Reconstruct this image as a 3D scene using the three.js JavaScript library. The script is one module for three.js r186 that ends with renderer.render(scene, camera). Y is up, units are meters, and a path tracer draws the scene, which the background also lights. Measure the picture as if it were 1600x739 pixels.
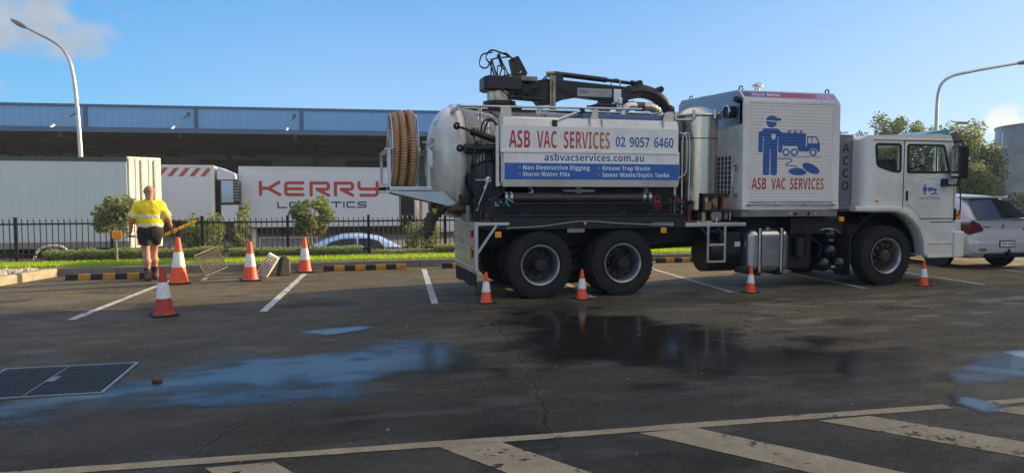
import * as THREE from 'three';
import { RoundedBoxGeometry } from 'three/addons/geometries/RoundedBoxGeometry.js';
import { mergeGeometries, mergeVertices, toCreasedNormals } from 'three/addons/utils/BufferGeometryUtils.js';
import { MarchingCubes } from 'three/addons/objects/MarchingCubes.js';
import { Brush, Evaluator, SUBTRACTION, INTERSECTION } from 'three-bvh-csg';

/* ------------------------------------------------ camera, sky, sun, exposure */
const scene = new THREE.Scene();
const C0 = (r, g, b) => new THREE.Color().setRGB(r, g, b);
const R = Math.PI / 180;
const camera = new THREE.PerspectiveCamera(35.62, 1024 / 472, 0.1, 2000);
camera.position.set(0, 1.6, 0);
camera.rotation.order = 'YXZ';
camera.rotation.set(-3.36 * R, -15 * R, 0);

const SUN_EL = 15 * R, SUN_AZ = 14.5 * R;                    // azimuth: from +x towards -z
const sunDir = new THREE.Vector3(Math.cos(SUN_AZ) * Math.cos(SUN_EL), Math.sin(SUN_EL), -Math.sin(SUN_AZ) * Math.cos(SUN_EL));

function hash3(x, y, z) { let h = (x * 374761393 + y * 668265263 + z * 1274126177) | 0; h = Math.imul(h ^ (h >>> 13), 1274126177); h ^= h >>> 16; return (h >>> 0) / 4294967296; }
const sm = (t) => t * t * (3 - 2 * t);
function noise(x, y, z = 0) {
  const xi = Math.floor(x), yi = Math.floor(y), zi = Math.floor(z), u = sm(x - xi), v = sm(y - yi), w = sm(z - zi);
  const l = (a, b, t) => a + (b - a) * t, q = (k) => l(l(hash3(xi, yi, k), hash3(xi + 1, yi, k), u), l(hash3(xi, yi + 1, k), hash3(xi + 1, yi + 1, k), u), v);
  return w === 0 ? q(zi) : l(q(zi), q(zi + 1), w);
}
function fbm(x, y, z = 0, o = 4) { let s = 0, a = 0.5, n = 0; for (let i = 0; i < o; i++) { s += a * noise(x, y, z); n += a; a *= 0.5; x = x * 2.03 + 17.1; y = y * 2.03 + 5.7; z = z * 2.03; } return s / n; }
const clamp = (x, a = 0, b = 1) => Math.min(b, Math.max(a, x));
const step = (a, b, x) => sm(clamp((x - a) / (b - a)));
const mix = (a, b, t) => a + (b - a) * t;
function rng(seed) { let s = seed | 0; return () => { s = (s + 0x6d2b79f5) | 0; let t = Math.imul(s ^ (s >>> 15), 1 | s); t = (t + Math.imul(t ^ (t >>> 7), 61 | t)) ^ t; return ((t ^ (t >>> 14)) >>> 0) / 4294967296; }; }

{ // sky: clear evening blue, paler towards the horizon and towards the low sun, a few small clouds in view, brighter ones added behind
  const W = 2048, H = 1024, data = new Float32Array(W * H * 4);
  const d = new THREE.Vector3();
  const zen = [0.02, 0.17, 0.60], hor = [0.40, 0.70, 0.93];
  const small = [ // small clouds: azimuth from -z to the right (deg), elevation, half widths, seed, strength
    [-22.5, 11.4, 6.4, 3.3, 3, 0.85, [0.40, 0.43, 0.47]], [-15, 10.6, 2.2, 0.5, 9, 0.35, [0.42, 0.46, 0.54]],
    [48.7, 4.5, 0.75, 0.75, 5, 0.8, [0.80, 0.79, 0.74]], [49.6, 4.2, 0.9, 0.6, 6, 0.75, [0.80, 0.79, 0.74]],
  ];
  for (let j = 0; j < H; j++) {
    const el = ((j + 0.5) / H - 0.5) * Math.PI, se = Math.sin(el), ce = Math.cos(el);
    for (let i = 0; i < W; i++) {
      const ph = ((i + 0.5) / W - 0.5) * 2 * Math.PI;              // three: u = atan2(z, x) / 2pi + 0.5
      d.set(ce * Math.cos(ph), se, ce * Math.sin(ph));
      const k = (j * W + i) * 4, up = Math.max(0, se);
      const cs = d.dot(sunDir), ha = Math.max(0, (d.x * sunDir.x + d.z * sunDir.z) / Math.max(1e-4, ce * Math.cos(SUN_EL)));
      let c = [0, 0, 0];
      const t = Math.pow(clamp(up / 0.62), 0.52);
      for (let q = 0; q < 3; q++) c[q] = mix(hor[q], zen[q], t);
      { const a = step(-0.1, 0.36, cs); c[0] *= mix(0.58, 1, a) * mix(1, 0.85, step(0.16, 0.28, up)); c[1] *= mix(0.90, 1, a); c[2] *= mix(0.95, 1, a); }
      const glow = 0.75 * Math.pow(clamp(cs), 5) + 1.5 * Math.pow(clamp(cs), 60);
      const band = Math.exp(-up / 0.12) * (0.12 + 0.35 * Math.pow(ha, 3));
      c[0] += glow * 0.42 + band * 0.40; c[1] += glow * 0.38 + band * 0.30; c[2] += glow * 0.27 + band * 0.10;
      // unseen warm bright clouds added behind and overhead to fill the shaded sides
      const az = Math.atan2(d.x, -d.z) / R, eld = el / R;
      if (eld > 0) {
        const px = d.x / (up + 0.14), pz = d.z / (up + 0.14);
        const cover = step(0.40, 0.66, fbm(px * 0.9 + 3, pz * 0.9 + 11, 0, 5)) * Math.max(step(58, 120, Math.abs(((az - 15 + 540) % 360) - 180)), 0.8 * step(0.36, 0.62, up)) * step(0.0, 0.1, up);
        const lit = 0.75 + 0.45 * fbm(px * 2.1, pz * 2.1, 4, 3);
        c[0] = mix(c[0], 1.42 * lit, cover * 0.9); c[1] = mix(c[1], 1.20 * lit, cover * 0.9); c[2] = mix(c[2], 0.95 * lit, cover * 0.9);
        for (const [a, e, wa, we, s, st, col] of small) {
          const dx = (az - a) / wa, dy = (eld - e) / we;
          if (dx * dx + dy * dy > 6) continue;
          const n = fbm(az * 0.42 + s * 7, eld * 0.75, s, 5) - 0.5;
          const m = st * step(0.15, 0.75, 1 - Math.sqrt(dx * dx + dy * dy) * 0.62 + n * 1.5);
          for (let q = 0; q < 3; q++) c[q] = mix(c[q], col[q] * (0.85 + 0.3 * fbm(az, eld * 1.3, s + 2, 3)), m);
        }
      }
      if (el < 0) { const g = step(0, 0.25, -se); c = [mix(c[0], 0.12, g), mix(c[1], 0.12, g), mix(c[2], 0.11, g)]; }
      for (let q = 0; q < 3; q++) c[q] *= 0.655;
      data[k] = c[0]; data[k + 1] = c[1]; data[k + 2] = c[2]; data[k + 3] = 1;
    }
  }
  const sky = new THREE.DataTexture(data, W, H, THREE.RGBAFormat, THREE.FloatType);
  sky.mapping = THREE.EquirectangularReflectionMapping; sky.magFilter = THREE.LinearFilter; sky.minFilter = THREE.LinearFilter; sky.needsUpdate = true;
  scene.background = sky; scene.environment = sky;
}
const sun = new THREE.DirectionalLight(new THREE.Color().setRGB(1, 0.78, 0.46), 5.0);
sun.position.copy(sunDir).multiplyScalar(120); sun.castShadow = true;
sun.shadow.mapSize.set(4096, 4096);
Object.assign(sun.shadow.camera, { left: -60, right: 60, top: 60, bottom: -60, near: 1, far: 300 });
scene.add(sun); scene.add(sun.target);

scene.fog = new THREE.FogExp2(C0(0.85, 0.88, 0.90), 0.0007);
const renderer = new THREE.WebGLRenderer({ antialias: true });
renderer.setSize(1024, 472);
renderer.toneMapping = THREE.LinearToneMapping;
renderer.toneMappingExposure = 1.9;
renderer.shadowMap.enabled = true;

/* ------------------------------------------------ helpers */
const V = (x, y, z) => new THREE.Vector3(x, y, z);
let O = V(0, 0, 0);                                               // origin of the thing being built
function norm(g) {
  if (g.index) g = g.toNonIndexed();
  for (const n of Object.keys(g.attributes)) if (!['position', 'normal', 'uv', 'color'].includes(n)) g.deleteAttribute(n);
  if (!g.attributes.normal) g.computeVertexNormals();
  if (!g.attributes.uv) g.setAttribute('uv', new THREE.BufferAttribute(new Float32Array(g.attributes.position.count * 2), 2));
  return g;
}
function worldUV(g) {                                             // uv in metres, projected along each face's main axis
  const p = g.attributes.position, n = g.attributes.normal, uv = g.attributes.uv;
  for (let t = 0; t < p.count; t += 3) {
    const ax = Math.abs(n.getX(t) + n.getX(t + 1) + n.getX(t + 2)), ay = Math.abs(n.getY(t) + n.getY(t + 1) + n.getY(t + 2)), az = Math.abs(n.getZ(t) + n.getZ(t + 1) + n.getZ(t + 2));
    for (let i = t; i < t + 3; i++) {
      const x = p.getX(i), y = p.getY(i), z = p.getZ(i);
      if (ay >= ax && ay >= az) uv.setXY(i, x, z); else if (ax >= az) uv.setXY(i, z, y); else uv.setXY(i, x, y);
    }
  }
}
function geo(list, keepUV) {
  list = (Array.isArray(list) ? list : [list]).map(norm);
  const anyColor = list.some((g) => g.attributes.color);
  if (!anyColor) list.forEach((g) => g.deleteAttribute('color'));
  const g = list.length > 1 ? mergeGeometries(list) : list[0];
  if (!keepUV) worldUV(g);
  return g;
}
const used = {};
function numbered(n) { const k = used[n] = (used[n] ?? -1) + 1; return k ? n + '_' + String(k).padStart(3, '0') : n; }
function mesh(name, list, m, parent, keepUV) {
  const g = geo(list, keepUV); g.translate(-O.x, -O.y, -O.z);
  const o = new THREE.Mesh(g, m); o.name = name; o.castShadow = o.receiveShadow = true;
  parent.add(o); return o;
}
function tag(o, label, category, group, kind) { if (label) o.userData.label = label; if (category) o.userData.category = category; if (group) o.userData.group = group; if (kind) o.userData.kind = kind; return o; }
function thing(name, label, category, pos = [0, 0, 0], turn = 0, group) {
  const o = new THREE.Group(); o.name = numbered(name); o.position.set(...pos); o.rotation.y = turn; scene.add(o);
  return tag(o, label, category, group);
}
function struct(name, list, m, label, keepUV) { O = V(0, 0, 0); return tag(mesh(numbered(name), list, m, scene, keepUV), label, null, null, 'structure'); }
function solo(name, list, m, pos, label, category, group) { const k = O; O = V(...pos); const o = mesh(numbered(name), list, m, scene); o.position.set(...pos); O = k; return tag(o, label, category, group); }
function box(x0, x1, y0, y1, z0, z1, r = 0) {
  const w = Math.abs(x1 - x0), h = Math.abs(y1 - y0), d = Math.abs(z1 - z0);
  const g = r ? new RoundedBoxGeometry(w, h, d, 2, Math.min(r, w / 2.02, h / 2.02, d / 2.02)) : new THREE.BoxGeometry(w, h, d);
  g.translate((x0 + x1) / 2, (y0 + y1) / 2, (z0 + z1) / 2); return norm(g);
}
function rod(a, b, r, r2 = r, seg = 10) {
  a = Array.isArray(a) ? V(...a) : a; b = Array.isArray(b) ? V(...b) : b;
  const d = b.clone().sub(a), g = new THREE.CylinderGeometry(r2, r, d.length(), seg);
  g.applyQuaternion(new THREE.Quaternion().setFromUnitVectors(V(0, 1, 0), d.clone().normalize())); g.translate(...a.clone().add(b).multiplyScalar(0.5).toArray());
  return norm(g);
}
function bar(a, b, w, h) {                                        // square bar between two points
  a = V(...a); b = V(...b); const d = b.clone().sub(a), g = new THREE.BoxGeometry(w, h, d.length());
  const m = new THREE.Matrix4().lookAt(b, a, V(0, 1, 0.001)); g.applyMatrix4(m); g.translate(...a.add(b).multiplyScalar(0.5).toArray()); return norm(g);
}
function tube(pts, r, seg = 24, rad = 8, closed = false, rf) {
  const c = new THREE.CatmullRomCurve3(pts.map((p) => V(...p)), closed, 'centripetal');
  const g = new THREE.TubeGeometry(c, seg, r, rad, closed);
  if (rf) {
    const p = g.attributes.position, q = V();
    for (let i = 0; i <= seg; i++) { const o = c.getPointAt(Math.min(1, i / seg)), k = rf(i / seg); for (let j = 0; j <= rad; j++) { const n = i * (rad + 1) + j; q.fromBufferAttribute(p, n).sub(o).multiplyScalar(k).add(o); p.setXYZ(n, q.x, q.y, q.z); } }
    g.computeVertexNormals();
  }
  return norm(g);
}
function lathe(pts, seg = 32, axis = 'y', at = [0, 0, 0], crease) {
  let g = new THREE.LatheGeometry(pts.map(([r, y]) => new THREE.Vector2(Math.max(r, 0.0001), y)), seg);
  if (crease) g = toCreasedNormals(g.toNonIndexed(), crease);
  if (axis === 'x') g.rotateZ(-Math.PI / 2); if (axis === 'z') g.rotateX(Math.PI / 2);
  g.translate(...at); return norm(g);
}
function shape(pts) { const s = new THREE.Shape(); pts.forEach((p, i) => (i ? s.lineTo(p[0], p[1]) : s.moveTo(p[0], p[1]))); s.closePath(); return s; }
function roundShape(pts, r, S = THREE.Shape) {                    // polygon with rounded corners
  const s = new S(), n = pts.length;
  for (let i = 0; i < n; i++) {
    const p = new THREE.Vector2(...pts[i]), a = new THREE.Vector2(...pts[(i + n - 1) % n]), b = new THREE.Vector2(...pts[(i + 1) % n]);
    const rr = Array.isArray(r) ? r[i] : r, k = Math.min(rr, p.distanceTo(a) * 0.49, p.distanceTo(b) * 0.49);
    const u = p.clone().add(a.clone().sub(p).setLength(k)), v = p.clone().add(b.clone().sub(p).setLength(k));
    if (i) s.lineTo(u.x, u.y); else s.moveTo(u.x, u.y);
    s.quadraticCurveTo(p.x, p.y, v.x, v.y);
  }
  s.closePath(); return s;
}
function ext(s, z0, z1, bevel = 0, curve = 8) {                   // shape in x-y extruded along z
  const g = new THREE.ExtrudeGeometry(s, { depth: Math.abs(z1 - z0) - 2 * bevel, bevelEnabled: bevel > 0, bevelSize: bevel, bevelOffset: -bevel, bevelThickness: bevel, bevelSegments: 2, curveSegments: curve });
  g.translate(0, 0, Math.min(z0, z1) + bevel); return norm(g);
}
function extX(pts, x0, x1) { const g = new THREE.ExtrudeGeometry(shape(pts.map(([z, y]) => [-z, y])), { depth: x1 - x0, bevelEnabled: false }); g.rotateY(Math.PI / 2); g.translate(x0, 0, 0); return norm(g); }  // (z, y) profile along x
const C = (r, g, b) => new THREE.Color().setRGB(r, g, b);

/* ------------------------------------------------ textures and materials */
function dataTex(w, h, f, srgb = false) {                         // f(u, v) -> grey or [r, g, b] in 0..1
  const a = new Uint8Array(w * h * 4);
  for (let y = 0; y < h; y++) for (let x = 0; x < w; x++) { const c = f(x / w, y / h), k = (y * w + x) * 4; const q = Array.isArray(c) ? c : [c, c, c]; for (let i = 0; i < 3; i++) a[k + i] = clamp(q[i]) * 255; a[k + 3] = 255; }
  const t = new THREE.DataTexture(a, w, h); t.magFilter = THREE.LinearFilter; t.minFilter = THREE.LinearFilter; t.wrapS = t.wrapT = THREE.RepeatWrapping; if (srgb) t.colorSpace = THREE.SRGBColorSpace; t.needsUpdate = true; return t;
}
// periodic noise so that tiles join
function pn(u, v, f, s) { const x = u * f, y = v * f, w = (a, b) => hash3(((a % f) + f) % f, ((b % f) + f) % f, s), xi = Math.floor(x), yi = Math.floor(y), p = sm(x - xi), q = sm(y - yi); return mix(mix(w(xi, yi), w(xi + 1, yi), p), mix(w(xi, yi + 1), w(xi + 1, yi + 1), p), q); }
const pf = (u, v, f, s, o = 5) => { let a = 0.5, r = 0, n = 0; for (let i = 0; i < o; i++) { r += a * pn(u, v, f, s + i); n += a; a *= 0.55; f *= 2; } return r / n; };
function tiled(t, rx, ry = rx) { const c = t.clone(); c.repeat.set(rx, ry); c.needsUpdate = true; return c; }
const T = {};
T.grime = dataTex(512, 512, (u, v) => { const n = pf(u, v, 4, 1, 6), st = pf(u * 1, v, 16, 40, 3); const k = 0.80 + 0.2 * step(0.3, 0.62, n) - 0.06 * step(0.6, 0.8, st); return [k, k * 0.985, k * 0.955]; });
T.soft = dataTex(512, 512, (u, v) => { const k = 0.90 + 0.08 * pf(u, v, 3, 201, 4) + 0.05 * pn(u, v * 0.05, 64, 207) - 0.05 * step(0.62, 0.8, pf(u, v, 10, 211, 5)); return [k, k, k * 0.99]; });
T.rough = dataTex(512, 512, (u, v) => 0.55 + 0.45 * pf(u, v, 6, 77, 6));
T.dirt = dataTex(512, 512, (u, v) => { const n = pf(u, v, 5, 21, 6), m = pf(u, v, 24, 31, 4); const k = 0.42 + 0.75 * n * 0.8 + 0.25 * (m - 0.5); return [k, k * 0.96, k * 0.9]; });
T.asphaltBump = dataTex(1024, 1024, (u, v) => 0.35 * pf(u, v, 160, 5, 3) + 0.45 * pf(u, v, 64, 15, 3) + 0.2 * pf(u, v, 8, 25, 3));
T.brush = dataTex(256, 256, (u, v) => 0.5 + 0.5 * (0.7 * pn(u, v * 0.02, 128, 3) + 0.3 * pn(u, v, 8, 4)));
T.concrete = dataTex(512, 512, (u, v) => { const n = pf(u, v, 6, 51, 6), p = pf(u, v, 64, 61, 3); const k = 0.72 + 0.42 * (n - 0.5) + 0.3 * (p - 0.5); return [k, k * 0.975, k * 0.92]; });
T.fine = dataTex(256, 256, (u, v) => pf(u, v, 24, 81, 4));
function M(c, roughness = 0.6, metalness = 0, o = {}) { const m = new THREE.MeshPhysicalMaterial({ color: Array.isArray(c) ? C(...c) : new THREE.Color(c), roughness, metalness, ...o }); return m; }
const dirty = (t = T.grime, s = 0.6) => ({ map: tiled(t, s), roughnessMap: tiled(T.rough, s * 1.3) });
const m = {
  white: M([0.80, 0.77, 0.69], 0.42, 0, { ...dirty(T.grime, 0.55), clearcoat: 0.35, clearcoatRoughness: 0.25 }),
  cream: M([0.78, 0.72, 0.58], 0.38, 0, { ...dirty(T.grime, 0.7), clearcoat: 0.3, clearcoatRoughness: 0.2 }),
  cab: M([0.79, 0.76, 0.66], 0.35, 0, { ...dirty(T.grime, 0.45), clearcoat: 0.5, clearcoatRoughness: 0.15 }),
  black: M([0.012, 0.012, 0.013], 0.55, 0, dirty(T.dirt, 1.1)),
  blackGloss: M([0.012, 0.012, 0.013], 0.25, 0, { roughnessMap: tiled(T.rough, 2) }),
  chassis: M([0.020, 0.019, 0.018], 0.7, 0.1, dirty(T.dirt, 1.4)),
  rubber: M([0.020, 0.019, 0.0185], 0.85, 0, { map: tiled(T.dirt, 2.2), bumpMap: tiled(T.fine, 5), bumpScale: 0.002 }),
  rim: M([0.34, 0.31, 0.26], 0.6, 0.4, dirty(T.dirt, 2.5)),
  rimLip: M([0.42, 0.41, 0.39], 0.45, 0.7, dirty(T.grime, 2.5)),
  rust: M([0.11, 0.075, 0.05], 0.85, 0.2, dirty(T.dirt, 3)),
  steel: M([0.58, 0.57, 0.55], 0.34, 1, { roughnessMap: tiled(T.rough, 1.2), map: tiled(T.grime, 0.8) }),
  stainless: M([0.60, 0.55, 0.46], 0.38, 1, { roughnessMap: tiled(T.brush, 3, 1) }),
  alu: M([0.60, 0.60, 0.60], 0.42, 0.85, dirty(T.grime, 0.9)),
  galv: M([0.50, 0.51, 0.51], 0.5, 0.75, dirty(T.grime, 1.1)),
  grey: M([0.34, 0.34, 0.33], 0.55, 0.25, dirty(T.dirt, 0.8)),
  tank: M([0.36, 0.37, 0.38], 0.45, 0.35, dirty(T.dirt, 0.8)),
  red: M([0.35, 0.03, 0.03], 0.6), teal: M([0.04, 0.32, 0.32], 0.25), amber: M([0.85, 0.30, 0.03], 0.25), lampRed: M([0.45, 0.012, 0.012], 0.2),
  brown: M([0.16, 0.085, 0.045], 0.6, 0.2, dirty(T.dirt, 3)),
  hose: M([0.44, 0.25, 0.11], 0.6, 0, dirty(T.grime, 3)),
  glass: M([0.94, 0.97, 0.96], 0.02, 0, { transmission: 1, thickness: 0, ior: 1.5 }),
  darkGlass: M([0.015, 0.018, 0.02], 0.06, 0),
  mirror: M([0.8, 0.8, 0.8], 0.05, 1),
  concrete: M([0.23, 0.21, 0.17], 0.9, 0, { map: tiled(T.concrete, 0.9), bumpMap: tiled(T.fine, 2), bumpScale: 0.003 }),  // shade of the front kerb put into a darker concrete colour
  conc2: M([0.48, 0.42, 0.31], 0.9, 0, { map: tiled(T.concrete, 1.3), bumpMap: tiled(T.fine, 2), bumpScale: 0.004 }),  // paler copy of the kerb concrete, sunlight put into its colour
  orange: M([0.88, 0.10, 0.02], 0.5, 0, { map: tiled(T.grime, 2.2) }),
  oldOrange: M([0.62, 0.06, 0.03], 0.55, 0, { map: tiled(T.dirt, 3) }),
  sleeve: M([0.80, 0.79, 0.76], 0.35, 0, { map: tiled(T.grime, 3) }),
  yellow: M([0.95, 0.54, 0.015], 0.5, 0, { map: tiled(T.grime, 3) }),
  hazardYellow: M([0.58, 0.27, 0.02], 0.75, 0, { map: tiled(T.dirt, 2.5) }),
  fence: M([0.008, 0.009, 0.009], 0.45, 0.1),
  line: M([0.60, 0.62, 0.64], 0.75, 0, { map: tiled(T.concrete, 1.5), bumpMap: tiled(T.fine, 4), bumpScale: 0.002 }),
};
function canvasTex(w, h, draw) {
  const c = document.createElement('canvas'); c.width = w; c.height = h; const x = c.getContext('2d'); draw(x, w, h);
  const t = new THREE.CanvasTexture(c); t.colorSpace = THREE.SRGBColorSpace; t.magFilter = THREE.LinearFilter; t.anisotropy = 8; return t;
}
function fit(x, s, x0, x1, yb, cap, style, font = 'bold 100px sans-serif') {   // text squeezed to run from x0 to x1 with capitals of height cap
  x.save(); x.font = font; const w = x.measureText(s).width; x.translate(x0, yb); x.scale((x1 - x0) / w, cap / 71.5); x.fillStyle = style; x.fillText(s, 0, 0); x.restore();
}
function grunge(x, w, h, seed, n = 120, a = 0.05) { const r = rng(seed); for (let i = 0; i < n; i++) { x.fillStyle = `rgba(${90 + r() * 40},${80 + r() * 30},${60 + r() * 20},${a * r()})`; const q = 4 + r() * w * 0.05; x.beginPath(); x.ellipse(r() * w, r() * h, q, q * (0.2 + r()), r() * 3, 0, 7); x.fill(); } for (let i = 0; i < 46; i++) { const px = r() * w, py = r() * h * 0.7, l = h * (0.08 + 0.3 * r()), g = x.createLinearGradient(0, py, 0, py + l); g.addColorStop(0, `rgba(92,78,58,${0.10 + 0.14 * r()})`); g.addColorStop(1, 'rgba(92,78,58,0)'); x.fillStyle = g; x.fillRect(px, py, 1.5 + r() * w * 0.004, l); } }
function panelPlane(name, x0, x1, y0, y1, z, tex, parent, opt = {}) { // a flat print in a z plane
  const g = new THREE.PlaneGeometry(x1 - x0, y1 - y0); g.translate((x0 + x1) / 2, (y0 + y1) / 2, z);
  return mesh(name, g, M([1, 1, 1], 0.4, 0, { map: tex, clearcoat: 0.2, ...opt }), parent, true);
}
/* ------------------------------------------------ car park: asphalt, puddles, lines, kerbs, verge, street */
function polySD(pts, x, z) {                                      // signed distance to a polygon, inside positive
  let d = 1e9, inside = false;
  for (let i = 0, j = pts.length - 1; i < pts.length; j = i++) {
    const [ax, az] = pts[i], [bx, bz] = pts[j], ex = bx - ax, ez = bz - az, t = clamp(((x - ax) * ex + (z - az) * ez) / (ex * ex + ez * ez));
    d = Math.min(d, Math.hypot(x - ax - ex * t, z - az - ez * t));
    if ((az > z) !== (bz > z) && x < ((bx - ax) * (z - az)) / (bz - az) + ax) inside = !inside;
  }
  return inside ? d : -d;
}
const puddles = [ // outline, edge softness, strength
  { p: [[-2.6, -6.2], [-1.75, -6.6], [-1.3, -7.05], [-0.2, -7.55], [0.8, -7.75], [1.5, -7.5], [1.45, -6.6], [1.0, -6.25], [-0.4, -6.1], [-1.4, -6.1], [-2.3, -5.95]], soft: 0.62, k: 0.93, grow: 0.06, label: 'long shallow puddle reflecting blue sky beside the drain grate' },
  { p: [[-0.16, -8.66], [0.15, -8.85], [0.5, -8.92], [0.7, -8.8], [0.45, -8.62], [0.1, -8.52]], soft: 0.1, k: 0.95, grow: 0.03, label: 'small oval puddle reflecting the sky in the middle of the bays' },
  { p: [[2.3, -9.0], [3.0, -9.5], [3.7, -9.0], [3.75, -7.9], [4.3, -6.9], [5.05, -6.4], [5.6, -5.95], [5.3, -5.25], [4.2, -5.3], [3.4, -5.75], [2.7, -6.15], [2.2, -7.2]], soft: 0.65, k: 0.68, grow: 0.36, label: 'dark puddle mirroring the underside of the vacuum truck' },
  { p: [[5.55, -5.25], [5.95, -5.6], [6.8, -5.8], [7.4, -5.6], [7.0, -5.1], [6.1, -4.9]], soft: 0.16, k: 0.95, label: 'pale puddle at the right edge of the photo' },
  { p: [[4.62, -4.5], [4.85, -4.66], [5.02, -4.52], [5.0, -4.3], [4.75, -4.24]], soft: 0.1, k: 0.9, label: 'tiny puddle lying across the long painted line' },
];
const wetAt = (x, z, one) => {
  let w = 0;
  for (const q of one ? [one] : puddles) {
    const s = polySD(q.p, x, z) + (q.grow ?? 0); if (s < -1) continue;
    const n = (fbm(x * 1.1 + 3, z * 2.2, 2, 4) - 0.5) * q.soft * 2.6 + (fbm(x * 5, z * 8, 9, 4) - 0.5) * q.soft * 0.9;
    w = Math.max(w, q.k * step(-0.35 * q.soft, 1.0 * q.soft, s + n));
  }
  return w;
};
const cracks = [
  [[2.1, -9.35], [2.16, -8.7], [2.02, -7.9], [1.9, -6.7], [1.75, -5.8], [1.62, -5.0], [1.45, -4.5], [1.38, -4.1], [1.22, -3.8], [1.12, -3.4]],
  [[-0.1, -6.0], [-0.32, -5.5], [-0.62, -5.15], [-0.75, -4.75], [-0.98, -4.45], [-1.2, -4.0]],
  [[5.6, -7.4], [5.2, -7.9], [5.3, -8.6], [4.8, -9.3]], [[8, -6.5], [7.2, -7.4], [7.3, -8.3]],
];
function crackAt(x, z) {
  let d = 9; const wx = x + (fbm(x * 6, z * 6, 1, 3) - 0.5) * 0.14, wz = z + (fbm(x * 6, z * 6, 5, 3) - 0.5) * 0.14;
  for (const c of cracks) for (let i = 1; i < c.length; i++) {
    const [ax, az] = c[i - 1], [bx, bz] = c[i];
    if (x < Math.min(ax, bx) - 0.3 || x > Math.max(ax, bx) + 0.3 || z < Math.min(az, bz) - 0.3 || z > Math.max(az, bz) + 0.3) continue;
    const ex = bx - ax, ez = bz - az, t = clamp(((wx - ax) * ex + (wz - az) * ez) / (ex * ex + ez * ez)); d = Math.min(d, Math.hypot(wx - ax - ex * t, wz - az - ez * t));
  }
  return d;
}
function asphalt(x, z) {                                          // linear albedo
  const big = fbm(x * 0.35 + 7, z * 0.8, 0, 4), mid = fbm(x * 1.7, z * 3.1, 3, 4), fine = fbm(x * 38, z * 38, 8, 3), scuff = fbm(x * 2.2 + 40, z * 5.5, 6, 4);
  let k = 0.050 * (0.62 + 0.75 * big) * (0.72 + 0.56 * mid) * (0.7 + 0.6 * fine);
  let warm = fbm(x * 0.5 + 90, z * 0.9, 1, 3);
  const dust = step(0.52, 0.76, scuff) * (0.35 + 0.9 * step(3.5, 6, x) * step(-10.2, -9.2, z) * step(-6.6, -8, z));
  const dryLit = step(-4.5, -8.5, z) * 0.22 + 0.6 * step(1.5, 6.5, x + 1.5 * (big - 0.5)) + 0.42 * step(-10.6, -12.4, z); k *= 0.84 + 1.45 * Math.min(1.5, dryLit);  // dry tone; far and right ground also lightened to stand in for light
  const oil = step(0.64, 0.75, fbm(x * 0.9 + 15, z * 1.3 + 4, 12, 4)); k *= 1 - 0.45 * oil;
  k *= 1 - 0.5 * wetAt(x, z);
  const cr = crackAt(x, z); k *= 1 - 0.62 * step(0.012, 0.003, cr); k *= 1 + 0.25 * step(0.06, 0.02, cr) * step(0.016, 0.03, cr);
  const sp = noise(x * 120, z * 120, 3); if (sp > 0.80) k *= 1.7; else if (sp < 0.14) k *= 0.6;
  const dr = clamp(dryLit / 1.1), du = 0.075 * dust;
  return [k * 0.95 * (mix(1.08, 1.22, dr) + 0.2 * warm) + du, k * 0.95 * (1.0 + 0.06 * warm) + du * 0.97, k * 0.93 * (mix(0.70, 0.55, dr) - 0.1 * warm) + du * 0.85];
}
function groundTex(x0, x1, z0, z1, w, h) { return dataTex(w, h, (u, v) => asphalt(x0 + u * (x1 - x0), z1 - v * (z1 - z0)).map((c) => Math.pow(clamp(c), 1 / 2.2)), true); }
function flat(x0, x1, z0, z1, y) { const g = new THREE.PlaneGeometry(x1 - x0, z1 - z0); g.rotateX(-Math.PI / 2); g.translate((x0 + x1) / 2, y, (z0 + z1) / 2); return norm(g); }
function parkSheet(x0, x1, z0, z1, w, h, label) {
  const g = flat(x0, x1, z0, z1, 0), uv2 = new Float32Array(g.attributes.position.count * 2);
  for (let i = 0; i < g.attributes.position.count; i++) { uv2[2 * i] = g.attributes.position.getX(i) / 2.2; uv2[2 * i + 1] = g.attributes.position.getZ(i) / 2.2; }
  g.setAttribute('uv1', new THREE.BufferAttribute(uv2, 2));
  const bump = tiled(T.asphaltBump, 1); bump.channel = 1; const rough = tiled(T.rough, 0.7); rough.channel = 1;
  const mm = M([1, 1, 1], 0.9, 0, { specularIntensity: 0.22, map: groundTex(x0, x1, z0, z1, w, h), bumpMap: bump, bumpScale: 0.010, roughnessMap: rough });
  mm.map.wrapS = mm.map.wrapT = THREE.ClampToEdgeWrapping;
  const o = new THREE.Mesh(g, mm); o.name = numbered('car_park'); o.castShadow = o.receiveShadow = true; scene.add(o); return tag(o, label, null, null, 'structure');
}
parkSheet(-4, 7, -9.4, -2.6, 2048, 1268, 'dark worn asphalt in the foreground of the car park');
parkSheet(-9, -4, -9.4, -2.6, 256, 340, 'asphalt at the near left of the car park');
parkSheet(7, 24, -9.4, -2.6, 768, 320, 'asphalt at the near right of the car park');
parkSheet(-9, 24, -16, -9.4, 2048, 512, 'asphalt under the truck and along the parking bays');
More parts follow.
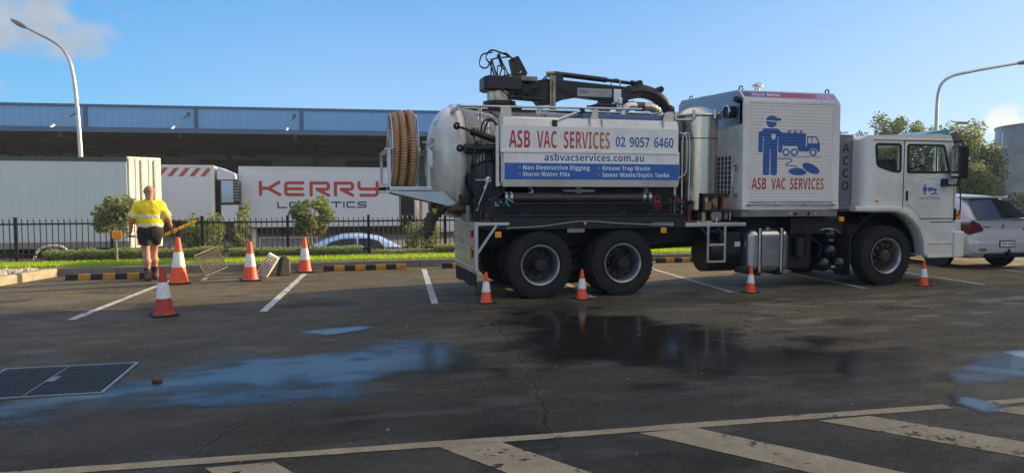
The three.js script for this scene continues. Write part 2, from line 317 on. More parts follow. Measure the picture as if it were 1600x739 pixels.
{ // the rest of the lot, behind the photographer and to the right, and the lower ground of the street out to the horizon
  const lot = M([0.05, 0.049, 0.046], 0.85, 0, { map: tiled(T.dirt, 0.3), bumpMap: tiled(T.asphaltBump, 0.45), bumpScale: 0.01 });
  struct('car_park', [flat(-40, 60, -2.6, 45, 0), flat(-40, -9, -12, -2.6, 0), flat(24, 60, -19.2, -2.6, 0)], lot, 'asphalt of the car park outside the picture');
  const far = M([0.10, 0.105, 0.075], 0.95, 0, { map: tiled(T.dirt, 0.06) });
  struct('terrain', flat(-900, 900, -900, 900, -1.12), far, 'flat ground running out to the horizon');
  const road = M([0.075, 0.073, 0.07], 0.9, 0, { map: tiled(T.dirt, 0.25), bumpMap: tiled(T.asphaltBump, 0.5), bumpScale: 0.01 });
  struct('street', flat(-70, 70, -29.2, -20.2, -1.1), road, 'asphalt street below the fence');
  const yard = M([0.20, 0.195, 0.18], 0.9, 0, { map: tiled(T.concrete, 0.25) });
  struct('loading_yard', flat(-70, 62, -49, -29.2, -1.09), yard, 'concrete loading yard in front of the warehouse');
}
puddles.forEach((q, i) => {
  const xs = q.p.map((p) => p[0]), zs = q.p.map((p) => p[1]), mg = q.soft * 0.9 + 0.1 + (q.grow ?? 0), x0 = Math.min(...xs) - mg, x1 = Math.max(...xs) + mg, z0 = Math.min(...zs) - mg, z1 = Math.max(...zs) + mg;
  const g = flat(x0, x1, z0, z1, 0.008);
  const a = dataTex(512, 384, (u, v) => wetAt(x0 + u * (x1 - x0), z1 - v * (z1 - z0), q)); a.wrapS = a.wrapT = THREE.ClampToEdgeWrapping;
  const mm = M([0.016, 0.015, 0.013], [0.2, 0.08, 0.13, 0.09, 0.08][i], 0, { specularIntensity: [1.15, 1.1, 0.7, 1.1, 1.1][i], alphaMap: a, transparent: true, ior: 1.45, bumpMap: tiled(T.fine, 2), bumpScale: 0.0006 });
  const o = new THREE.Mesh(g, mm); o.name = numbered('puddle'); o.receiveShadow = true; scene.add(o); tag(o, q.label, null, null, 'structure');
});
// painted markings
function strip(pts, w, y, seed, wob = 0.006) {                    // a painted band along a polyline, with slightly ragged edges
  const r = rng(seed), pos = [], a = V(), out = [];
  const P = []; for (let i = 1; i < pts.length; i++) { const n = Math.max(2, Math.round(Math.hypot(pts[i][0] - pts[i - 1][0], pts[i][1] - pts[i - 1][1]) / 0.12)); for (let k = i > 1 ? 1 : 0; k <= n; k++) P.push([mix(pts[i - 1][0], pts[i][0], k / n), mix(pts[i - 1][1], pts[i][1], k / n)]); }
  const L = P.map((p, i) => { const q = P[Math.min(P.length - 1, i + 1)], o = P[Math.max(0, i - 1)], dx = q[0] - o[0], dz = q[1] - o[1], l = Math.hypot(dx, dz); const h = w / 2 + (r() - 0.5) * wob * 2; return [[p[0] - (dz / l) * h, p[1] + (dx / l) * h], [p[0] + (dz / l) * h, p[1] - (dx / l) * h]]; });
  for (let i = 1; i < L.length; i++) { const [a0, a1] = L[i - 1], [b0, b1] = L[i]; pos.push(a0[0], y, a0[1], b0[0], y, b0[1], a1[0], y, a1[1], b0[0], y, b0[1], b1[0], y, b1[1], a1[0], y, a1[1]); }
  const g = new THREE.BufferGeometry(); g.setAttribute('position', new THREE.Float32BufferAttribute(pos, 3)); g.setAttribute('normal', new THREE.Float32BufferAttribute(pos.map((_, i) => (i % 3 === 1 ? 1 : 0)), 3)); return norm(g);
}
const wearTex = (seed, lo) => dataTex(512, 512, (u, v) => step(lo, lo + 0.1, 0.62 * pf(u, v, 6, seed, 5) + 0.38 * pf(u, v, 48, seed + 9, 3)));
const bayPaint = M([0.62, 0.62, 0.60], 0.75, 0, { map: tiled(T.concrete, 1.1), alphaMap: tiled(wearTex(3, 0.27), 0.7), transparent: true, bumpMap: tiled(T.fine, 4), bumpScale: 0.002 });
const oldPaint = M([0.46, 0.375, 0.215], 0.85, 0, { map: tiled(T.concrete, 0.8), alphaMap: tiled(wearTex(13, 0.30), 0.55), transparent: true, bumpMap: tiled(T.asphaltBump, 0.5), bumpScale: 0.004 });
[[-3.01, -10.36, -2.56, -14.75], [-0.7, -10.42, -0.22, -15.13], [1.66, -10.51, 2.2, -15.4], [4.1, -10.5, 4.6, -15.3], [6.5, -10.49, 7.0, -15.3], [8.95, -10.33, 9.4, -15.3], [11.33, -10.23, 11.8, -15.3], [13.7, -10.15, 14.2, -15.2], [16.1, -10.1, 16.6, -15.2]].forEach((l, i) =>
  struct('bay_line', strip([[l[0], l[1]], [l[2], l[3]]], 0.105, 0.004, i + 1), bayPaint, ['white bay line running to the left edge cones', 'white bay line running to the cone right of the grates', 'white bay line left of the truck', 'white bay line under the rear axles', 'white bay line beside the ladder', 'white bay line under the front of the truck', 'white bay line beside the front wheel', 'white bay line left of the white hatchback', 'white bay line right of the white hatchback'][i]));
struct('aisle_line', strip([[-3.5, -4.78], [-1.55, -4.69], [1.43, -4.54], [4.58, -4.41]], 0.10, 0.004, 31), oldPaint, 'long worn cream line across the foreground');
struct('aisle_line', strip([[4.95, -4.40], [8.5, -4.25]], 0.10, 0.004, 32), oldPaint, 'worn cream line continuing right of the tiny puddle');
[[[-0.45, -4.52], [0.35, -3.0], 0.34], [[0.93, -4.52], [1.75, -3.1], 0.34], [[2.28, -4.44], [3.4, -2.9], 0.34], [[3.62, -4.36], [4.75, -2.9], 0.34], [[4.99, -4.27], [5.9, -3.0], 0.34]].forEach(([a, b, w], i) => {
  const dx = b[0] - a[0], dz = b[1] - a[1], l = Math.hypot(dx, dz), hw = w / 2 / (dz / l), pos = [], N = 24, r = rng(60 + i);
  for (let k = 0; k < N; k++) { const q = (t) => { const cx = a[0] + dx * t, cz = a[1] + dz * t, e = (r() - 0.5) * 0.008; return [cx - hw + e, cz, cx + hw + e, cz]; }; const s = q(k / N), e = q((k + 1) / N), y = 0.004; pos.push(s[0], y, s[1], e[0], y, e[1], s[2], y, s[3], s[2], y, s[3], e[0], y, e[1], e[2], y, e[3]); }
  const g = new THREE.BufferGeometry(); g.setAttribute('position', new THREE.Float32BufferAttribute(pos, 3)); g.setAttribute('normal', new THREE.Float32BufferAttribute(pos.map((_, j) => (j % 3 === 1 ? 1 : 0)), 3));
  struct('hatch_stripe', g, oldPaint, ['worn cream hatch stripe at the bottom left of the photo', 'cream hatch stripe crossed by a long crack', 'cream hatch stripe right of the cracked one', 'cream hatch stripe second from the right edge', 'cream hatch stripe at the bottom right corner'][i]);
});
// kerbs: single stones with joints
{
  O = V(0, 0, 0);
  const k = thing('kerb', 'low concrete kerb between the parking bays and the grass verge', 'kerb', [0, 0, 0]); delete k.userData.category; k.userData.kind = 'structure';
  const r = rng(5);
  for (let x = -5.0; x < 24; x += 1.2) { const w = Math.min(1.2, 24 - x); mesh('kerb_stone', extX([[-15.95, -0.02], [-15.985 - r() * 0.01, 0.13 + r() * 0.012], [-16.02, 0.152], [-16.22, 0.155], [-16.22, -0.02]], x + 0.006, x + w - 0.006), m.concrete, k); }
  const a = thing('kerb', 'sunlit pale concrete kerb running towards the left edge of the photo'); a.userData.kind = 'structure';
  let p = [-4.80, -15.93]; const d = V(-0.34, 0, 1).normalize();
  for (let i = 0; i < 9; i++) {
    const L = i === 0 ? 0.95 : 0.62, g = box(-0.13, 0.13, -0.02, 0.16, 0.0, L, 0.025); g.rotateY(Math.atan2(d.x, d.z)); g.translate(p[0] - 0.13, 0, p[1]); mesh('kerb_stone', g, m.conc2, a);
    p = [p[0] + d.x * L, p[1] + d.z * L];
    const j = box(-0.125, 0.125, -0.02, 0.152, 0.0, 0.1); j.rotateY(Math.atan2(d.x, d.z)); j.translate(p[0] - 0.13, 0, p[1]); mesh('joint', j, m.chassis, a);
    p = [p[0] + d.x * 0.1, p[1] + d.z * 0.1];
  }
}
// verge: lawn, soil bed, bank, gravel
const soil = M([0.075, 0.055, 0.035], 1, 0, { map: tiled(T.dirt, 1.2), bumpMap: tiled(T.fine, 1.5), bumpScale: 0.04 });
const turf = M([0.17, 0.25, 0.02], 1, 0, { map: tiled(T.dirt, 2) });
{
  struct('lawn', [flat(-30, 24, -17.05, -16.2, 0.13)], turf, 'narrow strip of bright green lawn behind the kerb');
  struct('garden_bed', [flat(-30, 24, -18.6, -17.05, 0.14)], soil, 'planted bed along the fence');
  struct('bank', extX([[-18.6, 0.14], [-20.2, -1.11], [-18.6, -1.11]], -70, 40), turf, 'short bank down to the street');
  const grav = M([0.42, 0.38, 0.32], 0.95, 0, { map: tiled(T.concrete, 2.5), bumpMap: tiled(T.fine, 6), bumpScale: 0.02 });
  const g = new THREE.ShapeGeometry(shape([[-30, 16.2], [-4.95, 16.2], [-5.1, 15.6], [-7.75, 7.4], [-30, 7.4]])); g.rotateX(-Math.PI / 2); g.translate(0, 0.125, 0);
  struct('gravel_bed', norm(g), grav, 'pale gravel beside the left kerb');
  const peb = [new THREE.IcosahedronGeometry(0.022, 0)], r = rng(71);
  const im = new THREE.InstancedMesh(peb[0], M([0.5, 0.46, 0.4], 0.9), 5200), M4 = new THREE.Matrix4();
  for (let i = 0; i < 5200; i++) { const z = -16.15 + r() * 3.5, xe = -5.02 - Math.max(0, z + 15.93) * 0.34 - 0.17, s = 0.5 + r(); M4.compose(V(xe - r() * 2.4, 0.135, z), new THREE.Quaternion().setFromEuler(new THREE.Euler(r() * 6, r() * 6, r() * 6)), V(s, s * 0.7, s)); im.setMatrixAt(i, M4); im.setColorAt(i, (() => { const q = 0.6 + r() * 0.9; return C(q, q * 0.94, q * 0.82); })()); }
  im.name = 'gravel'; im.castShadow = im.receiveShadow = true; scene.add(im); tag(im, 'pale loose pebbles on the bed left of the kerb', 'gravel', null, 'stuff');
}
/* ------------------------------------------------ foliage */
function leafGeo(list) {                                          // list of [x, y, z, size, shade, hue]: small folded leaves
  const pos = new Float32Array(list.length * 12 * 1.5), col = new Float32Array(pos.length), nor = new Float32Array(pos.length), r = rng(list.length + 11);
  let k = 0; const a = V(), b = V(), n = V(), q = new THREE.Quaternion(), e = new THREE.Euler(), c = [V(), V(), V(), V()];
  for (const [x, y, z, s, sh, hue] of list) {
    e.set((r() - 0.5) * 2.4, r() * 6.28, (r() - 0.5) * 2.4); q.setFromEuler(e);
    c[0].set(0, 0, -s); c[1].set(s * 0.5, s * 0.12, 0); c[2].set(0, 0, s); c[3].set(-s * 0.5, s * 0.12, 0);
    c.forEach((p) => p.applyQuaternion(q));
    for (const tri of [[0, 1, 2], [0, 2, 3]]) {
      n.crossVectors(a.subVectors(c[tri[1]], c[tri[0]]), b.subVectors(c[tri[2]], c[tri[0]])).normalize();
      for (const i of tri) { pos[k] = x + c[i].x; pos[k + 1] = y + c[i].y; pos[k + 2] = z + c[i].z; nor[k] = n.x; nor[k + 1] = n.y; nor[k + 2] = n.z; col[k] = sh * (0.60 + hue * 0.62); col[k + 1] = sh; col[k + 2] = sh * (0.35 - hue * 0.1); k += 3; }
    }
  }
  const g = new THREE.BufferGeometry(); g.setAttribute('position', new THREE.BufferAttribute(pos, 3)); g.setAttribute('normal', new THREE.BufferAttribute(nor, 3)); g.setAttribute('color', new THREE.BufferAttribute(col, 3)); return norm(g);
}
const leafMat = new THREE.MeshPhysicalMaterial({ color: C(1, 1, 1), vertexColors: true, roughness: 1, transmission: 0.5, thickness: 0, side: THREE.DoubleSide });
const bark = M([0.16, 0.12, 0.085], 0.95, 0, { map: tiled(T.dirt, 3), bumpMap: tiled(T.fine, 4), bumpScale: 0.01 });
const paleBark = M([0.42, 0.35, 0.26], 0.9, 0, { map: tiled(T.dirt, 3) });
function clump(list, r, cx, cy, cz, rx, ry, rz, n, s, base, hue) {  // leaves gathered near the surface of an uneven clump
  for (let i = 0; i < n; i++) {
    const u = r() * 2 - 1, t = r() * 6.283, q = Math.sqrt(1 - u * u), rad = Math.pow(r(), 0.38) * (0.72 + 0.56 * noise(Math.cos(t) * 2 + cx * 3, u * 2 + cy * 3, q * 2 + cz));
    list.push([cx + q * Math.cos(t) * rx * rad, cy + u * ry * rad, cz + q * Math.sin(t) * rz * rad, s * (0.6 + r() * 0.8), base * (0.55 + r() * 0.9), hue + (r() - 0.5) * 0.5]);
  }
}
// grass blades on the verge
{
  const bl = new THREE.BufferGeometry(); bl.setAttribute('position', new THREE.Float32BufferAttribute([-0.006, 0, 0, 0.006, 0, 0, 0.004, 0.03, 0.006, -0.006, 0, 0, 0.004, 0.03, 0.006, -0.004, 0.03, 0.006, -0.004, 0.03, 0.006, 0.004, 0.03, 0.006, 0, 0.06, 0.02], 3)); bl.computeVertexNormals();
  const N = 52000, im = new THREE.InstancedMesh(bl, new THREE.MeshPhysicalMaterial({ color: C(1, 1, 1), roughness: 1, transmission: 0.5, thickness: 0, side: THREE.DoubleSide }), N), r = rng(4), M4 = new THREE.Matrix4();
  for (let i = 0; i < N; i++) {
    const x = -9 + r() * 22, z = -17.15 + r() * 0.98, s = 0.6 + r() * 0.9, g = 0.42 + r() * 0.28;
    M4.compose(V(x, 0.13, z), new THREE.Quaternion().setFromEuler(new THREE.Euler((r() - 0.5) * 0.7, r() * 6.3, (r() - 0.5) * 0.7)), V(s * 1.3, s * 1.25, s)); im.setMatrixAt(i, M4); im.setColorAt(i, C(g * 0.74, g, g * 0.04));
  }
  im.name = 'grass'; im.castShadow = im.receiveShadow = true; scene.add(im); tag(im, 'short bright green grass along the verge behind the kerb', 'grass', null, 'stuff');
}
// clipped hedges: one per run
[[-5.5, -2.0, 0.29, 'clipped low hedge behind the man in the yellow shirt'], [-1.85, 1.05, 0.24, 'clipped low hedge in front of the small tree and the parked sedan'], [1.25, 2.5, 0.17, 'loose low plants in front of the blue sedan bonnet'], [2.75, 4.6, 0.25, 'clipped low hedge beside the truck tail panel'], [6.9, 11.5, 0.23, 'clipped low hedge seen under the truck behind the ladder']].forEach(([x0, x1, h, label], i) => {
  const t = thing('hedge', label, 'hedge', [(x0 + x1) / 2, 0.14, -17.35]); O = V((x0 + x1) / 2, 0.14, -17.35);
  const r = rng(200 + i), list = [], st = [];
  const dens = i === 2 ? 700 : 1900;
  for (let k = 0; k < (x1 - x0) * dens; k++) { const x = x0 + r() * (x1 - x0), hh = h * (0.9 + 0.35 * (fbm(x * 2.5, i, 0, 3) - 0.5)), y = 0.14 + hh * Math.pow(r(), 0.6), w = 0.26 * (0.75 + 0.4 * noise(x * 2, y * 6)); const top = (y - 0.14) / hh; list.push([x, y + (r() - 0.5) * 0.03, -17.42 + (r() * 2 - 1) * w, 0.018 + r() * 0.022, (0.14 + 0.44 * top * top) * (0.6 + r() * 0.9), 0.15 + 0.45 * top + (r() - 0.5) * 0.4]); }  // leaves lighter and yellower towards the top: sunlight put into the colour
  for (let x = x0 + 0.1; x < x1; x += 0.16) st.push(rod([x, 0.13, -17.35 + (r() - 0.5) * 0.3], [x + (r() - 0.5) * 0.15, 0.14 + h * 0.8, -17.35 + (r() - 0.5) * 0.35], 0.008, 0.004, 5));
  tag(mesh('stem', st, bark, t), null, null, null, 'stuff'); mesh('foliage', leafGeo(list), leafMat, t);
});
function smallTree(x, z, top, low, rad, seed, label, stems, n = 2400, y0 = 0.14) {
  const t = thing('small_tree', label, 'tree', [x, y0, z]); O = V(x, y0, z); const r = rng(seed), g = [], list = [];
  for (let s = 0; s < stems; s++) { const a = r() * 6.3, lean = stems > 1 ? 0.22 : 0.06; g.push(tube([[x + (s - (stems - 1) / 2) * 0.07, y0 - 0.02, z], [x + Math.cos(a) * lean * 0.5, mix(y0, low, 0.6), z + Math.sin(a) * lean * 0.5], [x + Math.cos(a) * lean, mix(low, top, 0.4), z + Math.sin(a) * lean], [x + Math.cos(a) * lean * 1.6, mix(low, top, 0.75), z + Math.sin(a) * lean * 1.6]], 0.028, 16, 7, false, (q) => 1 - 0.65 * q)); }
  for (let b = 0; b < 14; b++) { const a = r() * 6.3, h = mix(low, top, 0.1 + r() * 0.6); g.push(rod([x, h - 0.12, z], [x + Math.cos(a) * rad * 0.8, h + 0.15, z + Math.sin(a) * rad * 0.8], 0.011, 0.004, 5)); }
  mesh('trunk', g, paleBark, t);
  const cy = (top + low) / 2, ry = (top - low) / 2;
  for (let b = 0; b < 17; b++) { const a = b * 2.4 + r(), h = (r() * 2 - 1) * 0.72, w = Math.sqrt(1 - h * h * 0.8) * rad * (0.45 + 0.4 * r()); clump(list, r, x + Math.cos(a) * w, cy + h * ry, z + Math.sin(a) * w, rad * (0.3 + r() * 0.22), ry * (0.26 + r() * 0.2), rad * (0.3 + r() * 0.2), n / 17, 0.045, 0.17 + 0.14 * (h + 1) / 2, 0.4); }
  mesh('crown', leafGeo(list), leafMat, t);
}
smallTree(-4.02, -16.95, 1.55, 0.72, 0.42, 31, 'small round garden tree left of the man, in front of the white trailer', 1);
smallTree(-0.08, -17.35, 1.55, 0.66, 0.44, 32, 'small round garden tree between the two right tall cones', 3);
smallTree(-2.62, -19.1, 1.22, -0.5, 0.52, 33, 'leafy bush behind the fence right of the man', 2, 2600, -0.6);
smallTree(-1.75, -19.3, 1.45, 0.1, 0.22, 34, 'thin sapling rising behind the fence between the two box bodies', 1, 500, -0.7);
smallTree(2.75, -19.0, 0.95, -0.5, 0.55, 35, 'shrub behind the fence below the tank door', 2, 1800, -0.6);
smallTree(4.0, -19.0, 0.85, -0.5, 0.5, 36, 'shrub behind the fence beside the truck tail', 2, 1400, -0.6);
// far trees at the right
function bigTree(x, z, top, low, rx, seed, label, n, base, hue) {
  const t = thing('tree', label, 'tree', [x, -1.1, z], 0, null); O = V(x, -1.1, z); const r = rng(seed), g = [], list = [];
  g.push(tube([[x, -1.2, z], [x + 0.15, 0.5, z], [x - 0.1, mix(low, top, 0.35), z + 0.1], [x + 0.1, mix(low, top, 0.8), z]], 0.19, 20, 8, false, (q) => 1.15 - 0.85 * q));
  const cy = (top + low) / 2, ry = (top - low) / 2, B = 34;
  for (let b = 0; b < B; b++) {
    const a = b * 2.4 + r() * 0.8, h = -0.85 + 1.75 * (b / B), w = Math.sqrt(Math.max(0.12, 1 - h * h * 0.9)) * rx * (0.35 + 0.55 * r()), px = x + Math.cos(a) * w, py = cy + h * ry * 0.92, pz = z + Math.sin(a) * w * 0.8;
    g.push(tube([[x, Math.max(-0.4, py - 1.4), z], [mix(x, px, 0.5), py - 0.55, mix(z, pz, 0.5)], [px, py, pz]], 0.06, 8, 5, false, (q) => 1.2 - q));
    const s = 0.55 + r() * 0.6; clump(list, r, px, py, pz, rx * 0.26 * s + 0.15, ry * 0.24 * s + 0.12, rx * 0.26 * s + 0.15, n / B, 0.10, base * 3.2 * (0.8 + 0.5 * (h + 1) / 2), hue + 0.1);  // leaf colour lifted in place of haze, lighter towards the top
  }
  mesh('trunk', g, bark, t); mesh('crown', leafGeo(list), leafMat, t);
}
bigTree(34.4, -39.5, 5.6, 0.5, 1.7, 50, 'dark tree just above the rear of the white cab', 5200, 0.05, 0.1);
bigTree(33.4, -36.6, 6.4, 1.0, 1.75, 51, 'tall open-crowned tree behind the white cab roof', 6500, 0.065, 0.2);
bigTree(35.3, -36.1, 5.75, 0.4, 1.7, 52, 'tall tree behind the right street lamp pole', 6500, 0.065, 0.25);
bigTree(36.3, -34.6, 5.85, -0.2, 1.75, 53, 'yellow green sunlit tree right of the cab mirror', 7500, 0.075, 0.35);
bigTree(37.2, -33.6, 4.7, -0.4, 1.25, 54, 'small tree beside the wall of the round tank', 4200, 0.065, 0.3);
bigTree(33.6, -31.2, 3.3, -0.8, 1.5, 55, 'dense shrubby tree above the hatchback roof', 4200, 0.06, 0.2);
{ // hedge along the right
  const t = thing('hedge', 'tall soft green hedge behind the white hatchback', 'hedge', [38, -1.1, -27]); O = V(38, -1.1, -27); const r = rng(91), list = [];
  for (let i = 0; i < 9000; i++) { const s = r(), x = 32 + s * 13, z = -28.2 + (r() - 0.5) * 1.8 + s * 1.0, y = -1.0 + Math.pow(r(), 0.6) * (2.35 + 0.5 * fbm(x * 0.8, 3, 0, 3)); list.push([x, y, z, 0.05 + r() * 0.06, 0.12 * (0.5 + r()), 0.25 + (r() - 0.5) * 0.4]); }
  const st = []; for (let x = 32.3; x < 45; x += 0.5) st.push(rod([x, -1.1, -27.9 + (x - 32) / 13], [x + 0.1, 0.7, -27.9 + (x - 32) / 13], 0.03, 0.015, 5));
  tag(mesh('stem', st, bark, t), null, null, null, 'stuff'); mesh('foliage', leafGeo(list), leafMat, t);
}
/* ------------------------------------------------ fence, wheel stops, cones, pit and grates */
{
  O = V(2.15, 0.14, -17.8);
  const f = thing('fence', 'black steel picket fence with spear tops along the garden bed', 'fence', [2.15, 0.14, -17.8]);
  const S = 1.845, n = 12, x0 = -8;
  for (let i = 0; i <= n; i++) { const x = x0 + i * S; mesh('post', [box(x - 0.03, x + 0.03, 0.1, 1.07, -17.83, -17.77), box(x - 0.036, x + 0.036, 1.07, 1.09, -17.836, -17.764, 0.006)], m.fence, f); }
  for (const y of [0.925, 0.27]) for (let i = 0; i < n; i++) mesh('rail', box(x0 + i * S + 0.031, x0 + (i + 1) * S - 0.031, y, y + 0.036, -17.816, -17.784), m.fence, f);
  const pk = geo([rod([0, 0.17, 0], [0, 1.0, 0], 0.0105, 0.0105, 6), rod([0, 1.0, 0], [0, 1.015, 0], 0.018, 0.018, 6), rod([0, 1.015, 0], [0, 1.075, 0], 0.015, 0.002, 6)]);
  for (let i = 0; i < n; i++) for (let k = 1; k < 16; k++) { const o = new THREE.Mesh(pk, m.fence); o.name = 'picket'; o.castShadow = o.receiveShadow = true; o.position.set(x0 + i * S + k * S / 16 - O.x, -0.14, 0); f.add(o); }
}
{ // rubber wheel stops, black and yellow blocks
  const stop = (x, w, z, label) => {
    const t = thing('wheel_stop', label, 'wheel stop', [x + w / 2, 0, z], 0); O = V(x + w / 2, 0, z);
    const n = 8, d = w / n;
    for (let i = 0; i < n; i++) mesh('block', extX([[z + 0.075, 0.0], [z + 0.07, 0.03], [z + 0.04, 0.1], [z + 0.03, 0.105], [z - 0.03, 0.105], [z - 0.04, 0.1], [z - 0.075, 0.0]], x + i * d + (i ? 0 : 0.0), x + (i + 1) * d), i % 2 ? m.hazardYellow : m.rubber, t);
    mesh('bolt', [0.2, 0.8].map((k) => rod([x + k * w, 0.1, z], [x + k * w, 0.108, z], 0.02)), m.galv, t);
  };
  stop(-4.45, 1.65, -15.15, 'black and yellow wheel stop at the feet of the man in shorts');
  stop(0.15, 1.7, -15.6, 'black and yellow wheel stop right of the two small grates');
  stop(2.62, 1.7, -15.55, 'black and yellow wheel stop beside the truck tail panel');
  stop(5.1, 1.65, -15.5, 'black and yellow wheel stop between the rear wheels and the ladder');
  stop(7.6, 1.65, -15.45, 'black and yellow wheel stop seen through the truck ladder');
}
function cone(pos, h, label, group, old, turn = 0, lean = 0) {
  const t = thing('traffic_cone', label, 'traffic cone', pos, turn); t.rotation.z = lean; O = V(0, 0, 0);
  const rb = h * 0.185, rt = h * 0.043, R0 = (y) => mix(rb, rt, (y - h * 0.05) / (h * 0.95)), b = h * 0.24, or = old ? m.oldOrange : m.orange;
  mesh('base', [box(-b, b, 0, h * 0.035, -b, b, h * 0.015), ...[[-1, -1], [1, -1], [1, 1], [-1, 1]].map(([a, c]) => box(a * b * 0.95 - 0.02 * h, a * b * 0.95 + 0.02 * h, 0.001, h * 0.045, c * b * 0.95 - 0.02 * h, c * b * 0.95 + 0.02 * h, 0.005))], m.rubber, t);
  mesh('cone_body', lathe([[rb * 1.12, h * 0.032], [rb * 1.06, h * 0.055], [R0(h * 0.07), h * 0.075], [R0(h * 0.5), h * 0.5], [rt * 1.04, h * 0.975], [rt * 0.85, h * 0.998], [rt * 0.55, h], [rt * 0.5, h * 0.9]], 32), or, t);
  const y0 = h * 0.36, y1 = h * 0.685, e = 0.0035;
  mesh('reflective_sleeve', lathe([[R0(y0) - 0.002, y0 - 0.001], [R0(y0) + e, y0], [R0((y0 + y1) / 2) + e, (y0 + y1) / 2], [R0(y1) + e, y1], [R0(y1) - 0.002, y1 + 0.001]], 32), m.sleeve, t);
  return t;
}
cone([-1.93, 0, -10.42], 0.645, 'tall faded red traffic cone in the shade, nearest the camera', 0, true, 0.3, 0.02);
cone([-2.36, 0, -14.1], 0.82, 'tall sunlit orange traffic cone right beside the man with the yellow bar', 0, false, -0.1);
cone([-1.17, 0, -14.25], 0.72, 'tall sunlit orange traffic cone between the two leaning grates', 0, false, 0.15);
cone([-0.22, 0, -15.5], 0.71, 'tall sunlit orange traffic cone at the end of a bay line', 0, false, 0.05);
cone([2.4, 0, -10.42], 0.455, 'small orange traffic cone below the truck tail panel', 0, false, 0.1);
cone([3.89, 0, -10.42], 0.455, 'small orange traffic cone between the two rear wheels', 0, false, 0.2);
cone([6.79, 0, -10.42], 0.43, 'small orange traffic cone in front of the fuel tank', 0, false, 0);
cone([10.16, 0, -10.38], 0.44, 'small orange traffic cone beside the front wheel', 0, false, 0.3);
{ // open stormwater pit with its lifted grates
  const p = thing('drain_pit', 'open drain pit with pale frame between the two tall cones', 'drain pit', [-1.6, 0, -14.55]); O = V(-1.6, 0, -14.55);
  mesh('frame', [box(-2.05, -1.2, 0.0, 0.012, -14.42, -14.34), box(-2.05, -1.2, 0.0, 0.012, -14.86, -14.80), box(-2.05, -1.98, 0.0, 0.0115, -14.80, -14.42), box(-1.27, -1.2, 0.0, 0.0115, -14.80, -14.42)], m.conc2, p);
  mesh('opening', box(-1.98, -1.27, 0.001, 0.006, -14.80, -14.42), m.blackGloss, p);
  const grate = (name, label, w, h, th, pos, rot, n, mt) => {
    const t = thing(name, label, 'drain grate', pos); t.rotation.set(...rot); O = V(0, 0, 0);
    mesh('frame', [box(0, w, 0, 0.03, -th / 2, th / 2), box(0, w, h - 0.03, h, -th / 2, th / 2), box(0, 0.012, 0.03, h - 0.03, -th / 2, th / 2), box(w - 0.012, w, 0.03, h - 0.03, -th / 2, th / 2)], mt, t);
    for (let i = 1; i < n; i++) mesh('bar', box(0.012, w - 0.012, 0.03 + (h - 0.06) * i / n - 0.006, 0.03 + (h - 0.06) * i / n + 0.006, -th / 2, th / 2), mt, t);
    mesh('cross_rod', [0.33, 0.66].map((k) => rod([w * k, 0.03, 0], [w * k, h - 0.03, 0], 0.006, 0.006, 6)), mt, t);
    return t;
  };
  grate('drain_grate', 'rusty pale bar grate tilted over beside the open pit, right of the man', 0.44, 0.47, 0.055, [-2.0, 0.03, -14.75], [-0.42, 0.25, 0.5], 10, M([0.5, 0.42, 0.32], 0.6, 0.4, dirty(T.dirt, 3)));
  grate('drain_grate', 'bright bar grate standing on edge behind the middle tall cone', 0.2, 0.52, 0.16, [-1.12, 0.02, -14.8], [0.0, -0.2, -0.55], 9, M([0.72, 0.70, 0.64], 0.6, 0, dirty(T.grime, 3)));
  const b = thing('concrete_block', 'dark wedge shaped block standing upright right of the bright grate', 'block', [-0.62, 0, -14.95], 0.6); O = V(0, 0, 0);
  mesh('body', ext(roundShape([[-0.12, 0], [0.12, 0], [0.09, 0.34], [0.02, 0.38], [-0.05, 0.34]], 0.03), -0.07, 0.07, 0.012), m.chassis, b);
  mesh('sunlit_edge', box(0.1, 0.125, 0.05, 0.32, -0.06, 0.06, 0.01), m.conc2, b);
}
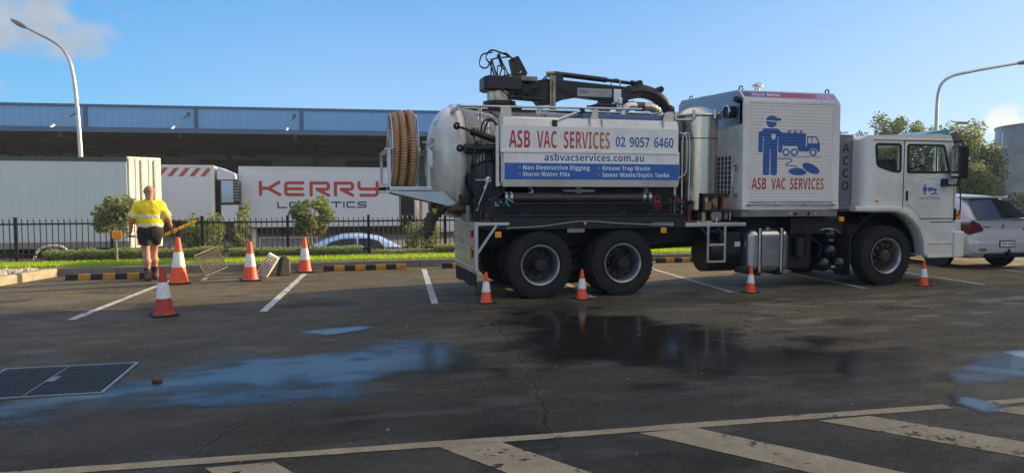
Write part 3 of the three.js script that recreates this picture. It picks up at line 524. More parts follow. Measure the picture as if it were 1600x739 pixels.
{ // large road grate in the foreground
  const g = thing('road_grate', 'large steel drain grate set in the asphalt at the lower left', 'drain grate', [-2.2, 0, -7.0], -0.03); O = V(0, 0, 0);
  const w = 0.53, d = 0.52, gm = M([0.05, 0.052, 0.05], 0.5, 0.6, dirty(T.dirt, 2));
  mesh('frame', [box(-w - 0.03, w + 0.03, 0.002, 0.014, d, d + 0.03), box(-w - 0.03, w + 0.03, 0.002, 0.014, -d - 0.03, -d), box(-w - 0.03, -w, 0.002, 0.0135, -d, d), box(w, w + 0.03, 0.002, 0.0135, -d, d)], M([0.30, 0.32, 0.33], 0.5, 0.6, dirty(T.dirt, 3)), g);
  mesh('pit_floor', box(-w, w, 0.0012, 0.003, -d, d), m.black, g);
  for (let i = 1; i < 32; i++) { const x = -w + 2 * w * i / 32; mesh('bar', box(x - 0.0045, x + 0.0045, 0.0035, 0.014, -d, d), gm, g); }
  for (let i = 1; i < 18; i++) { const z = -d + 2 * d * i / 18; mesh('cross_bar', box(-w, w, 0.0034, 0.0125, z - 0.006, z + 0.006), gm, g); }
  mesh('lifting_plate', [box(-0.02, 0.05, 0.0145, 0.019, -0.1, 0.08, 0.004), box(-0.026, -0.014, 0.0142, 0.018, -d, d)], M([0.2, 0.2, 0.2], 0.5, 0.6), g);
  const k = solo('stone', (() => { const s = new THREE.IcosahedronGeometry(0.036, 2), p = s.attributes.position; for (let i = 0; i < p.count; i++) { const q = V().fromBufferAttribute(p, i), n = 0.7 + 0.55 * fbm(q.x * 40 + 5, q.y * 40, q.z * 40 + 0.5, 3); p.setXYZ(i, q.x * n * 1.15, q.y * n * 0.75 + 0.02, q.z * n); } s.computeVertexNormals(); return s; })(), M([0.22, 0.10, 0.055], 0.9, 0, { map: tiled(T.dirt, 9) }), [0, 0, 0], 'small reddish brown stone lying in the blue puddle', 'stone');
  k.position.set(-1.32, 0, -6.74);
}
/* ------------------------------------------------ street lamps */
function lamp(base, path, r0, r1, label, head) {
  const t = thing('street_lamp', label, 'street lamp', base); O = V(...base);
  mesh('pole', tube(path, r0, 60, 10, false, (q) => mix(1, r1 / r0, q)), m.galv, t);
  mesh('base_plate', [box(base[0] - 0.2, base[0] + 0.2, base[1], base[1] + 0.03, base[2] - 0.2, base[2] + 0.2), rod(base, [base[0], base[1] + 0.5, base[2]], r0 * 1.25)], m.galv, t);
  const e = path[path.length - 1], p = path[path.length - 2], dx = e[0] - p[0], dy = e[1] - p[1], dz = e[2] - p[2], l = Math.hypot(dx, dy, dz), L = head;
  const at = (k) => [e[0] + dx / l * k, e[1] + dy / l * k, e[2] + dz / l * k];
  mesh('lamp_head', [tube([at(-0.1), at(L * 0.3), at(L * 0.75), at(L)], L * 0.17, 14, 12, false, (q) => 0.35 + 0.75 * Math.sin(Math.PI * Math.min(1, 0.15 + q * 0.8)))], m.grey, t);
  mesh('lens', rod(at(L * 0.35).map((v, i) => v - (i === 1 ? L * 0.15 : 0)), at(L * 0.85).map((v, i) => v - (i === 1 ? L * 0.12 : 0)), L * 0.09, L * 0.07), m.glass, t);
}
lamp([-8.27, -1.1, -30.16], [[-8.27, -1.1, -30.16], [-8.25, 2.9, -30.16], [-8.35, 5.2, -30.19], [-8.42, 5.9, -30.2], [-8.53, 6.4, -30.24], [-8.78, 6.85, -30.32], [-9.1, 7.1, -30.42], [-9.7, 7.42, -30.58], [-10.1, 7.64, -30.68]], 0.105, 0.045, 'tall curved street lamp above the white trailer on the left', 0.5);
lamp([26.86, -1.1, -26.97], [[26.86, -1.1, -26.97], [26.85, 3.0, -26.97], [26.83, 5.5, -26.98], [26.87, 6.1, -26.96], [27.02, 6.5, -26.93], [27.4, 6.78, -26.83], [28.2, 6.98, -26.62], [30.3, 7.36, -26.05]], 0.10, 0.05, 'tall street lamp bending right behind the white truck cab', 0.5);
{
  const b = [40.3, -1.1, -38.9], t = thing('street_lamp', 'short straight street lamp with a flat head in front of the trees', 'street lamp', b); O = V(...b);
  mesh('pole', rod(b, [40.32, 6.1, -38.9], 0.11, 0.06, 10), m.galv, t); mesh('lamp_head', box(40.3, 41.15, 6.08, 6.24, -39.05, -38.75, 0.06), m.grey, t);
}
/* ------------------------------------------------ round tank at the right */
{
  const b = [52.2, -1.1, -37.1], t = thing('storage_tank', 'large round grey sheet metal tank at the right edge', 'tank', b); O = V(...b);
  const R0 = 7.2, H = 7.25, sheet = M([0.25, 0.29, 0.36], 0.5, 0.5, dirty(T.dirt, 0.15)), NS = 26, NR = 4;
  for (let r = 0; r < NR; r++) for (let i = 0; i < NS; i++) {
    const g = new THREE.CylinderGeometry(R0 + 0.01 * ((i + r) % 2), R0 + 0.01 * ((i + r) % 2), H / NR - 0.02, 8, 1, true, (i / NS) * 6.2832 + (r % 2) * 0.12, 6.2832 / NS - 0.002); g.translate(b[0], b[1] + H / NR * (r + 0.5), b[2]); mesh('panel', g, sheet, t);
  }
  mesh('rim', lathe([[R0, H - 0.06], [R0 + 0.06, H - 0.04], [R0 + 0.06, H + 0.06], [R0 - 0.05, H + 0.06]], 72, 'y', b), m.grey, t);
  mesh('roof', lathe([[R0 - 0.05, H], [R0 * 0.5, H + 0.35], [0.01, H + 0.5]], 48, 'y', b), sheet, t);
  mesh('hoop', [1, 2, 3].map((r) => lathe([[R0, r * H / NR - 0.04], [R0 + 0.04, r * H / NR - 0.04], [R0 + 0.04, r * H / NR + 0.04], [R0, r * H / NR + 0.04]], 72, 'y', b)), m.grey, t);
}
/* ------------------------------------------------ warehouse behind */
{
  const b = [-18.35, -1.1, -51.5], t = thing('warehouse', 'long warehouse with blue fascia panels over a deep dark loading canopy', 'building', b, -5 * R); O = V(0, 0, 0);
  const x0 = -26, x1 = 44, yB = 6.68, yT = 8.2, D = 21, yS = 6.2;
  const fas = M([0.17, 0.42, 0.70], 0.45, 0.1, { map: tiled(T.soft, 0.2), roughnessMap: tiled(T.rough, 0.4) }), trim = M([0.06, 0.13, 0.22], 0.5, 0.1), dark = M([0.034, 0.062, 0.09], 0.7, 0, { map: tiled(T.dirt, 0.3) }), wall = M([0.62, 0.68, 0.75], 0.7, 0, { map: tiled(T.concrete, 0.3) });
  const posts = []; for (let x = -21.1; x < x1; x += 6.46) posts.push(x);
  const xs = [x0, ...posts, x1];
  for (let i = 1; i < xs.length; i++) {
    mesh('fascia_panel', box(xs[i - 1] + 0.12, xs[i] - 0.12, yB + 0.1, yT - 0.12, -0.1, 0), fas, t);
    tag(mesh('cladding_rib', Array.from({ length: Math.max(1, Math.floor((xs[i] - xs[i - 1] - 0.3) / 0.4)) }, (_, k) => box(xs[i - 1] + 0.3 + k * 0.4, xs[i - 1] + 0.34 + k * 0.4, yB + 0.12, yT - 0.14, 0, 0.018)), fas, t), null, null, null, 'stuff');
  }
  posts.forEach((x) => mesh('fascia_post', box(x - 0.12, x + 0.12, yB + 0.02, yT - 0.1, -0.12, 0.06), trim, t));
  mesh('parapet_cap', box(x0, x1, yT - 0.14, yT, -0.3, 0.1), trim, t);
  mesh('fascia_beam', box(x0, x1, yB - 0.08, yB + 0.12, -0.2, 0.08), trim, t);
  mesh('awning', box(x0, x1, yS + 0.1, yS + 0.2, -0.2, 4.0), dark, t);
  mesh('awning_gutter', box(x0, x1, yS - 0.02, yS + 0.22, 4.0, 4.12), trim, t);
  posts.forEach((x) => { mesh('tie_rod', rod([x - 0.5, yS + 0.2, 3.8], [x - 0.45, yT - 0.5, 0.02], 0.045, 0.045, 8), M([0.03, 0.06, 0.10], 0.95), t); mesh('lit_rod_end', rod([x - 0.5, yS + 0.2, 3.8], [x - 0.49, yS + 0.42, 3.28], 0.07, 0.06, 8), m.white, t); mesh('wall_plate', box(x - 0.56, x - 0.34, yT - 0.6, yT - 0.38, 0.0, 0.03), trim, t); });  // white lower ends: sunlight on the rods put into the colour
  mesh('roof', [box(x0, x1, yT - 0.35, yT - 0.2, -45, -0.31)], M([0.3, 0.33, 0.36], 0.5, 0.3), t);
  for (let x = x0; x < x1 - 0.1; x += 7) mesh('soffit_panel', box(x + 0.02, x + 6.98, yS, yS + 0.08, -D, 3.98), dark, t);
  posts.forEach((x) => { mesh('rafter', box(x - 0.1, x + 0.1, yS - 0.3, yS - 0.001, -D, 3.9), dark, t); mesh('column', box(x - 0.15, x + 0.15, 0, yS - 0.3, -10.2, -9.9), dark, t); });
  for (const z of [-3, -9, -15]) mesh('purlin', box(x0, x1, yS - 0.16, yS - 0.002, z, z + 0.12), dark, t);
  let x = x0, i = 0;
  while (x < x1) {
    const w = i % 2 ? 6.2 : 6.72, e = Math.min(x1, x + w);
    if (i % 2) { const d = mesh('roller_door', box(x + 0.1, e - 0.1, 0.5, 5.75, -D - 0.35, -D - 0.2), trim, t); for (let y = 0.9; y < 5.6; y += 0.5) mesh('slat', box(x + 0.12, e - 0.12, y, y + 0.44, -D - 0.2, -D - 0.17), M([0.05, 0.06, 0.075], 0.6), d); mesh('door_header', box(x + 0.001, e - 0.001, 5.76, yS, -D - 0.3, -D), wall, t); }
    else for (let k = 0; k < 3; k++) mesh('wall_panel', box(x + k * (e - x) / 3 + 0.02, x + (k + 1) * (e - x) / 3 - 0.02, 0, yS, -D - 0.3, -D), wall, t);
    x += w; i++;
  }
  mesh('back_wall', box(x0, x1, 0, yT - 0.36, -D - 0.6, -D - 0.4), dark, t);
  mesh('side_wall', [box(x1 - 0.2, x1, 0, yT - 0.36, -44, -0.4), box(x0, x0 + 0.2, 0, yT - 0.36, -44, -0.4)], wall, t);
}
{ // unseen building added to cast shade over the right of the lot
  const b = [22, 0, -14.6], t = thing('shade_building', 'unseen grey building added at the right to shade the lot', 'building', b); O = V(0, 0, 0);
  const wall = M([0.33, 0.33, 0.32], 0.8, 0, { map: tiled(T.concrete, 0.4) });
  mesh('wall', [box(0, 14, 0, 8.0, 0, 0.2), box(0, 14, 0, 8.0, 29.8, 30), box(0, 0.2, 0, 8.0, 0.2, 29.8), box(13.8, 14, 0, 8.0, 0.2, 29.8)], wall, t);
  mesh('roof', ext(shape([[-0.3, 8.0], [14.3, 8.0], [14.3, 8.2], [7, 8.9], [-0.3, 8.2]]), -0.3, 30.3), M([0.3, 0.32, 0.33], 0.5, 0.4), t);
  for (const z of [4, 12, 20]) { const d = mesh('roller_door', box(-0.06, -0.002, 0, 3.8, z, z + 4), m.grey, t); for (let y = 0.1; y < 3.7; y += 0.3) mesh('slat', box(-0.09, -0.06, y, y + 0.27, z + 0.05, z + 3.95), m.grey, d); }
}
/* ------------------------------------------------ lorries in the yard behind the fence */
function tyreWheel(name, c, r, w, parent, m1 = m.rubber, m2 = m.rim) {  // plain wheel, axis z
  const g = new THREE.Group(); g.name = name; g.position.set(c[0] - O.x, c[1] - O.y, c[2] - O.z); parent.add(g); const k = O; O = V(0, 0, 0);
  mesh('tyre', lathe([[r * 0.58, -w * 0.42], [r * 0.8, -w * 0.5], [r * 0.95, -w * 0.46], [r, -w * 0.36], [r, w * 0.36], [r * 0.95, w * 0.46], [r * 0.8, w * 0.5], [r * 0.58, w * 0.42]], 32, 'z'), m1, g);
  mesh('rim', lathe([[0.02, w * 0.3], [r * 0.2, w * 0.3], [r * 0.22, w * 0.1], [r * 0.45, w * 0.08], [r * 0.5, w * 0.3], [r * 0.6, w * 0.42]], 24, 'z'), m2, g); O = k; return g;
}
const boxWhite = M([0.66, 0.68, 0.70], 0.5, 0, { map: tiled(T.soft, 0.22) });
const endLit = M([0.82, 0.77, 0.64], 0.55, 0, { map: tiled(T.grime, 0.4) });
{ // white trailer with an open rear door
  const b = [-9, -1.1, -25.8], t = thing('semi_trailer', 'plain white box trailer with an open sunlit rear door, at the left edge', 'trailer', b); O = V(...b);
  const y0 = -0.02, y1 = 2.72, z0 = -28.2, z1 = -25.75, xr = -5.75, xl = -17;
  const boxWhite = M([0.60, 0.66, 0.66], 0.5, 0, { map: tiled(T.soft, 0.18) });
  mesh('box_body', [box(xl, xr, y0, y1, z0, z1, 0.03)], boxWhite, t);
  for (let x = xl + 0.1; x < xr - 0.3; x += 1.21) mesh('side_panel', box(x, x + 1.2, y0 + 0.14, y1 - 0.14, z1, z1 + 0.006), boxWhite, t);
  mesh('top_rail', box(xl, xr + 0.002, y1 - 0.12, y1 + 0.012, z1 - 0.05, z1 + 0.02), M([0.05, 0.07, 0.06], 0.5), t);
  mesh('bottom_rail', box(xl, xr + 0.002, y0 - 0.1, y0 + 0.1, z1 - 0.06, z1 + 0.018), m.grey, t);
  mesh('chassis', [box(xl + 1, xr - 0.1, -0.35, -0.1, -27.6, -27.4), box(xl + 1, xr - 0.1, -0.35, -0.1, -26.6, -26.4), box(-12, -7, -0.62, -0.35, -26.9, -26.7)], m.black, t);
  for (const x of [-6.7, -7.95, -9.2]) for (const z of [-25.98, -27.95]) tyreWheel('wheel', [x, -0.6, z], 0.5, 0.4, t);
  const d = new THREE.Group(); d.name = 'rear_door'; d.position.set(xr + 0.02 - O.x, -O.y, z1 - 0.03 - O.z); d.rotation.y = 47 * R; t.add(d); const k = O; O = V(0, 0, 0);
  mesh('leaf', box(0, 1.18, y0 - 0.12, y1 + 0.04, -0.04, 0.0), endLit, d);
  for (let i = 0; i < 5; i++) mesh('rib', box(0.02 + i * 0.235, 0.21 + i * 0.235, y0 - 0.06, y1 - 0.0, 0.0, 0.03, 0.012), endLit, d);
  mesh('lock_rod', [0.43, 0.9].map((x) => rod([x, y0, 0.05], [x, y1 - 0.05, 0.05], 0.018)), m.galv, d); O = k;
}
{ // rigid truck with a red striped edge
  const b = [-5, -1.1, -33.3], t = thing('box_truck', 'white box truck with a band of red slanted stripes, facing right', 'truck', b); O = V(...b);
  const z1 = -32.1, z0 = -34.5, xl = -10.5, xr = -3.95, y0 = 0.5, y1 = 2.72;
  mesh('box_body', box(xl, xr, y0, y1, z0, z1, 0.03), boxWhite, t);
  mesh('edge_trim', [box(xl, xr + 0.005, y1 - 0.06, y1 + 0.02, z1 - 0.06, z1 + 0.015), box(xr - 0.14, xr + 0.006, y0, y1 - 0.06, z1 - 0.1, z1 + 0.014)], M([0.70, 0.69, 0.64], 0.5), t);
  const red = M([0.42, 0.085, 0.05], 0.5);
  for (let i = 0; i < 9; i++) { const x = -4.48 - i * 0.41; mesh('red_stripe', ext(shape([[x, 2.28], [x + 0.19, 2.28], [x + 0.46, 2.62], [x + 0.27, 2.62]]), z1 + 0.001, z1 + 0.005), red, t); }
  mesh('cab', [box(xr + 0.14, xr + 0.95, -0.2, 2.1, z0 + 0.1, z1 - 0.04, 0.08)], m.black, t);
  mesh('roof_deflector', ext(roundShape([[xr + 0.1, 2.15], [xr + 0.85, 2.15], [xr + 0.8, 2.4], [xr + 0.12, 2.68]], 0.06), z0 + 0.15, z1 - 0.05, 0.02), boxWhite, t);
  mesh('window', box(xr + 0.26, xr + 0.72, 1.22, 2.12, z1 - 0.04, z1 - 0.025, 0.01), M([0.35, 0.45, 0.55], 0.05, 0.3), t);
  mesh('door', box(xr + 0.24, xr + 0.92, 0.38, 1.12, z1 - 0.04, z1 - 0.02, 0.01), boxWhite, t);
  mesh('side_light', box(xr + 0.72, xr + 0.84, -0.1, 0.36, z1 - 0.04, z1 - 0.0, 0.02), endLit, t);
  mesh('louvre', [0, 1, 2, 3, 4, 5, 6].map((i) => box(xr + 0.74, xr + 0.94, 1.3 + i * 0.12, 1.36 + i * 0.12, z1 - 0.04, z1 - 0.02)), m.grey, t);
  for (const [x, z] of [[-3.5, z1 - 0.2], [-8.6, z1 - 0.2], [-3.5, z0 + 0.2], [-8.6, z0 + 0.2]]) tyreWheel('wheel', [x, -0.58, z], 0.48, 0.3, t);
  mesh('chassis', [box(xl + 0.3, xr + 0.4, 0.1, 0.5, z0 + 0.7, z0 + 0.85), box(xl + 0.3, xr + 0.4, 0.1, 0.5, z1 - 0.85, z1 - 0.7)], m.black, t);
}
{ // lettered box trailer
  const b = [0.4, -1.1, -34], t = thing('box_trailer', 'white box trailer lettered KERRY LOGISTICS in red and black', 'trailer', b); O = V(...b);
  const z1 = -32.9, z0 = -35.3, xl = -3.08, xr = 3.62, y0 = 0.22, y1 = 2.72;
  mesh('box_body', box(xl, xr, y0, y1, z0, z1, 0.03), boxWhite, t);
  mesh('edge_trim', [box(xl, xr, y1 - 0.08, y1 + 0.012, z1 - 0.05, z1 + 0.016), box(xl - 0.004, xl + 0.16, y0, y1 - 0.08, z1 - 0.06, z1 + 0.015), box(xl, xr, y0 - 0.06, y0 + 0.08, z1 - 0.05, z1 + 0.014)], M([0.60, 0.62, 0.63], 0.5, 0.1), t);
  mesh('rivet', Array.from({ length: 22 }, (_, i) => box(xl + 0.1, xl + 0.13, y0 + 0.12 + i * 0.11, y0 + 0.15 + i * 0.11, z1 + 0.015, z1 + 0.022)), m.grey, t);
  mesh('rear_door', [box(xr, xr + 0.03, y0 + 0.06, y1 - 0.05, z0 + 0.04, z1 - 0.04), ...[0.5, 1.1, 1.7].map((k) => box(xr + 0.03, xr + 0.05, y0 + 0.1, y1 - 0.1, z1 - k - 0.06, z1 - k))], endLit, t);
  mesh('rear_frame', [box(xr + 0.001, xr + 0.07, y0 - 0.05, y1 + 0.006, z1 - 0.1, z1 + 0.01)], m.grey, t);
  const tex = canvasTex(2048, 760, (x, w, h) => {
    x.clearRect(0, 0, w, h); x.fillStyle = '#d9dcdf'; x.fillRect(0, 0, w, h);
    // canvas covers 3.75 m x 1.39 m: drawn in the photo's pixel grid 403..609 x 276..352
    x.setTransform(w / 206, 0, 0, h / 76, -403 * w / 206, -276 * h / 76);
    const S = (pts, lw = 5.1) => { x.lineWidth = lw; x.lineCap = 'round'; x.lineJoin = 'round'; x.beginPath(); pts.forEach((p, i) => (i ? (p.length > 2 ? x.quadraticCurveTo(...p) : x.lineTo(...p)) : x.moveTo(...p))); x.stroke(); };
    x.strokeStyle = '#b8402f';
    S([[411.5, 284.5], [411.5, 303.5]]); S([[439, 284.5], [424, 294], [414, 294]]); S([[423, 294], [440, 304]]);
    for (const e of [449]) { S([[475, 285.5], [e + 4, 285.5], [e, 285.5, e, 290], [e, 300], [e, 304, e + 4, 304], [475, 304]]); S([[e + 2, 294.7], [474, 294.7]]); }
    for (const e of [487.5, 525]) { S([[e, 304.5], [e, 285.5], [e + 22, 285.5], [e + 27, 285.5, e + 27, 290.5], [e + 27, 295.5, e + 22, 295.5], [e + 9, 295.5], [e + 27, 305]]); }
    S([[562, 284.5], [562, 290], [562, 295, 567, 295], [591, 295]]); S([[591, 284.5], [591, 300], [591, 305, 586, 305], [565, 305]]);
    x.strokeStyle = '#2b3036'; const k = 2.3;
    const y0 = 316, y1 = 324;
    S([[437, y0], [437, y1], [450, y1]], k);
    S([[457, y0], [468, y0], [470, y0, 470, y0 + 2], [470, y1 - 2], [470, y1, 468, y1], [457, y1], [455, y1, 455, y1 - 2], [455, y0 + 2], [455, y0, 457, y0]], k);
    S([[489, y0], [477, y0], [475, y0, 475, y0 + 2], [475, y1 - 2], [475, y1, 477, y1], [489, y1], [489, y0 + 4.4], [483, y0 + 4.4]], k);
    S([[495, y0], [495, y1]], k);
    S([[514, y0], [502, y0], [500, y0 + 2], [502, y0 + 4], [512, y0 + 4], [514, y0 + 6], [512, y1], [500, y1]], k);
    S([[519, y0], [533, y0]], k); S([[526, y0], [526, y1]], k); S([[538, y0], [538, y1]], k);
    S([[555, y0], [545, y0], [543, y0, 543, y0 + 2], [543, y1 - 2], [543, y1, 545, y1], [555, y1]], k);
    S([[573, y0], [562, y0], [560, y0 + 2], [562, y0 + 4], [571, y0 + 4], [573, y0 + 6], [571, y1], [559, y1]], k);
    x.setTransform(1, 0, 0, 1, 0, 0);
  });
  const g = new THREE.PlaneGeometry(5.6, 2.07); g.translate(0.35, 1.265, z1 + 0.004); mesh('lettering', g, M([0.86, 0.88, 0.9], 0.5, 0, { map: tex }), t, true);
  mesh('chassis', [box(xl + 0.4, xr, -0.15, 0.2, z0 + 0.7, z0 + 0.85), box(xl + 0.4, xr, -0.15, 0.2, z1 - 0.85, z1 - 0.7)], m.black, t);
  mesh('underrun_guard', [box(-2.3, 0.1, -0.32, -0.27, z1 - 0.12, z1 - 0.08), box(-2.3, 0.1, -0.72, -0.67, z1 - 0.12, z1 - 0.08), box(0.05, 0.1, -0.67, -0.32, z1 - 0.12, z1 - 0.08), box(-2.3, -2.25, -0.67, -0.32, z1 - 0.12, z1 - 0.08)], m.alu, t);
  mesh('landing_leg', [box(-2.62, -2.42, -1.0, 0.1, z1 - 0.4, z1 - 0.2)], endLit, t);
  for (const [x, z] of [[2.5, z1 - 0.2], [1.3, z1 - 0.2], [2.5, z0 + 0.2], [1.3, z0 + 0.2]]) tyreWheel('wheel', [x, -0.6, z], 0.48, 0.35, t);
}
{ // another white trailer end and crates further right, seen under the tank door
  const b = [6.3, -1.1, -35], t = thing('white_container', 'plain white container further back, right of the lettered trailer', 'container', b); O = V(...b);
  mesh('box_body', box(4.7, 9.4, -0.2, 1.4, -36, -34, 0.03), boxWhite, t);
  for (let i = 0; i < 14; i++) mesh('rib', box(4.8 + i * 0.33, 4.95 + i * 0.33, -0.15, 1.35, -34, -33.97, 0.01), boxWhite, t);
  mesh('corner_post', box(4.66, 4.8, -0.2, 1.42, -34.03, -33.96), m.grey, t);
}
/* ------------------------------------------------ the vacuum truck */
const truck = thing('vacuum_truck', 'large white vacuum tanker truck lettered ASB VAC SERVICES parked across the bays', 'truck', [6, 0, -11.85]);
const TO = V(6, 0, -11.85);
O = TO;
const zN = -10.6, zF = -13.1, zM = -11.85;
const part = (n, g, mt, p = truck, keep) => mesh(n, g, mt, p, keep);
{ // chassis
  part('chassis_rail', box(2.45, 10.9, 0.76, 1.04, -11.48, -11.40, 0.01), m.chassis);
  part('chassis_rail', box(2.45, 10.9, 0.76, 1.04, -12.30, -12.22, 0.01), m.chassis);
  part('cross_member', [2.6, 3.95, 5.3, 6.6, 8.0, 9.2].map((x) => box(x, x + 0.1, 0.8, 1.0, -12.22, -11.48)), m.chassis);
  part('axle', [3.29, 4.64, 9.58].map((x) => rod([x, 0.51, -12.9], [x, 0.51, -10.8], 0.075)).concat([3.29, 4.64].map((x) => lathe([[0.02, -0.22], [0.16, -0.17], [0.2, 0], [0.16, 0.17], [0.02, 0.22]], 16, 'x', [x, 0.51, zM]))), m.chassis);
  for (const g of [-11.35, -12.35].flatMap((z) => [tube([[2.9, 0.72, z], [3.97, 0.42 + 0.2, z], [5.0, 0.72, z]], 0.05, 14, 6), tube([[8.9, 0.72, z], [9.58, 0.62, z], [10.3, 0.74, z]], 0.05, 14, 6)])) part('leaf_spring', g, m.chassis);
  part('drive_shaft', rod([4.64, 0.62, zM], [8.2, 0.8, zM], 0.06), m.chassis);
  part('gearbox', [box(8.0, 9.1, 0.5, 1.02, -12.1, -11.6, 0.08), box(9.1, 10.6, 0.5, 1.3, -12.25, -11.45, 0.1)], m.chassis);
}
function truckWheel(c, r, w, out, front) {                        // axis z, out = +1 faces the camera side
  const g = new THREE.Group(); g.name = 'wheel'; g.position.set(c[0] - TO.x, c[1], c[2] - TO.z); truck.add(g); O = V(0, 0, 0);
  const prof = [[r * 0.56, -w * 0.40], [r * 0.60, -w * 0.44], [r * 0.70, -w * 0.5], [r * 0.80, -w * 0.505], [r * 0.90, -w * 0.48], [r * 0.95, -w * 0.46], [r * 0.985, -w * 0.42]];
  const grooves = []; for (let i = 0; i < 5; i++) { const z = -w * 0.36 + i * w * 0.18, e = w * 0.018; grooves.push([r, z - w * 0.07], [r, z - e + w * 0.07 - e]); if (i < 4) grooves.push([r - 0.012, z + w * 0.075], [r - 0.012, z + w * 0.10]); }
  const tyre = [lathe([...prof, ...grooves, ...prof.map(([a, b]) => [a, -b]).reverse()], 56, 'z', [0, 0, 0], 0.5)];
  for (let i = 0; i < 44; i++) for (const s of [-1, 1]) { const k = box(-0.016, 0.016, r * 0.93, r * 0.999, s * w * 0.40 - 0.012, s * w * 0.40 + 0.03 * (s > 0 ? 1 : 0.4), 0.004); k.rotateZ((i / 44) * 6.2832 + (s > 0 ? 0 : 0.07)); tyre.push(k); }
  for (const q of [0.66, 0.86]) tyre.push(lathe([[r * q, w * 0.47], [r * (q + 0.006), w * 0.515], [r * (q + 0.012), w * 0.47]], 56, 'z'));
  mesh('tyre', tyre, m.rubber, g);
  const R1 = r * 0.575, s = out;
  const zd = front ? w * 0.30 : -w * 0.02;                        // disc plane
  mesh('rim', lathe([[R1 * 0.9, -w * 0.4], [R1 * 0.88, -0.02], [R1 * 0.90, w * 0.30], [R1 * 0.985, w * 0.38], [R1 * 1.03, w * 0.46], [R1 * 1.045, w * 0.50], [R1 * 0.985, w * 0.475], [R1 * 0.93, w * 0.39]], 48, 'z'), m.rimLip, g);
  const disc = new THREE.Shape(); disc.absarc(0, 0, R1 * 0.9, 0, 6.2832); for (let i = 0; i < 10; i++) { const h = new THREE.Path(), a = (i + 0.5) / 10 * 6.2832; h.absellipse(Math.cos(a) * R1 * 0.70, Math.sin(a) * R1 * 0.70, R1 * 0.09, R1 * 0.07, 0, 6.2832, true, a); disc.holes.push(h); }
  const dg = ext(disc, zd - 0.02, zd + 0.008, 0.004, 24), p = dg.attributes.position;
  for (let i = 0; i < p.count; i++) { const q = Math.hypot(p.getX(i), p.getY(i)) / R1; p.setZ(i, p.getZ(i) + (q > 0.6 ? -0.05 : 0) * step(0.58, 0.88, q)); } dg.computeVertexNormals();
  mesh('disc', dg, m.rim, g);
  mesh('back_plate', lathe([[0.01, zd - 0.09], [R1 * 0.88, zd - 0.09]], 24, 'z'), m.black, g);
  mesh('hub', lathe(front ? [[R1 * 0.36, zd], [R1 * 0.36, zd + 0.04], [R1 * 0.30, zd + 0.06], [0.01, zd + 0.065]] : [[R1 * 0.42, zd], [R1 * 0.42, zd + 0.05], [R1 * 0.36, zd + 0.07], [R1 * 0.34, zd + 0.15], [R1 * 0.28, zd + 0.175], [0.01, zd + 0.18]], 28, 'z', [0, 0, 0], 0.6), front ? m.rust : m.chassis, g);
  for (let i = 0; i < 10; i++) { const a = i / 10 * 6.2832; mesh('nut', rod([Math.cos(a) * R1 * 0.50, Math.sin(a) * R1 * 0.50, zd + 0.005], [Math.cos(a) * R1 * 0.50, Math.sin(a) * R1 * 0.50, zd + 0.045], 0.017, 0.015, 6), front ? m.rust : m.chassis, g); }
  if (s < 0) g.rotation.y = Math.PI; g.rotateZ(c[0]); O = TO; return g;
}
for (const x of [3.29, 4.64]) { truckWheel([x, 0.51, -10.75], 0.515, 0.285, 1); truckWheel([x, 0.51, -11.09], 0.515, 0.285, 1); truckWheel([x, 0.51, -12.95], 0.515, 0.285, -1); truckWheel([x, 0.51, -12.61], 0.515, 0.285, -1); }
truckWheel([9.58, 0.515, -10.76], 0.52, 0.31, 1, true); truckWheel([9.58, 0.515, -12.94], 0.52, 0.31, -1, true);
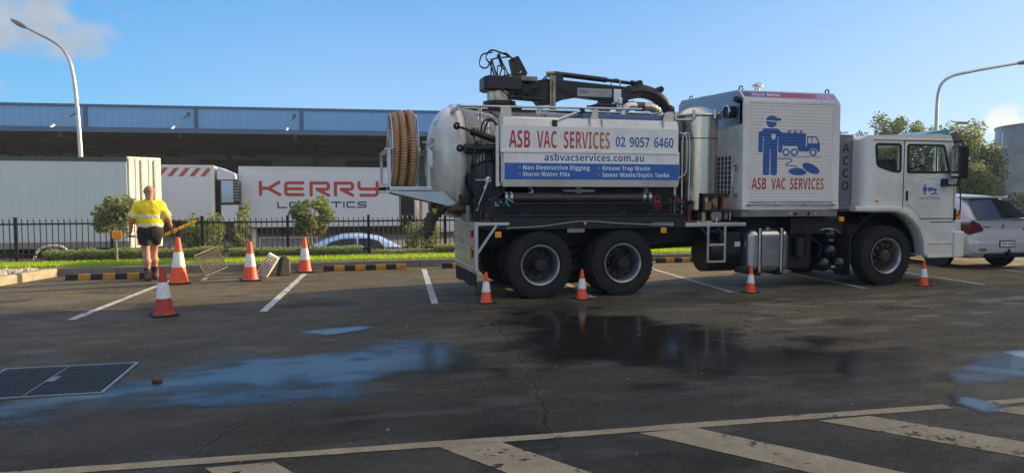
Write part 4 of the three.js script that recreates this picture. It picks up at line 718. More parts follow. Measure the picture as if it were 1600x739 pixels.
{ // tank barrel and domed rear door
  const r = 0.86, cy = 2.12, L = (pts, ...a) => lathe(pts, 56, 'x', [0, cy, zM], ...a);
  part('tank', [L([[r * 0.3, 5.98], [r * 0.75, 5.88], [r * 0.96, 5.72], [r, 5.6], [r, 2.3]].map(([a, b]) => [a, b]).reverse())], m.tank);
  part('tank_band', [2.5, 3.6, 4.7, 5.5].map((x) => L([[r, x], [r + 0.025, x + 0.005], [r + 0.025, x + 0.06], [r, x + 0.065]], 0.5)), m.tank);
  part('tank_flange', L([[r * 0.9, 2.24], [r + 0.06, 2.245], [r + 0.06, 2.30], [r, 2.302]], 0.5), m.grey);
  const dome = []; for (let i = 0; i <= 14; i++) { const a = i / 14 * Math.PI / 2; dome.push([Math.max(0.002, Math.sin(a) * r * 1.0), 2.10 - Math.cos(a) * 0.36]); }
  part('tank_door', [L([...dome, [r + 0.015, 2.12], [r + 0.05, 2.13], [r + 0.05, 2.238], [r * 0.9, 2.239]])], m.cream);
  part('door_bracket', [[1.775, 2.46, -11.5], [1.775, 1.66, -11.5], [1.735, 2.44, -12.1], [1.735, 1.68, -12.1]].map(([x, y, z]) => box(x - 0.02, x + 0.22, y - 0.012, y + 0.012, z - 0.06, z + 0.06)), m.cream);
  part('lifting_lug', [lathe([[0.025, -0.012], [0.05, -0.012], [0.05, 0.012], [0.025, 0.012]], 16, 'z', [1.87, 2.72, -11.6]), box(1.86, 1.95, 2.62, 2.7, -11.62, -11.58)], m.cream);
  part('door_rail', [rod([1.70, 2.3, -11.45], [1.70, 1.72, -11.45], 0.012), rod([1.70, 2.3, -11.45], [1.82, 2.36, -11.45], 0.012), rod([1.70, 1.72, -11.45], [1.82, 1.68, -11.45], 0.012)], m.steel);
  const sg = canvasTex(128, 128, (x, w, h) => { x.fillStyle = '#e8e4d6'; x.fillRect(0, 0, w, h); x.strokeStyle = '#23262a'; x.lineWidth = 8; x.strokeRect(6, 6, w - 12, h - 12); x.fillStyle = '#2b2f33'; for (let i = 0; i < 4; i++) x.fillRect(20, 24 + i * 24, 60 + (i % 2) * 28, 10); });
  const lp = new THREE.PlaneGeometry(0.13, 0.1); lp.rotateY(-0.55); lp.translate(1.955, 1.575, -11.27); part('label_plate', lp, M([1, 1, 1], 0.5, 0, { map: sg }), truck, true);
  part('catwalk', [box(2.2, 5.9, 2.94, 2.96, -12.3, -11.5)], m.alu);
  part('seam_stain', [box(2.14, 2.18, 1.40, 1.72, -11.13, -11.12)], m.rust);
}
{ // hydraulic gear at the rear of the tank
  const ram = (a, b, k) => { const A = V(...a), B = V(...b), c = A.clone().lerp(B, k); part('hydraulic_ram', [rod(c, B, 0.05), rod(A, c, 0.02), lathe([[0.02, -0.03], [0.055, -0.03], [0.055, 0.03], [0.02, 0.03]], 14, 'z', a), lathe([[0.02, -0.03], [0.05, -0.03], [0.05, 0.03], [0.02, 0.03]], 14, 'z', b), rod(c, c.clone().lerp(B, 0.12), 0.06)], m.black); };
  ram([2.06, 2.60, -10.85], [2.72, 2.36, -10.72], 0.30); ram([2.1, 2.27, -10.82], [2.6, 2.27, -10.72], 0.2);
  part('ram_body', [box(2.15, 2.42, 2.19, 2.34, -10.84, -10.76, 0.03), box(2.44, 2.74, 2.2, 2.33, -10.80, -10.72, 0.03)], m.black);
  part('valve_bank', [box(2.6, 2.8, 2.38, 2.56, -10.85, -10.7, 0.02), ...[0, 1, 2, 3].map((i) => rod([2.63 + i * 0.045, 2.56, -10.76], [2.62 + i * 0.05, 2.68, -10.74], 0.008)), box(2.62, 2.7, 2.42, 2.52, -10.7, -10.68)], m.alu);
  part('pipework', [2.38, 2.43, 2.48, 2.53].map((x, i) => tube([[x, 2.75 - i * 0.03, -10.85], [x, 2.3, -10.87], [x - 0.01, 1.6, -10.85], [x + 0.02, 1.3, -10.85]], 0.011, 16, 6)).concat([rod([2.34, 2.58, -10.84], [2.58, 2.58, -10.84], 0.012), rod([2.34, 2.03, -10.84], [2.56, 2.03, -10.84], 0.014)]), m.galv);
  part('hydraulic_hose', [
    tube([[2.52, 2.74, -10.8], [2.6, 2.86, -10.75], [2.72, 2.8, -10.72], [2.74, 2.6, -10.72], [2.7, 2.45, -10.72]], 0.015, 24, 6), tube([[2.45, 2.5, -10.78], [2.52, 2.68, -10.72], [2.63, 2.62, -10.7], [2.62, 2.4, -10.7]], 0.015, 20, 6),
    tube([[2.4, 2.45, -10.8], [2.44, 2.66, -10.74], [2.56, 2.7, -10.72], [2.66, 2.5, -10.7]], 0.013, 20, 6), tube([[2.55, 2.8, -10.78], [2.7, 2.72, -10.7], [2.9, 2.76, -10.9]], 0.014, 16, 6), tube([[2.6, 2.3, -10.72], [2.58, 2.15, -10.68], [2.62, 2.02, -10.7]], 0.013, 12, 6),
    tube([[2.35, 1.7, -10.75], [2.3, 1.5, -10.72], [2.36, 1.25, -10.7], [2.5, 1.2, -10.68]], 0.016, 16, 6), tube([[2.5, 1.5, -10.66], [2.42, 1.35, -10.66], [2.4, 1.2, -10.7]], 0.016, 14, 6), tube([[2.62, 1.5, -10.68], [2.72, 1.38, -10.66], [2.66, 1.2, -10.68]], 0.02, 14, 6)], m.black);
  const reel = new THREE.Group(); reel.name = 'hose_reel'; reel.position.set(2.5 - TO.x, 1.79, -10.72 - TO.z); truck.add(reel); O = V(0, 0, 0);
  mesh('flange', lathe([[0.05, 0.02], [0.27, 0.0], [0.29, 0.012], [0.30, 0.0], [0.295, -0.02], [0.05, -0.012]], 36, 'z', [0, 0, 0], 0.6), m.black, reel);
  mesh('flange', lathe([[0.05, -0.24], [0.295, -0.26], [0.30, -0.24], [0.05, -0.23]], 36, 'z', [0, 0, 0], 0.6), m.black, reel);
  mesh('wound_hose', Array.from({ length: 6 }, (_, i) => lathe(Array.from({ length: 9 }, (_, k) => { const a = k / 8 * 6.2832; return [0.235 + Math.cos(a) * 0.018, -0.03 - i * 0.037 + Math.sin(a) * 0.018]; }), 30, 'z')), m.blackGloss, reel);
  mesh('hub', lathe([[0.07, 0.0], [0.06, 0.04], [0.03, 0.05], [0.01, 0.05]], 18, 'z'), m.steel, reel);
  mesh('crank', [tube([[0, 0, 0.05], [-0.03, -0.06, 0.07], [-0.09, -0.2, 0.07], [-0.14, -0.32, 0.06], [-0.18, -0.45, 0.05]], 0.011, 16, 6), rod([-0.02, -0.02, 0.06], [-0.07, -0.13, 0.06], 0.022), rod([-0.2, 0.005, 0.03], [-0.04, 0.005, 0.03], 0.01), rod([0.0, 0.0, 0.04], [0.03, 0.05, 0.07], 0.015)], m.galv, reel); O = TO;
  { const r = rng(77); for (let i = 0; i < 14; i++) { const x = 2.3 + r() * 0.42, y = 1.35 + r() * 1.0, z = -10.66 - r() * 0.16; part('hydraulic_hose', tube([[x, y + 0.25 + r() * 0.15, z - 0.1], [x + (r() - 0.5) * 0.14, y + 0.12, z], [x + (r() - 0.5) * 0.2, y - 0.06, z + 0.03], [x + (r() - 0.5) * 0.16, y - 0.28, z - 0.08]], 0.008 + r() * 0.009, 16, 6), r() < 0.75 ? m.black : m.galv); }
    for (let i = 0; i < 9; i++) { const x = 2.34 + r() * 0.4, y = 1.3 + r() * 1.15, z = -10.7 - r() * 0.08, s = 0.025 + r() * 0.03; part('valve', i % 2 ? box(x - s, x + s, y - s * 0.7, y + s * 0.7, z - s, z + s, 0.008) : rod([x, y, z - 0.05], [x, y, z + 0.05], s * 0.7, s * 0.7, 12), [m.steel, m.black, m.brown, m.alu][i % 4]); } }
  part('equipment_box', [box(2.3, 2.75, 1.17, 1.52, -11.3, -10.72, 0.02), box(2.62, 2.8, 1.5, 2.3, -11.3, -10.9), box(2.72, 3.3, 1.44, 1.7, -11.3, -10.95)], m.chassis);
  part('bracket', [rod([2.23, 1.78, -10.74], [2.3, 1.84, -10.72], 0.03), rod([2.16, 1.66, -10.72], [2.26, 1.77, -10.72], 0.008)], m.black);
  part('valve_handle', [tube([[2.72, 1.42, -10.64], [2.76, 1.47, -10.62], [2.78, 1.52, -10.62], [2.8, 1.5, -10.6], [2.86, 1.46, -10.6]], 0.014, 12, 6), rod([2.76, 1.47, -10.62], [2.8, 1.4, -10.62], 0.013)], m.teal);
  part('upright', [box(2.60, 2.65, 1.70, 2.60, -10.66, -10.62, 0.008), box(2.675, 2.74, 1.76, 2.62, -10.645, -10.605, 0.008)], m.cream);
}
{ // hinged side panels with the lettering
  const P = (n, pts, x0, x1) => part(n, extX(pts, x0, x1), m.white);
  const zf = -10.575;
  const up = P('side_panel', [[zf, 2.235], [zf, 2.60], [zf - 0.05, 2.72], [zf - 0.09, 2.74], [zf - 0.09, 2.235]], 2.66, 5.55);
  const lo = P('side_panel', [[zf + 0.02, 1.80], [zf + 0.02, 2.205], [zf, 2.228], [zf - 0.09, 2.228], [zf - 0.09, 1.70], [zf - 0.02, 1.70]], 2.70, 5.56);
  part('panel_lip', [box(2.655, 5.56, 2.20, 2.237, zf - 0.02, zf + 0.035, 0.008)], m.white);
    const t1 = canvasTex(2048, 260, (x, w, h) => {
    x.fillStyle = '#e9e6dd'; x.fillRect(0, 0, w, h); x.setTransform(w / 1300, 0, 0, h / 165, -60 * w / 1300, -102 * h / 165);
    const g = x.createLinearGradient(0, 0, 700, 0); g.addColorStop(0, '#b9202c'); g.addColorStop(0.55, '#bb4436'); g.addColorStop(1, '#bd7038'); 
    const put = (s, a, b) => { x.save(); x.font = 'bold 100px sans-serif'; const tw = x.measureText(s).width; x.translate(a, 250); x.scale((b - a) / tw, 117 / 71.5); const gg = x.createLinearGradient(((112 - a) * tw) / (b - a), 0, ((840 - a) * tw) / (b - a), 0); gg.addColorStop(0, '#b51e2c'); gg.addColorStop(0.5, '#b93a34'); gg.addColorStop(1, '#bd7439'); x.fillStyle = gg; x.fillText(s, 0, 0); x.restore(); };
    put('ASB', 112, 264); put('VAC', 308, 452); put('SERVICES', 497, 842);
    fit(x, '02', 880, 957, 234, 70, '#2d5690'); fit(x, '9057', 986, 1142, 234, 70, '#2d5690'); fit(x, '6460', 1172, 1328, 234, 70, '#2d5690');
    x.setTransform(1, 0, 0, 1, 0, 0); grunge(x, w, h, 4, 70, 0.04);
  });
  panelPlane('lettering', 2.672, 5.538, 2.242, 2.598, zf + 0.003, t1, up);
  const t2 = canvasTex(2048, 310, (x, w, h) => {
    x.fillStyle = '#ece9e0'; x.fillRect(0, 0, w, h); x.setTransform(w / 1306, 0, 0, h / 208, -62 * w / 1306, -274 * h / 208);
    x.fillStyle = '#1f5ba6'; x.fillRect(60, 352, 1320, 140);
    x.save(); x.font = 'bold 100px sans-serif'; fit(x, 'asbvacservices.com.au', 343, 1098, 333, 56, '#2d5690'); x.restore();
    const f = 'bold 100px sans-serif'; fit(x, 'Non Destructive Digging', 190, 680, 404, 34, '#dfe6ee', f); fit(x, 'Storm Water Pits', 190, 533, 456, 34, '#dfe6ee', f); fit(x, 'Grease Trap Waste', 772, 1142, 404, 34, '#dfe6ee', f); fit(x, 'Sewer Waste/Septic Tanks', 772, 1294, 458, 34, '#dfe6ee', f);
    x.fillStyle = '#b0756e'; for (const [a, b] of [[170, 386], [170, 437], [750, 388], [750, 440]]) { x.beginPath(); x.arc(a, b, 9, 0, 7); x.fill(); }
    x.setTransform(1, 0, 0, 1, 0, 0); grunge(x, w, h, 9, 60, 0.05);
  });
  panelPlane('lettering', 2.712, 5.552, 1.805, 2.198, zf + 0.0235, t2, lo);
  part('hinge_plate', [[2.68, 2.84], [4.08, 4.22], [5.30, 5.5]].map(([a, b], i) => ext(roundShape([[a, 2.70], [b, 2.70], [b, 2.88], [i ? a + 0.07 : a, 2.88]], 0.03), -10.66, -10.64)), m.cream);
  part('hinge', [2.68, 4.06, 4.26, 5.28].map((x) => box(x, x + 0.02, 2.62, 2.74, -10.63, -10.57)), m.alu);
  part('gas_strut', [rod([3.5, 2.68, -10.60], [3.86, 2.82, -10.66], 0.022), rod([3.86, 2.82, -10.66], [4.0, 2.875, -10.68], 0.011)], m.alu);
  part('strut_foot', [box(3.46, 3.54, 2.60, 2.70, -10.60, -10.565, 0.01), box(3.94, 4.02, 2.84, 2.9, -10.72, -10.66, 0.01)], m.black);
  part('grab_rail', [tube([[5.58, 2.55, -10.6], [5.66, 2.52, -10.57], [5.69, 2.4, -10.56], [5.69, 2.1, -10.56], [5.67, 1.9, -10.57], [5.58, 1.84, -10.6]], 0.013, 28, 8)], m.galv);
  part('top_rail', [rod([2.08, 2.885, -10.75], [5.0, 2.92, -10.75], 0.018), ...[2.4, 3.3, 4.2].map((x) => rod([x, 2.75, -10.78], [x, 2.9, -10.75], 0.014)), bar([2.2, 2.84, -10.9], [2.75, 2.72, -10.72], 0.05, 0.04), bar([3.3, 2.84, -10.9], [3.8, 2.80, -10.8], 0.05, 0.04), bar([2.08, 2.87, -11.4], [2.08, 2.87, -10.75], 0.05, 0.05)], m.galv);
  part('top_box', [box(4.0, 5.55, 2.74, 2.83, -11.4, -10.72, 0.01)], M([0.10, 0.17, 0.28], 0.4, 0.1));
}
{ // under the panel: suction pipe, mesh tray, chassis skirt
  part('suction_pipe', [rod([2.78, 1.535, -10.78], [5.2, 1.535, -10.78], 0.072, 0.072, 20)], M([0.12, 0.10, 0.085], 0.6, 0.3, dirty(T.dirt, 2)));
  part('pipe_coupling', [2.76, 2.84, 5.02, 5.12].map((x) => lathe([[0.07, x], [0.092, x + 0.005], [0.092, x + 0.045], [0.07, x + 0.05]], 20, 'x', [0, 1.535, -10.78])), m.alu);
  part('pipe_support', [box(3.7, 4.2, 1.62, 1.66, -10.82, -10.72), box(3.9, 4.0, 1.6, 1.72, -10.8, -10.74), box(5.06, 5.12, 1.6, 1.72, -10.8, -10.74), tube([[3.14, 1.7, -10.7], [3.18, 1.62, -10.66], [3.12, 1.6, -10.66]], 0.02, 10, 6)], m.grey);
  part('inner_panel', [box(2.6, 5.75, 1.2, 1.72, -11.3, -10.95)], m.chassis);
  part('tray_rail', [box(2.62, 5.72, 1.435, 1.46, -10.64, -10.615, 0.005), box(2.62, 5.72, 1.245, 1.27, -10.64, -10.615, 0.005)], m.black);
  const mesh2 = []; for (let x = 2.64; x < 5.7; x += 0.045) { mesh2.push(bar([x, 1.27, -10.63], [x + 0.09, 1.435, -10.63], 0.008, 0.006), bar([x + 0.09, 1.27, -10.626], [x, 1.435, -10.626], 0.008, 0.006)); }
  tag(part('expanded_mesh', mesh2, m.black), null, null, null, 'stuff');
  part('tray_floor', box(2.62, 5.72, 1.235, 1.246, -10.95, -10.62), m.chassis);
  part('side_skirt', [extX([[-10.62, 1.245], [-10.62, 1.06], [-10.66, 1.03], [-11.4, 1.03], [-11.4, 1.24]], 2.55, 5.72)], m.black);
  part('air_pipe', tube([[2.75, 1.08, -10.6], [3.3, 1.1, -10.6], [3.95, 1.17, -10.6], [4.6, 1.13, -10.6], [5.5, 1.09, -10.6]], 0.012, 30, 6), m.grey);
  part('marker_light', [box(2.58, 2.68, 0.94, 1.03, -10.62, -10.6, 0.012), box(5.28, 5.38, 0.97, 1.06, -10.62, -10.6, 0.012), rod([4.0, 1.14, -10.61], [4.0, 1.14, -10.585], 0.022)], m.amber);
  part('data_plate', [box(3.72, 4.0, 1.0, 1.06, -10.63, -10.612), box(5.12, 5.5, 1.08, 1.14, -10.618, -10.608)], m.grey);
  part('red_bag', [(() => { const g = new THREE.SphereGeometry(0.09, 14, 10); g.scale(0.9, 1.1, 0.5); g.translate(5.27, 1.39, -10.72); return norm(g); })(), tube([[5.22, 1.47, -10.72], [5.24, 1.56, -10.72], [5.3, 1.55, -10.72], [5.31, 1.47, -10.72]], 0.015, 12, 6)], m.red);
  part('loose_fittings', [rod([3.0, 1.27, -10.75], [3.15, 1.27, -10.72], 0.03), rod([4.55, 1.27, -10.72], [4.72, 1.3, -10.75], 0.025), rod([5.5, 1.27, -10.74], [5.5, 1.52, -10.74], 0.03)], m.brown);
}
{ // tail: hose reel rack, outlet, tail panel
  const hr = new THREE.Group(); hr.name = 'suction_hose_reel'; hr.position.set(1.365 - TO.x, 2.29, zM - TO.z); hr.scale.x = 0.86; truck.add(hr); O = V(0, 0, 0);
  const coil = (x, r, ph, n = 300) => { const pts = []; for (let i = 0; i < 48; i++) { const a = i / 48 * 6.2832 + ph; pts.push([x + 0.012 * Math.sin(a * 2 + ph), Math.sin(a) * r * 1.06, Math.cos(a) * r * 0.72]); } return tube(pts, 0.062, n, 10, true, (q) => 1 + 0.10 * Math.sin(q * 6.2832 * 70)); };
  mesh('hose_coil', coil(-0.16, 0.50, 0.3, 560), m.hose, hr); mesh('hose_coil', coil(-0.035, 0.54, 1.3, 560), m.hose, hr); mesh('hose_coil', coil(0.13, 0.545, 2.2, 560), m.hose, hr); mesh('hose_coil', coil(-0.09, 0.40, 2.2, 420), m.hose, hr);
  const hoop = (x) => [...[0.56, 0.3].map((r) => { const pts = []; for (let i = 0; i < 40; i++) { const a = i / 40 * 6.2832; pts.push([x, Math.sin(a) * r, Math.cos(a) * r * 0.78]); } return tube(pts, 0.012, 60, 6, true); }), ...[0, 1, 2, 3, 4, 5].map((i) => rod([x, 0, 0], [x, Math.sin(i * 1.047) * 0.56, Math.cos(i * 1.047) * 0.56 * 0.78], 0.009, 0.009, 6))];
  mesh('reel_flange', hoop(-0.235), m.alu, hr); mesh('reel_flange', hoop(0.235), m.alu, hr);
  mesh('drum', rod([-0.23, 0, 0], [0.23, 0, 0], 0.22, 0.22, 24), m.grey, hr); mesh('axle', rod([-0.33, 0, 0], [0.33, 0, 0], 0.03), m.steel, hr); O = TO;
  part('reel_stand', [-11.2, -12.5].flatMap((z) => [1.085, 1.685].map((x) => box(x - 0.022, x + 0.022, 1.68, 2.28, z - 0.022, z + 0.022))).concat([1.085, 1.685].map((x) => box(x - 0.018, x + 0.018, 2.22, 2.28, -12.5, -11.2)), [-11.2].flatMap((z) => [box(1.68, 1.74, 2.0, 2.24, z - 0.03, z + 0.03)])), m.alu);
  part('rack_tray', [box(1.04, 1.73, 1.64, 1.70, -12.55, -11.15, 0.008), ext(shape([[1.04, 1.63], [1.9, 1.63], [2.1, 1.45], [2.02, 1.40]]), -11.2, -11.16), ext(shape([[1.04, 1.63], [1.9, 1.63], [2.1, 1.45], [2.02, 1.40]]), -12.54, -12.5), box(1.04, 1.08, 1.6, 1.75, -12.55, -11.15)], m.alu);
  part('outlet_valve', [lathe([[0.01, 1.78], [0.16, 1.79], [0.17, 1.85], [0.1, 1.88], [0.1, 2.2]], 22, 'x', [0, 1.42, zM]), box(2.05, 2.5, 1.26, 1.4, -12.2, -11.2, 0.03), box(2.0, 2.24, 1.33, 1.42, -11.6, -11.0, 0.02)], m.brown);
  part('discharge_hose', tube([[2.02, 1.42, -11.6], [1.9, 1.32, -11.6], [1.78, 1.2, -11.62], [1.72, 1.0, -11.62], [1.64, 0.94, -11.62]], 0.095, 130, 14, false, (q) => 1 + 0.14 * Math.sin(q * 6.2832 * 11)), M([0.20, 0.145, 0.10], 0.75, 0, dirty(T.dirt, 3)));
  part('hazard_tag', ext(shape([[1.74, 1.36], [1.83, 1.36], [1.79, 1.28]]), -11.3, -11.295), M([0.5, 0.65, 0.05], 0.5));
  const tp = part('tail_panel', [box(2.29, 2.32, 0.40, 1.17, -12.3, -10.66, 0.006)], m.alu);
  for (let i = 0; i < 5; i++) mesh('rib', box(2.262, 2.29, 0.45 + i * 0.15, 0.49 + i * 0.15, -12.27, -10.7, 0.008), m.alu, tp);
  mesh('reflector', [box(2.255, 2.288, 0.62, 0.80, -10.86, -10.76), box(2.255, 2.288, 0.93, 1.04, -10.86, -10.76)], m.lampRed, tp);
  part('mud_flap', [0, 1, 2, 3].map((i) => box(2.30, 2.318, 0.17 + (i % 2) * 0.02, 0.41, -12.28 + i * 0.405, -11.89 + i * 0.405, 0.004)), m.rubber);
  part('tail_bracket', [box(2.27, 2.80, 1.12, 1.165, -10.64, -10.60, 0.006), box(2.27, 2.325, 0.42, 1.12, -10.655, -10.60, 0.006), bar([2.32, 0.72, -10.62], [2.6, 1.12, -10.62], 0.035, 0.035)], m.alu);
  part('tail_frame', [box(2.32, 2.5, 0.78, 1.02, -12.3, -11.4), box(2.2, 2.3, 1.2, 1.3, -12.9, -10.9), rod([2.24, 1.17, -10.9], [2.24, 1.42, -10.9], 0.04), rod([2.36, 1.17, -10.95], [2.36, 1.4, -10.95], 0.035)], m.grey);
  part('rear_fitting', [rod([2.4, 1.2, -10.72], [2.4, 1.36, -10.72], 0.035), rod([2.47, 1.2, -10.72], [2.47, 1.3, -10.72], 0.03), box(2.36, 2.54, 1.17, 1.2, -10.76, -10.66)], m.brown);
}
{ // crane on top of the tank
  const z = zM, cr = m.black;
  part('crane_base', [lathe([[0.30, 2.95], [0.31, 3.03], [0.27, 3.05], [0.27, 3.10], [0.01, 3.10]], 32, 'y', [2.96, 0, z], 0.5), box(2.66, 3.26, 2.9, 2.98, z - 0.35, z + 0.35, 0.02)], cr);
  part('slew_drum', lathe([[0.21, 3.10], [0.205, 3.12], [0.205, 3.27], [0.22, 3.28]], 36, 'y', [2.96, 0, z], 0.5), M([0.62, 0.56, 0.44], 0.4, 0.7, dirty(T.dirt, 2)));
  part('turret', [box(2.70, 3.30, 3.26, 3.50, z - 0.24, z + 0.24, 0.035), box(3.2, 3.72, 3.2, 3.42, z - 0.14, z + 0.14, 0.03), box(2.66, 2.82, 3.27, 3.49, z - 0.2, z + 0.2, 0.03)], cr);
  part('turret_cover', box(3.26, 3.54, 3.42, 3.50, z - 0.02, z + 0.26, 0.015), m.grey);
  part('control_plate', ext(roundShape([[3.12, 3.79], [3.27, 3.86], [3.43, 3.58], [3.36, 3.46], [3.2, 3.46]], 0.015), z - 0.05, z + 0.05), cr);
  part('luffing_ram', [rod([3.1, 3.17, z + 0.16], [3.5, 3.15, z + 0.16], 0.05), rod([3.5, 3.15, z + 0.16], [3.8, 3.14, z + 0.12], 0.03)], cr);
  part('boom', [ext(roundShape([[3.48, 3.44], [3.72, 3.49], [3.95, 3.49], [5.45, 3.40], [5.48, 3.26], [5.22, 3.2], [5.16, 3.14], [5.0, 3.16], [4.3, 3.22], [4.05, 3.17], [3.85, 3.08], [3.62, 3.06], [3.5, 3.2]], 0.02), z - 0.11, z + 0.11, 0.012)], cr);
  part('boom_cheek', [ext(roundShape([[3.42, 3.40], [3.7, 3.45], [3.86, 3.40], [3.9, 3.2], [3.72, 3.07], [3.52, 3.1]], 0.03), z + 0.112, z + 0.15, 0.006)], cr);
  part('boom_ram', [rod([3.9, 3.60, z], [4.85, 3.53, z], 0.045), rod([4.85, 3.53, z], [5.35, 3.49, z], 0.03), rod([5.3, 3.51, z], [5.5, 3.47, z], 0.04), box(3.84, 4.06, 3.46, 3.61, z - 0.05, z + 0.05, 0.02)], cr);
  part('boom_post', [box(3.77, 3.80, 2.98, 3.56, z + 0.16, z + 0.2), box(3.815, 3.87, 2.98, 3.54, z + 0.15, z + 0.2), rod([3.72, 3.57, z + 0.17], [3.85, 3.58, z + 0.17], 0.03)], M([0.42, 0.34, 0.24], 0.35, 0.8, dirty(T.dirt, 2)));
  part('hose_guide', [tube([[5.25, 3.33, z], [5.5, 3.36, z], [5.76, 3.29, z], [5.97, 3.10, z], [6.09, 2.84, z]], 0.115, 40, 14, false, (q) => 1.05 - 0.12 * q)], cr);
  part('guide_flange', [tube([[5.3, 3.44, z], [5.55, 3.46, z], [5.82, 3.35, z], [6.03, 3.14, z], [6.15, 2.9, z]], 0.022, 30, 6), box(6.04, 6.12, 3.02, 3.12, z - 0.05, z + 0.05, 0.02)], m.grey);
  for (const [x, y] of [[5.44, 3.49], [5.84, 3.40], [5.2, 3.14], [5.3, 3.13]]) part('roller', rod([x, y, z - 0.07], [x, y, z + 0.07], 0.055, 0.055, 16), cr);
  part('boom_rest', [box(4.62, 4.98, 3.03, 3.12, z - 0.16, z + 0.16, 0.02), box(4.72, 4.92, 3.12, 3.2, z - 0.1, z + 0.1, 0.02), box(4.74, 4.88, 2.84, 3.03, z - 0.08, z + 0.08), box(4.5, 5.1, 3.06, 3.09, z - 0.03, z + 0.03), rod([4.55, 3.05, z + 0.1], [4.55, 3.0, z + 0.1], 0.03)], cr);
  part('rest_bracket', [box(4.92, 5.06, 3.13, 3.36, z + 0.113, z + 0.16, 0.01), box(5.0, 5.08, 3.1, 3.22, z + 0.114, z + 0.18, 0.02), box(4.98, 5.05, 2.84, 3.12, z + 0.1, z + 0.14)], m.alu);
  const bt = canvasTex(512, 128, (x, w, h) => { x.fillStyle = '#b9b7b4'; x.fillRect(0, 0, w, h); x.fillStyle = '#8c3a38'; for (const [a, b] of [[22, 36], [66, 24], [98, 34], [140, 18]]) { x.fillRect(a, 34, b, 46); } x.fillStyle = '#b9b7b4'; x.fillRect(22, 52, 140, 8); x.fillStyle = 'rgba(150,90,85,.5)'; x.fillRect(260, 44, 190, 16); grunge(x, w, h, 3, 60, 0.2); });
  const pl = part('boom_plate', box(4.28, 4.90, 3.225, 3.36, z + 0.113, z + 0.12), M([0.6, 0.6, 0.6], 0.5)); panelPlane('plate_print', 4.285, 4.895, 3.23, 3.355, z + 0.123, bt, pl, { color: C(0.7, 0.7, 0.7) });
  const H = (pts, r = 0.012) => tube(pts, r, 26, 6);
  part('hydraulic_hose', [
    H([[2.86, 3.48, z + 0.1], [2.8, 3.66, z + 0.1], [2.72, 3.80, z + 0.08], [2.80, 3.92, z + 0.06], [3.0, 3.88, z + 0.06], [3.2, 3.80, z + 0.04]], 0.014), H([[2.84, 3.90, z + 0.02], [2.66, 3.84, z + 0.02], [2.64, 3.66, z + 0.02], [2.74, 3.64, z + 0.02], [2.84, 3.78, z], [3.12, 3.84, z]], 0.014), H([[2.92, 3.48, z + 0.14], [2.98, 3.7, z + 0.12], [2.9, 3.83, z + 0.1], [3.05, 3.88, z + 0.08], [3.2, 3.76, z + 0.06]]),
    H([[3.1, 3.48, z + 0.14], [3.02, 3.62, z + 0.14], [2.92, 3.88, z + 0.12]]), H([[2.98, 3.46, z + 0.2], [3.0, 3.58, z + 0.2], [2.9, 3.66, z + 0.18], [2.88, 3.5, z + 0.18]]), H([[3.0, 3.5, z + 0.2], [3.25, 3.56, z + 0.18], [3.3, 3.6, z + 0.1]]), H([[3.3, 3.3, z + 0.2], [3.42, 3.2, z + 0.22], [3.55, 3.32, z + 0.2], [3.7, 3.52, z + 0.19], [3.84, 3.58, z + 0.18]]),
    H([[3.2, 3.26, z + 0.24], [3.32, 3.12, z + 0.24], [3.5, 3.22, z + 0.22], [3.68, 3.46, z + 0.2], [3.8, 3.56, z + 0.19]]), H([[2.9, 3.3, z + 0.25], [3.05, 3.16, z + 0.26], [3.2, 3.12, z + 0.26], [3.35, 3.26, z + 0.25], [3.6, 3.36, z + 0.2]]), H([[4.9, 3.42, z + 0.05], [4.96, 3.54, z + 0.05], [5.06, 3.53, z + 0.05], [5.08, 3.42, z + 0.05]], 0.008), H([[5.3, 3.36, z + 0.1], [5.32, 3.46, z + 0.1], [5.4, 3.42, z + 0.1]], 0.01), H([[3.9, 3.36, z + 0.16], [4.1, 3.28, z + 0.14], [4.25, 3.24, z + 0.13]], 0.007)], m.black);
  part('hose_clip', [tube([[3.52, 3.28, z + 0.2], [3.56, 3.36, z + 0.2], [3.64, 3.30, z + 0.2], [3.6, 3.22, z + 0.2]], 0.007, 20, 6, true), rod([2.8, 3.5, z + 0.08], [2.8, 3.72, z + 0.1], 0.012), rod([2.8, 3.78, z + 0.1], [2.9, 3.48, z + 0.1], 0.014), rod([2.96, 3.78, z + 0.1], [3.12, 3.46, z + 0.12], 0.014), rod([2.98, 3.66, z + 0.1], [2.92, 3.84, z + 0.08], 0.02)], m.black);
  part('vent_pipe', [tube([[5.02, 2.84, z + 0.3], [5.04, 2.98, z + 0.3], [5.14, 3.06, z + 0.3], [5.28, 3.06, z + 0.3]], 0.075, 26, 16), tube([[5.38, 3.06, z + 0.3], [5.56, 3.05, z + 0.3], [5.68, 2.97, z + 0.3], [5.72, 2.84, z + 0.3]], 0.075, 80, 16, false, (q) => 1 + 0.05 * Math.sin(q * 6.2832 * 9))], m.stainless);
  part('vent_sleeve', rod([5.26, 3.06, z + 0.3], [5.4, 3.06, z + 0.3], 0.08, 0.08, 18), m.brown);
}
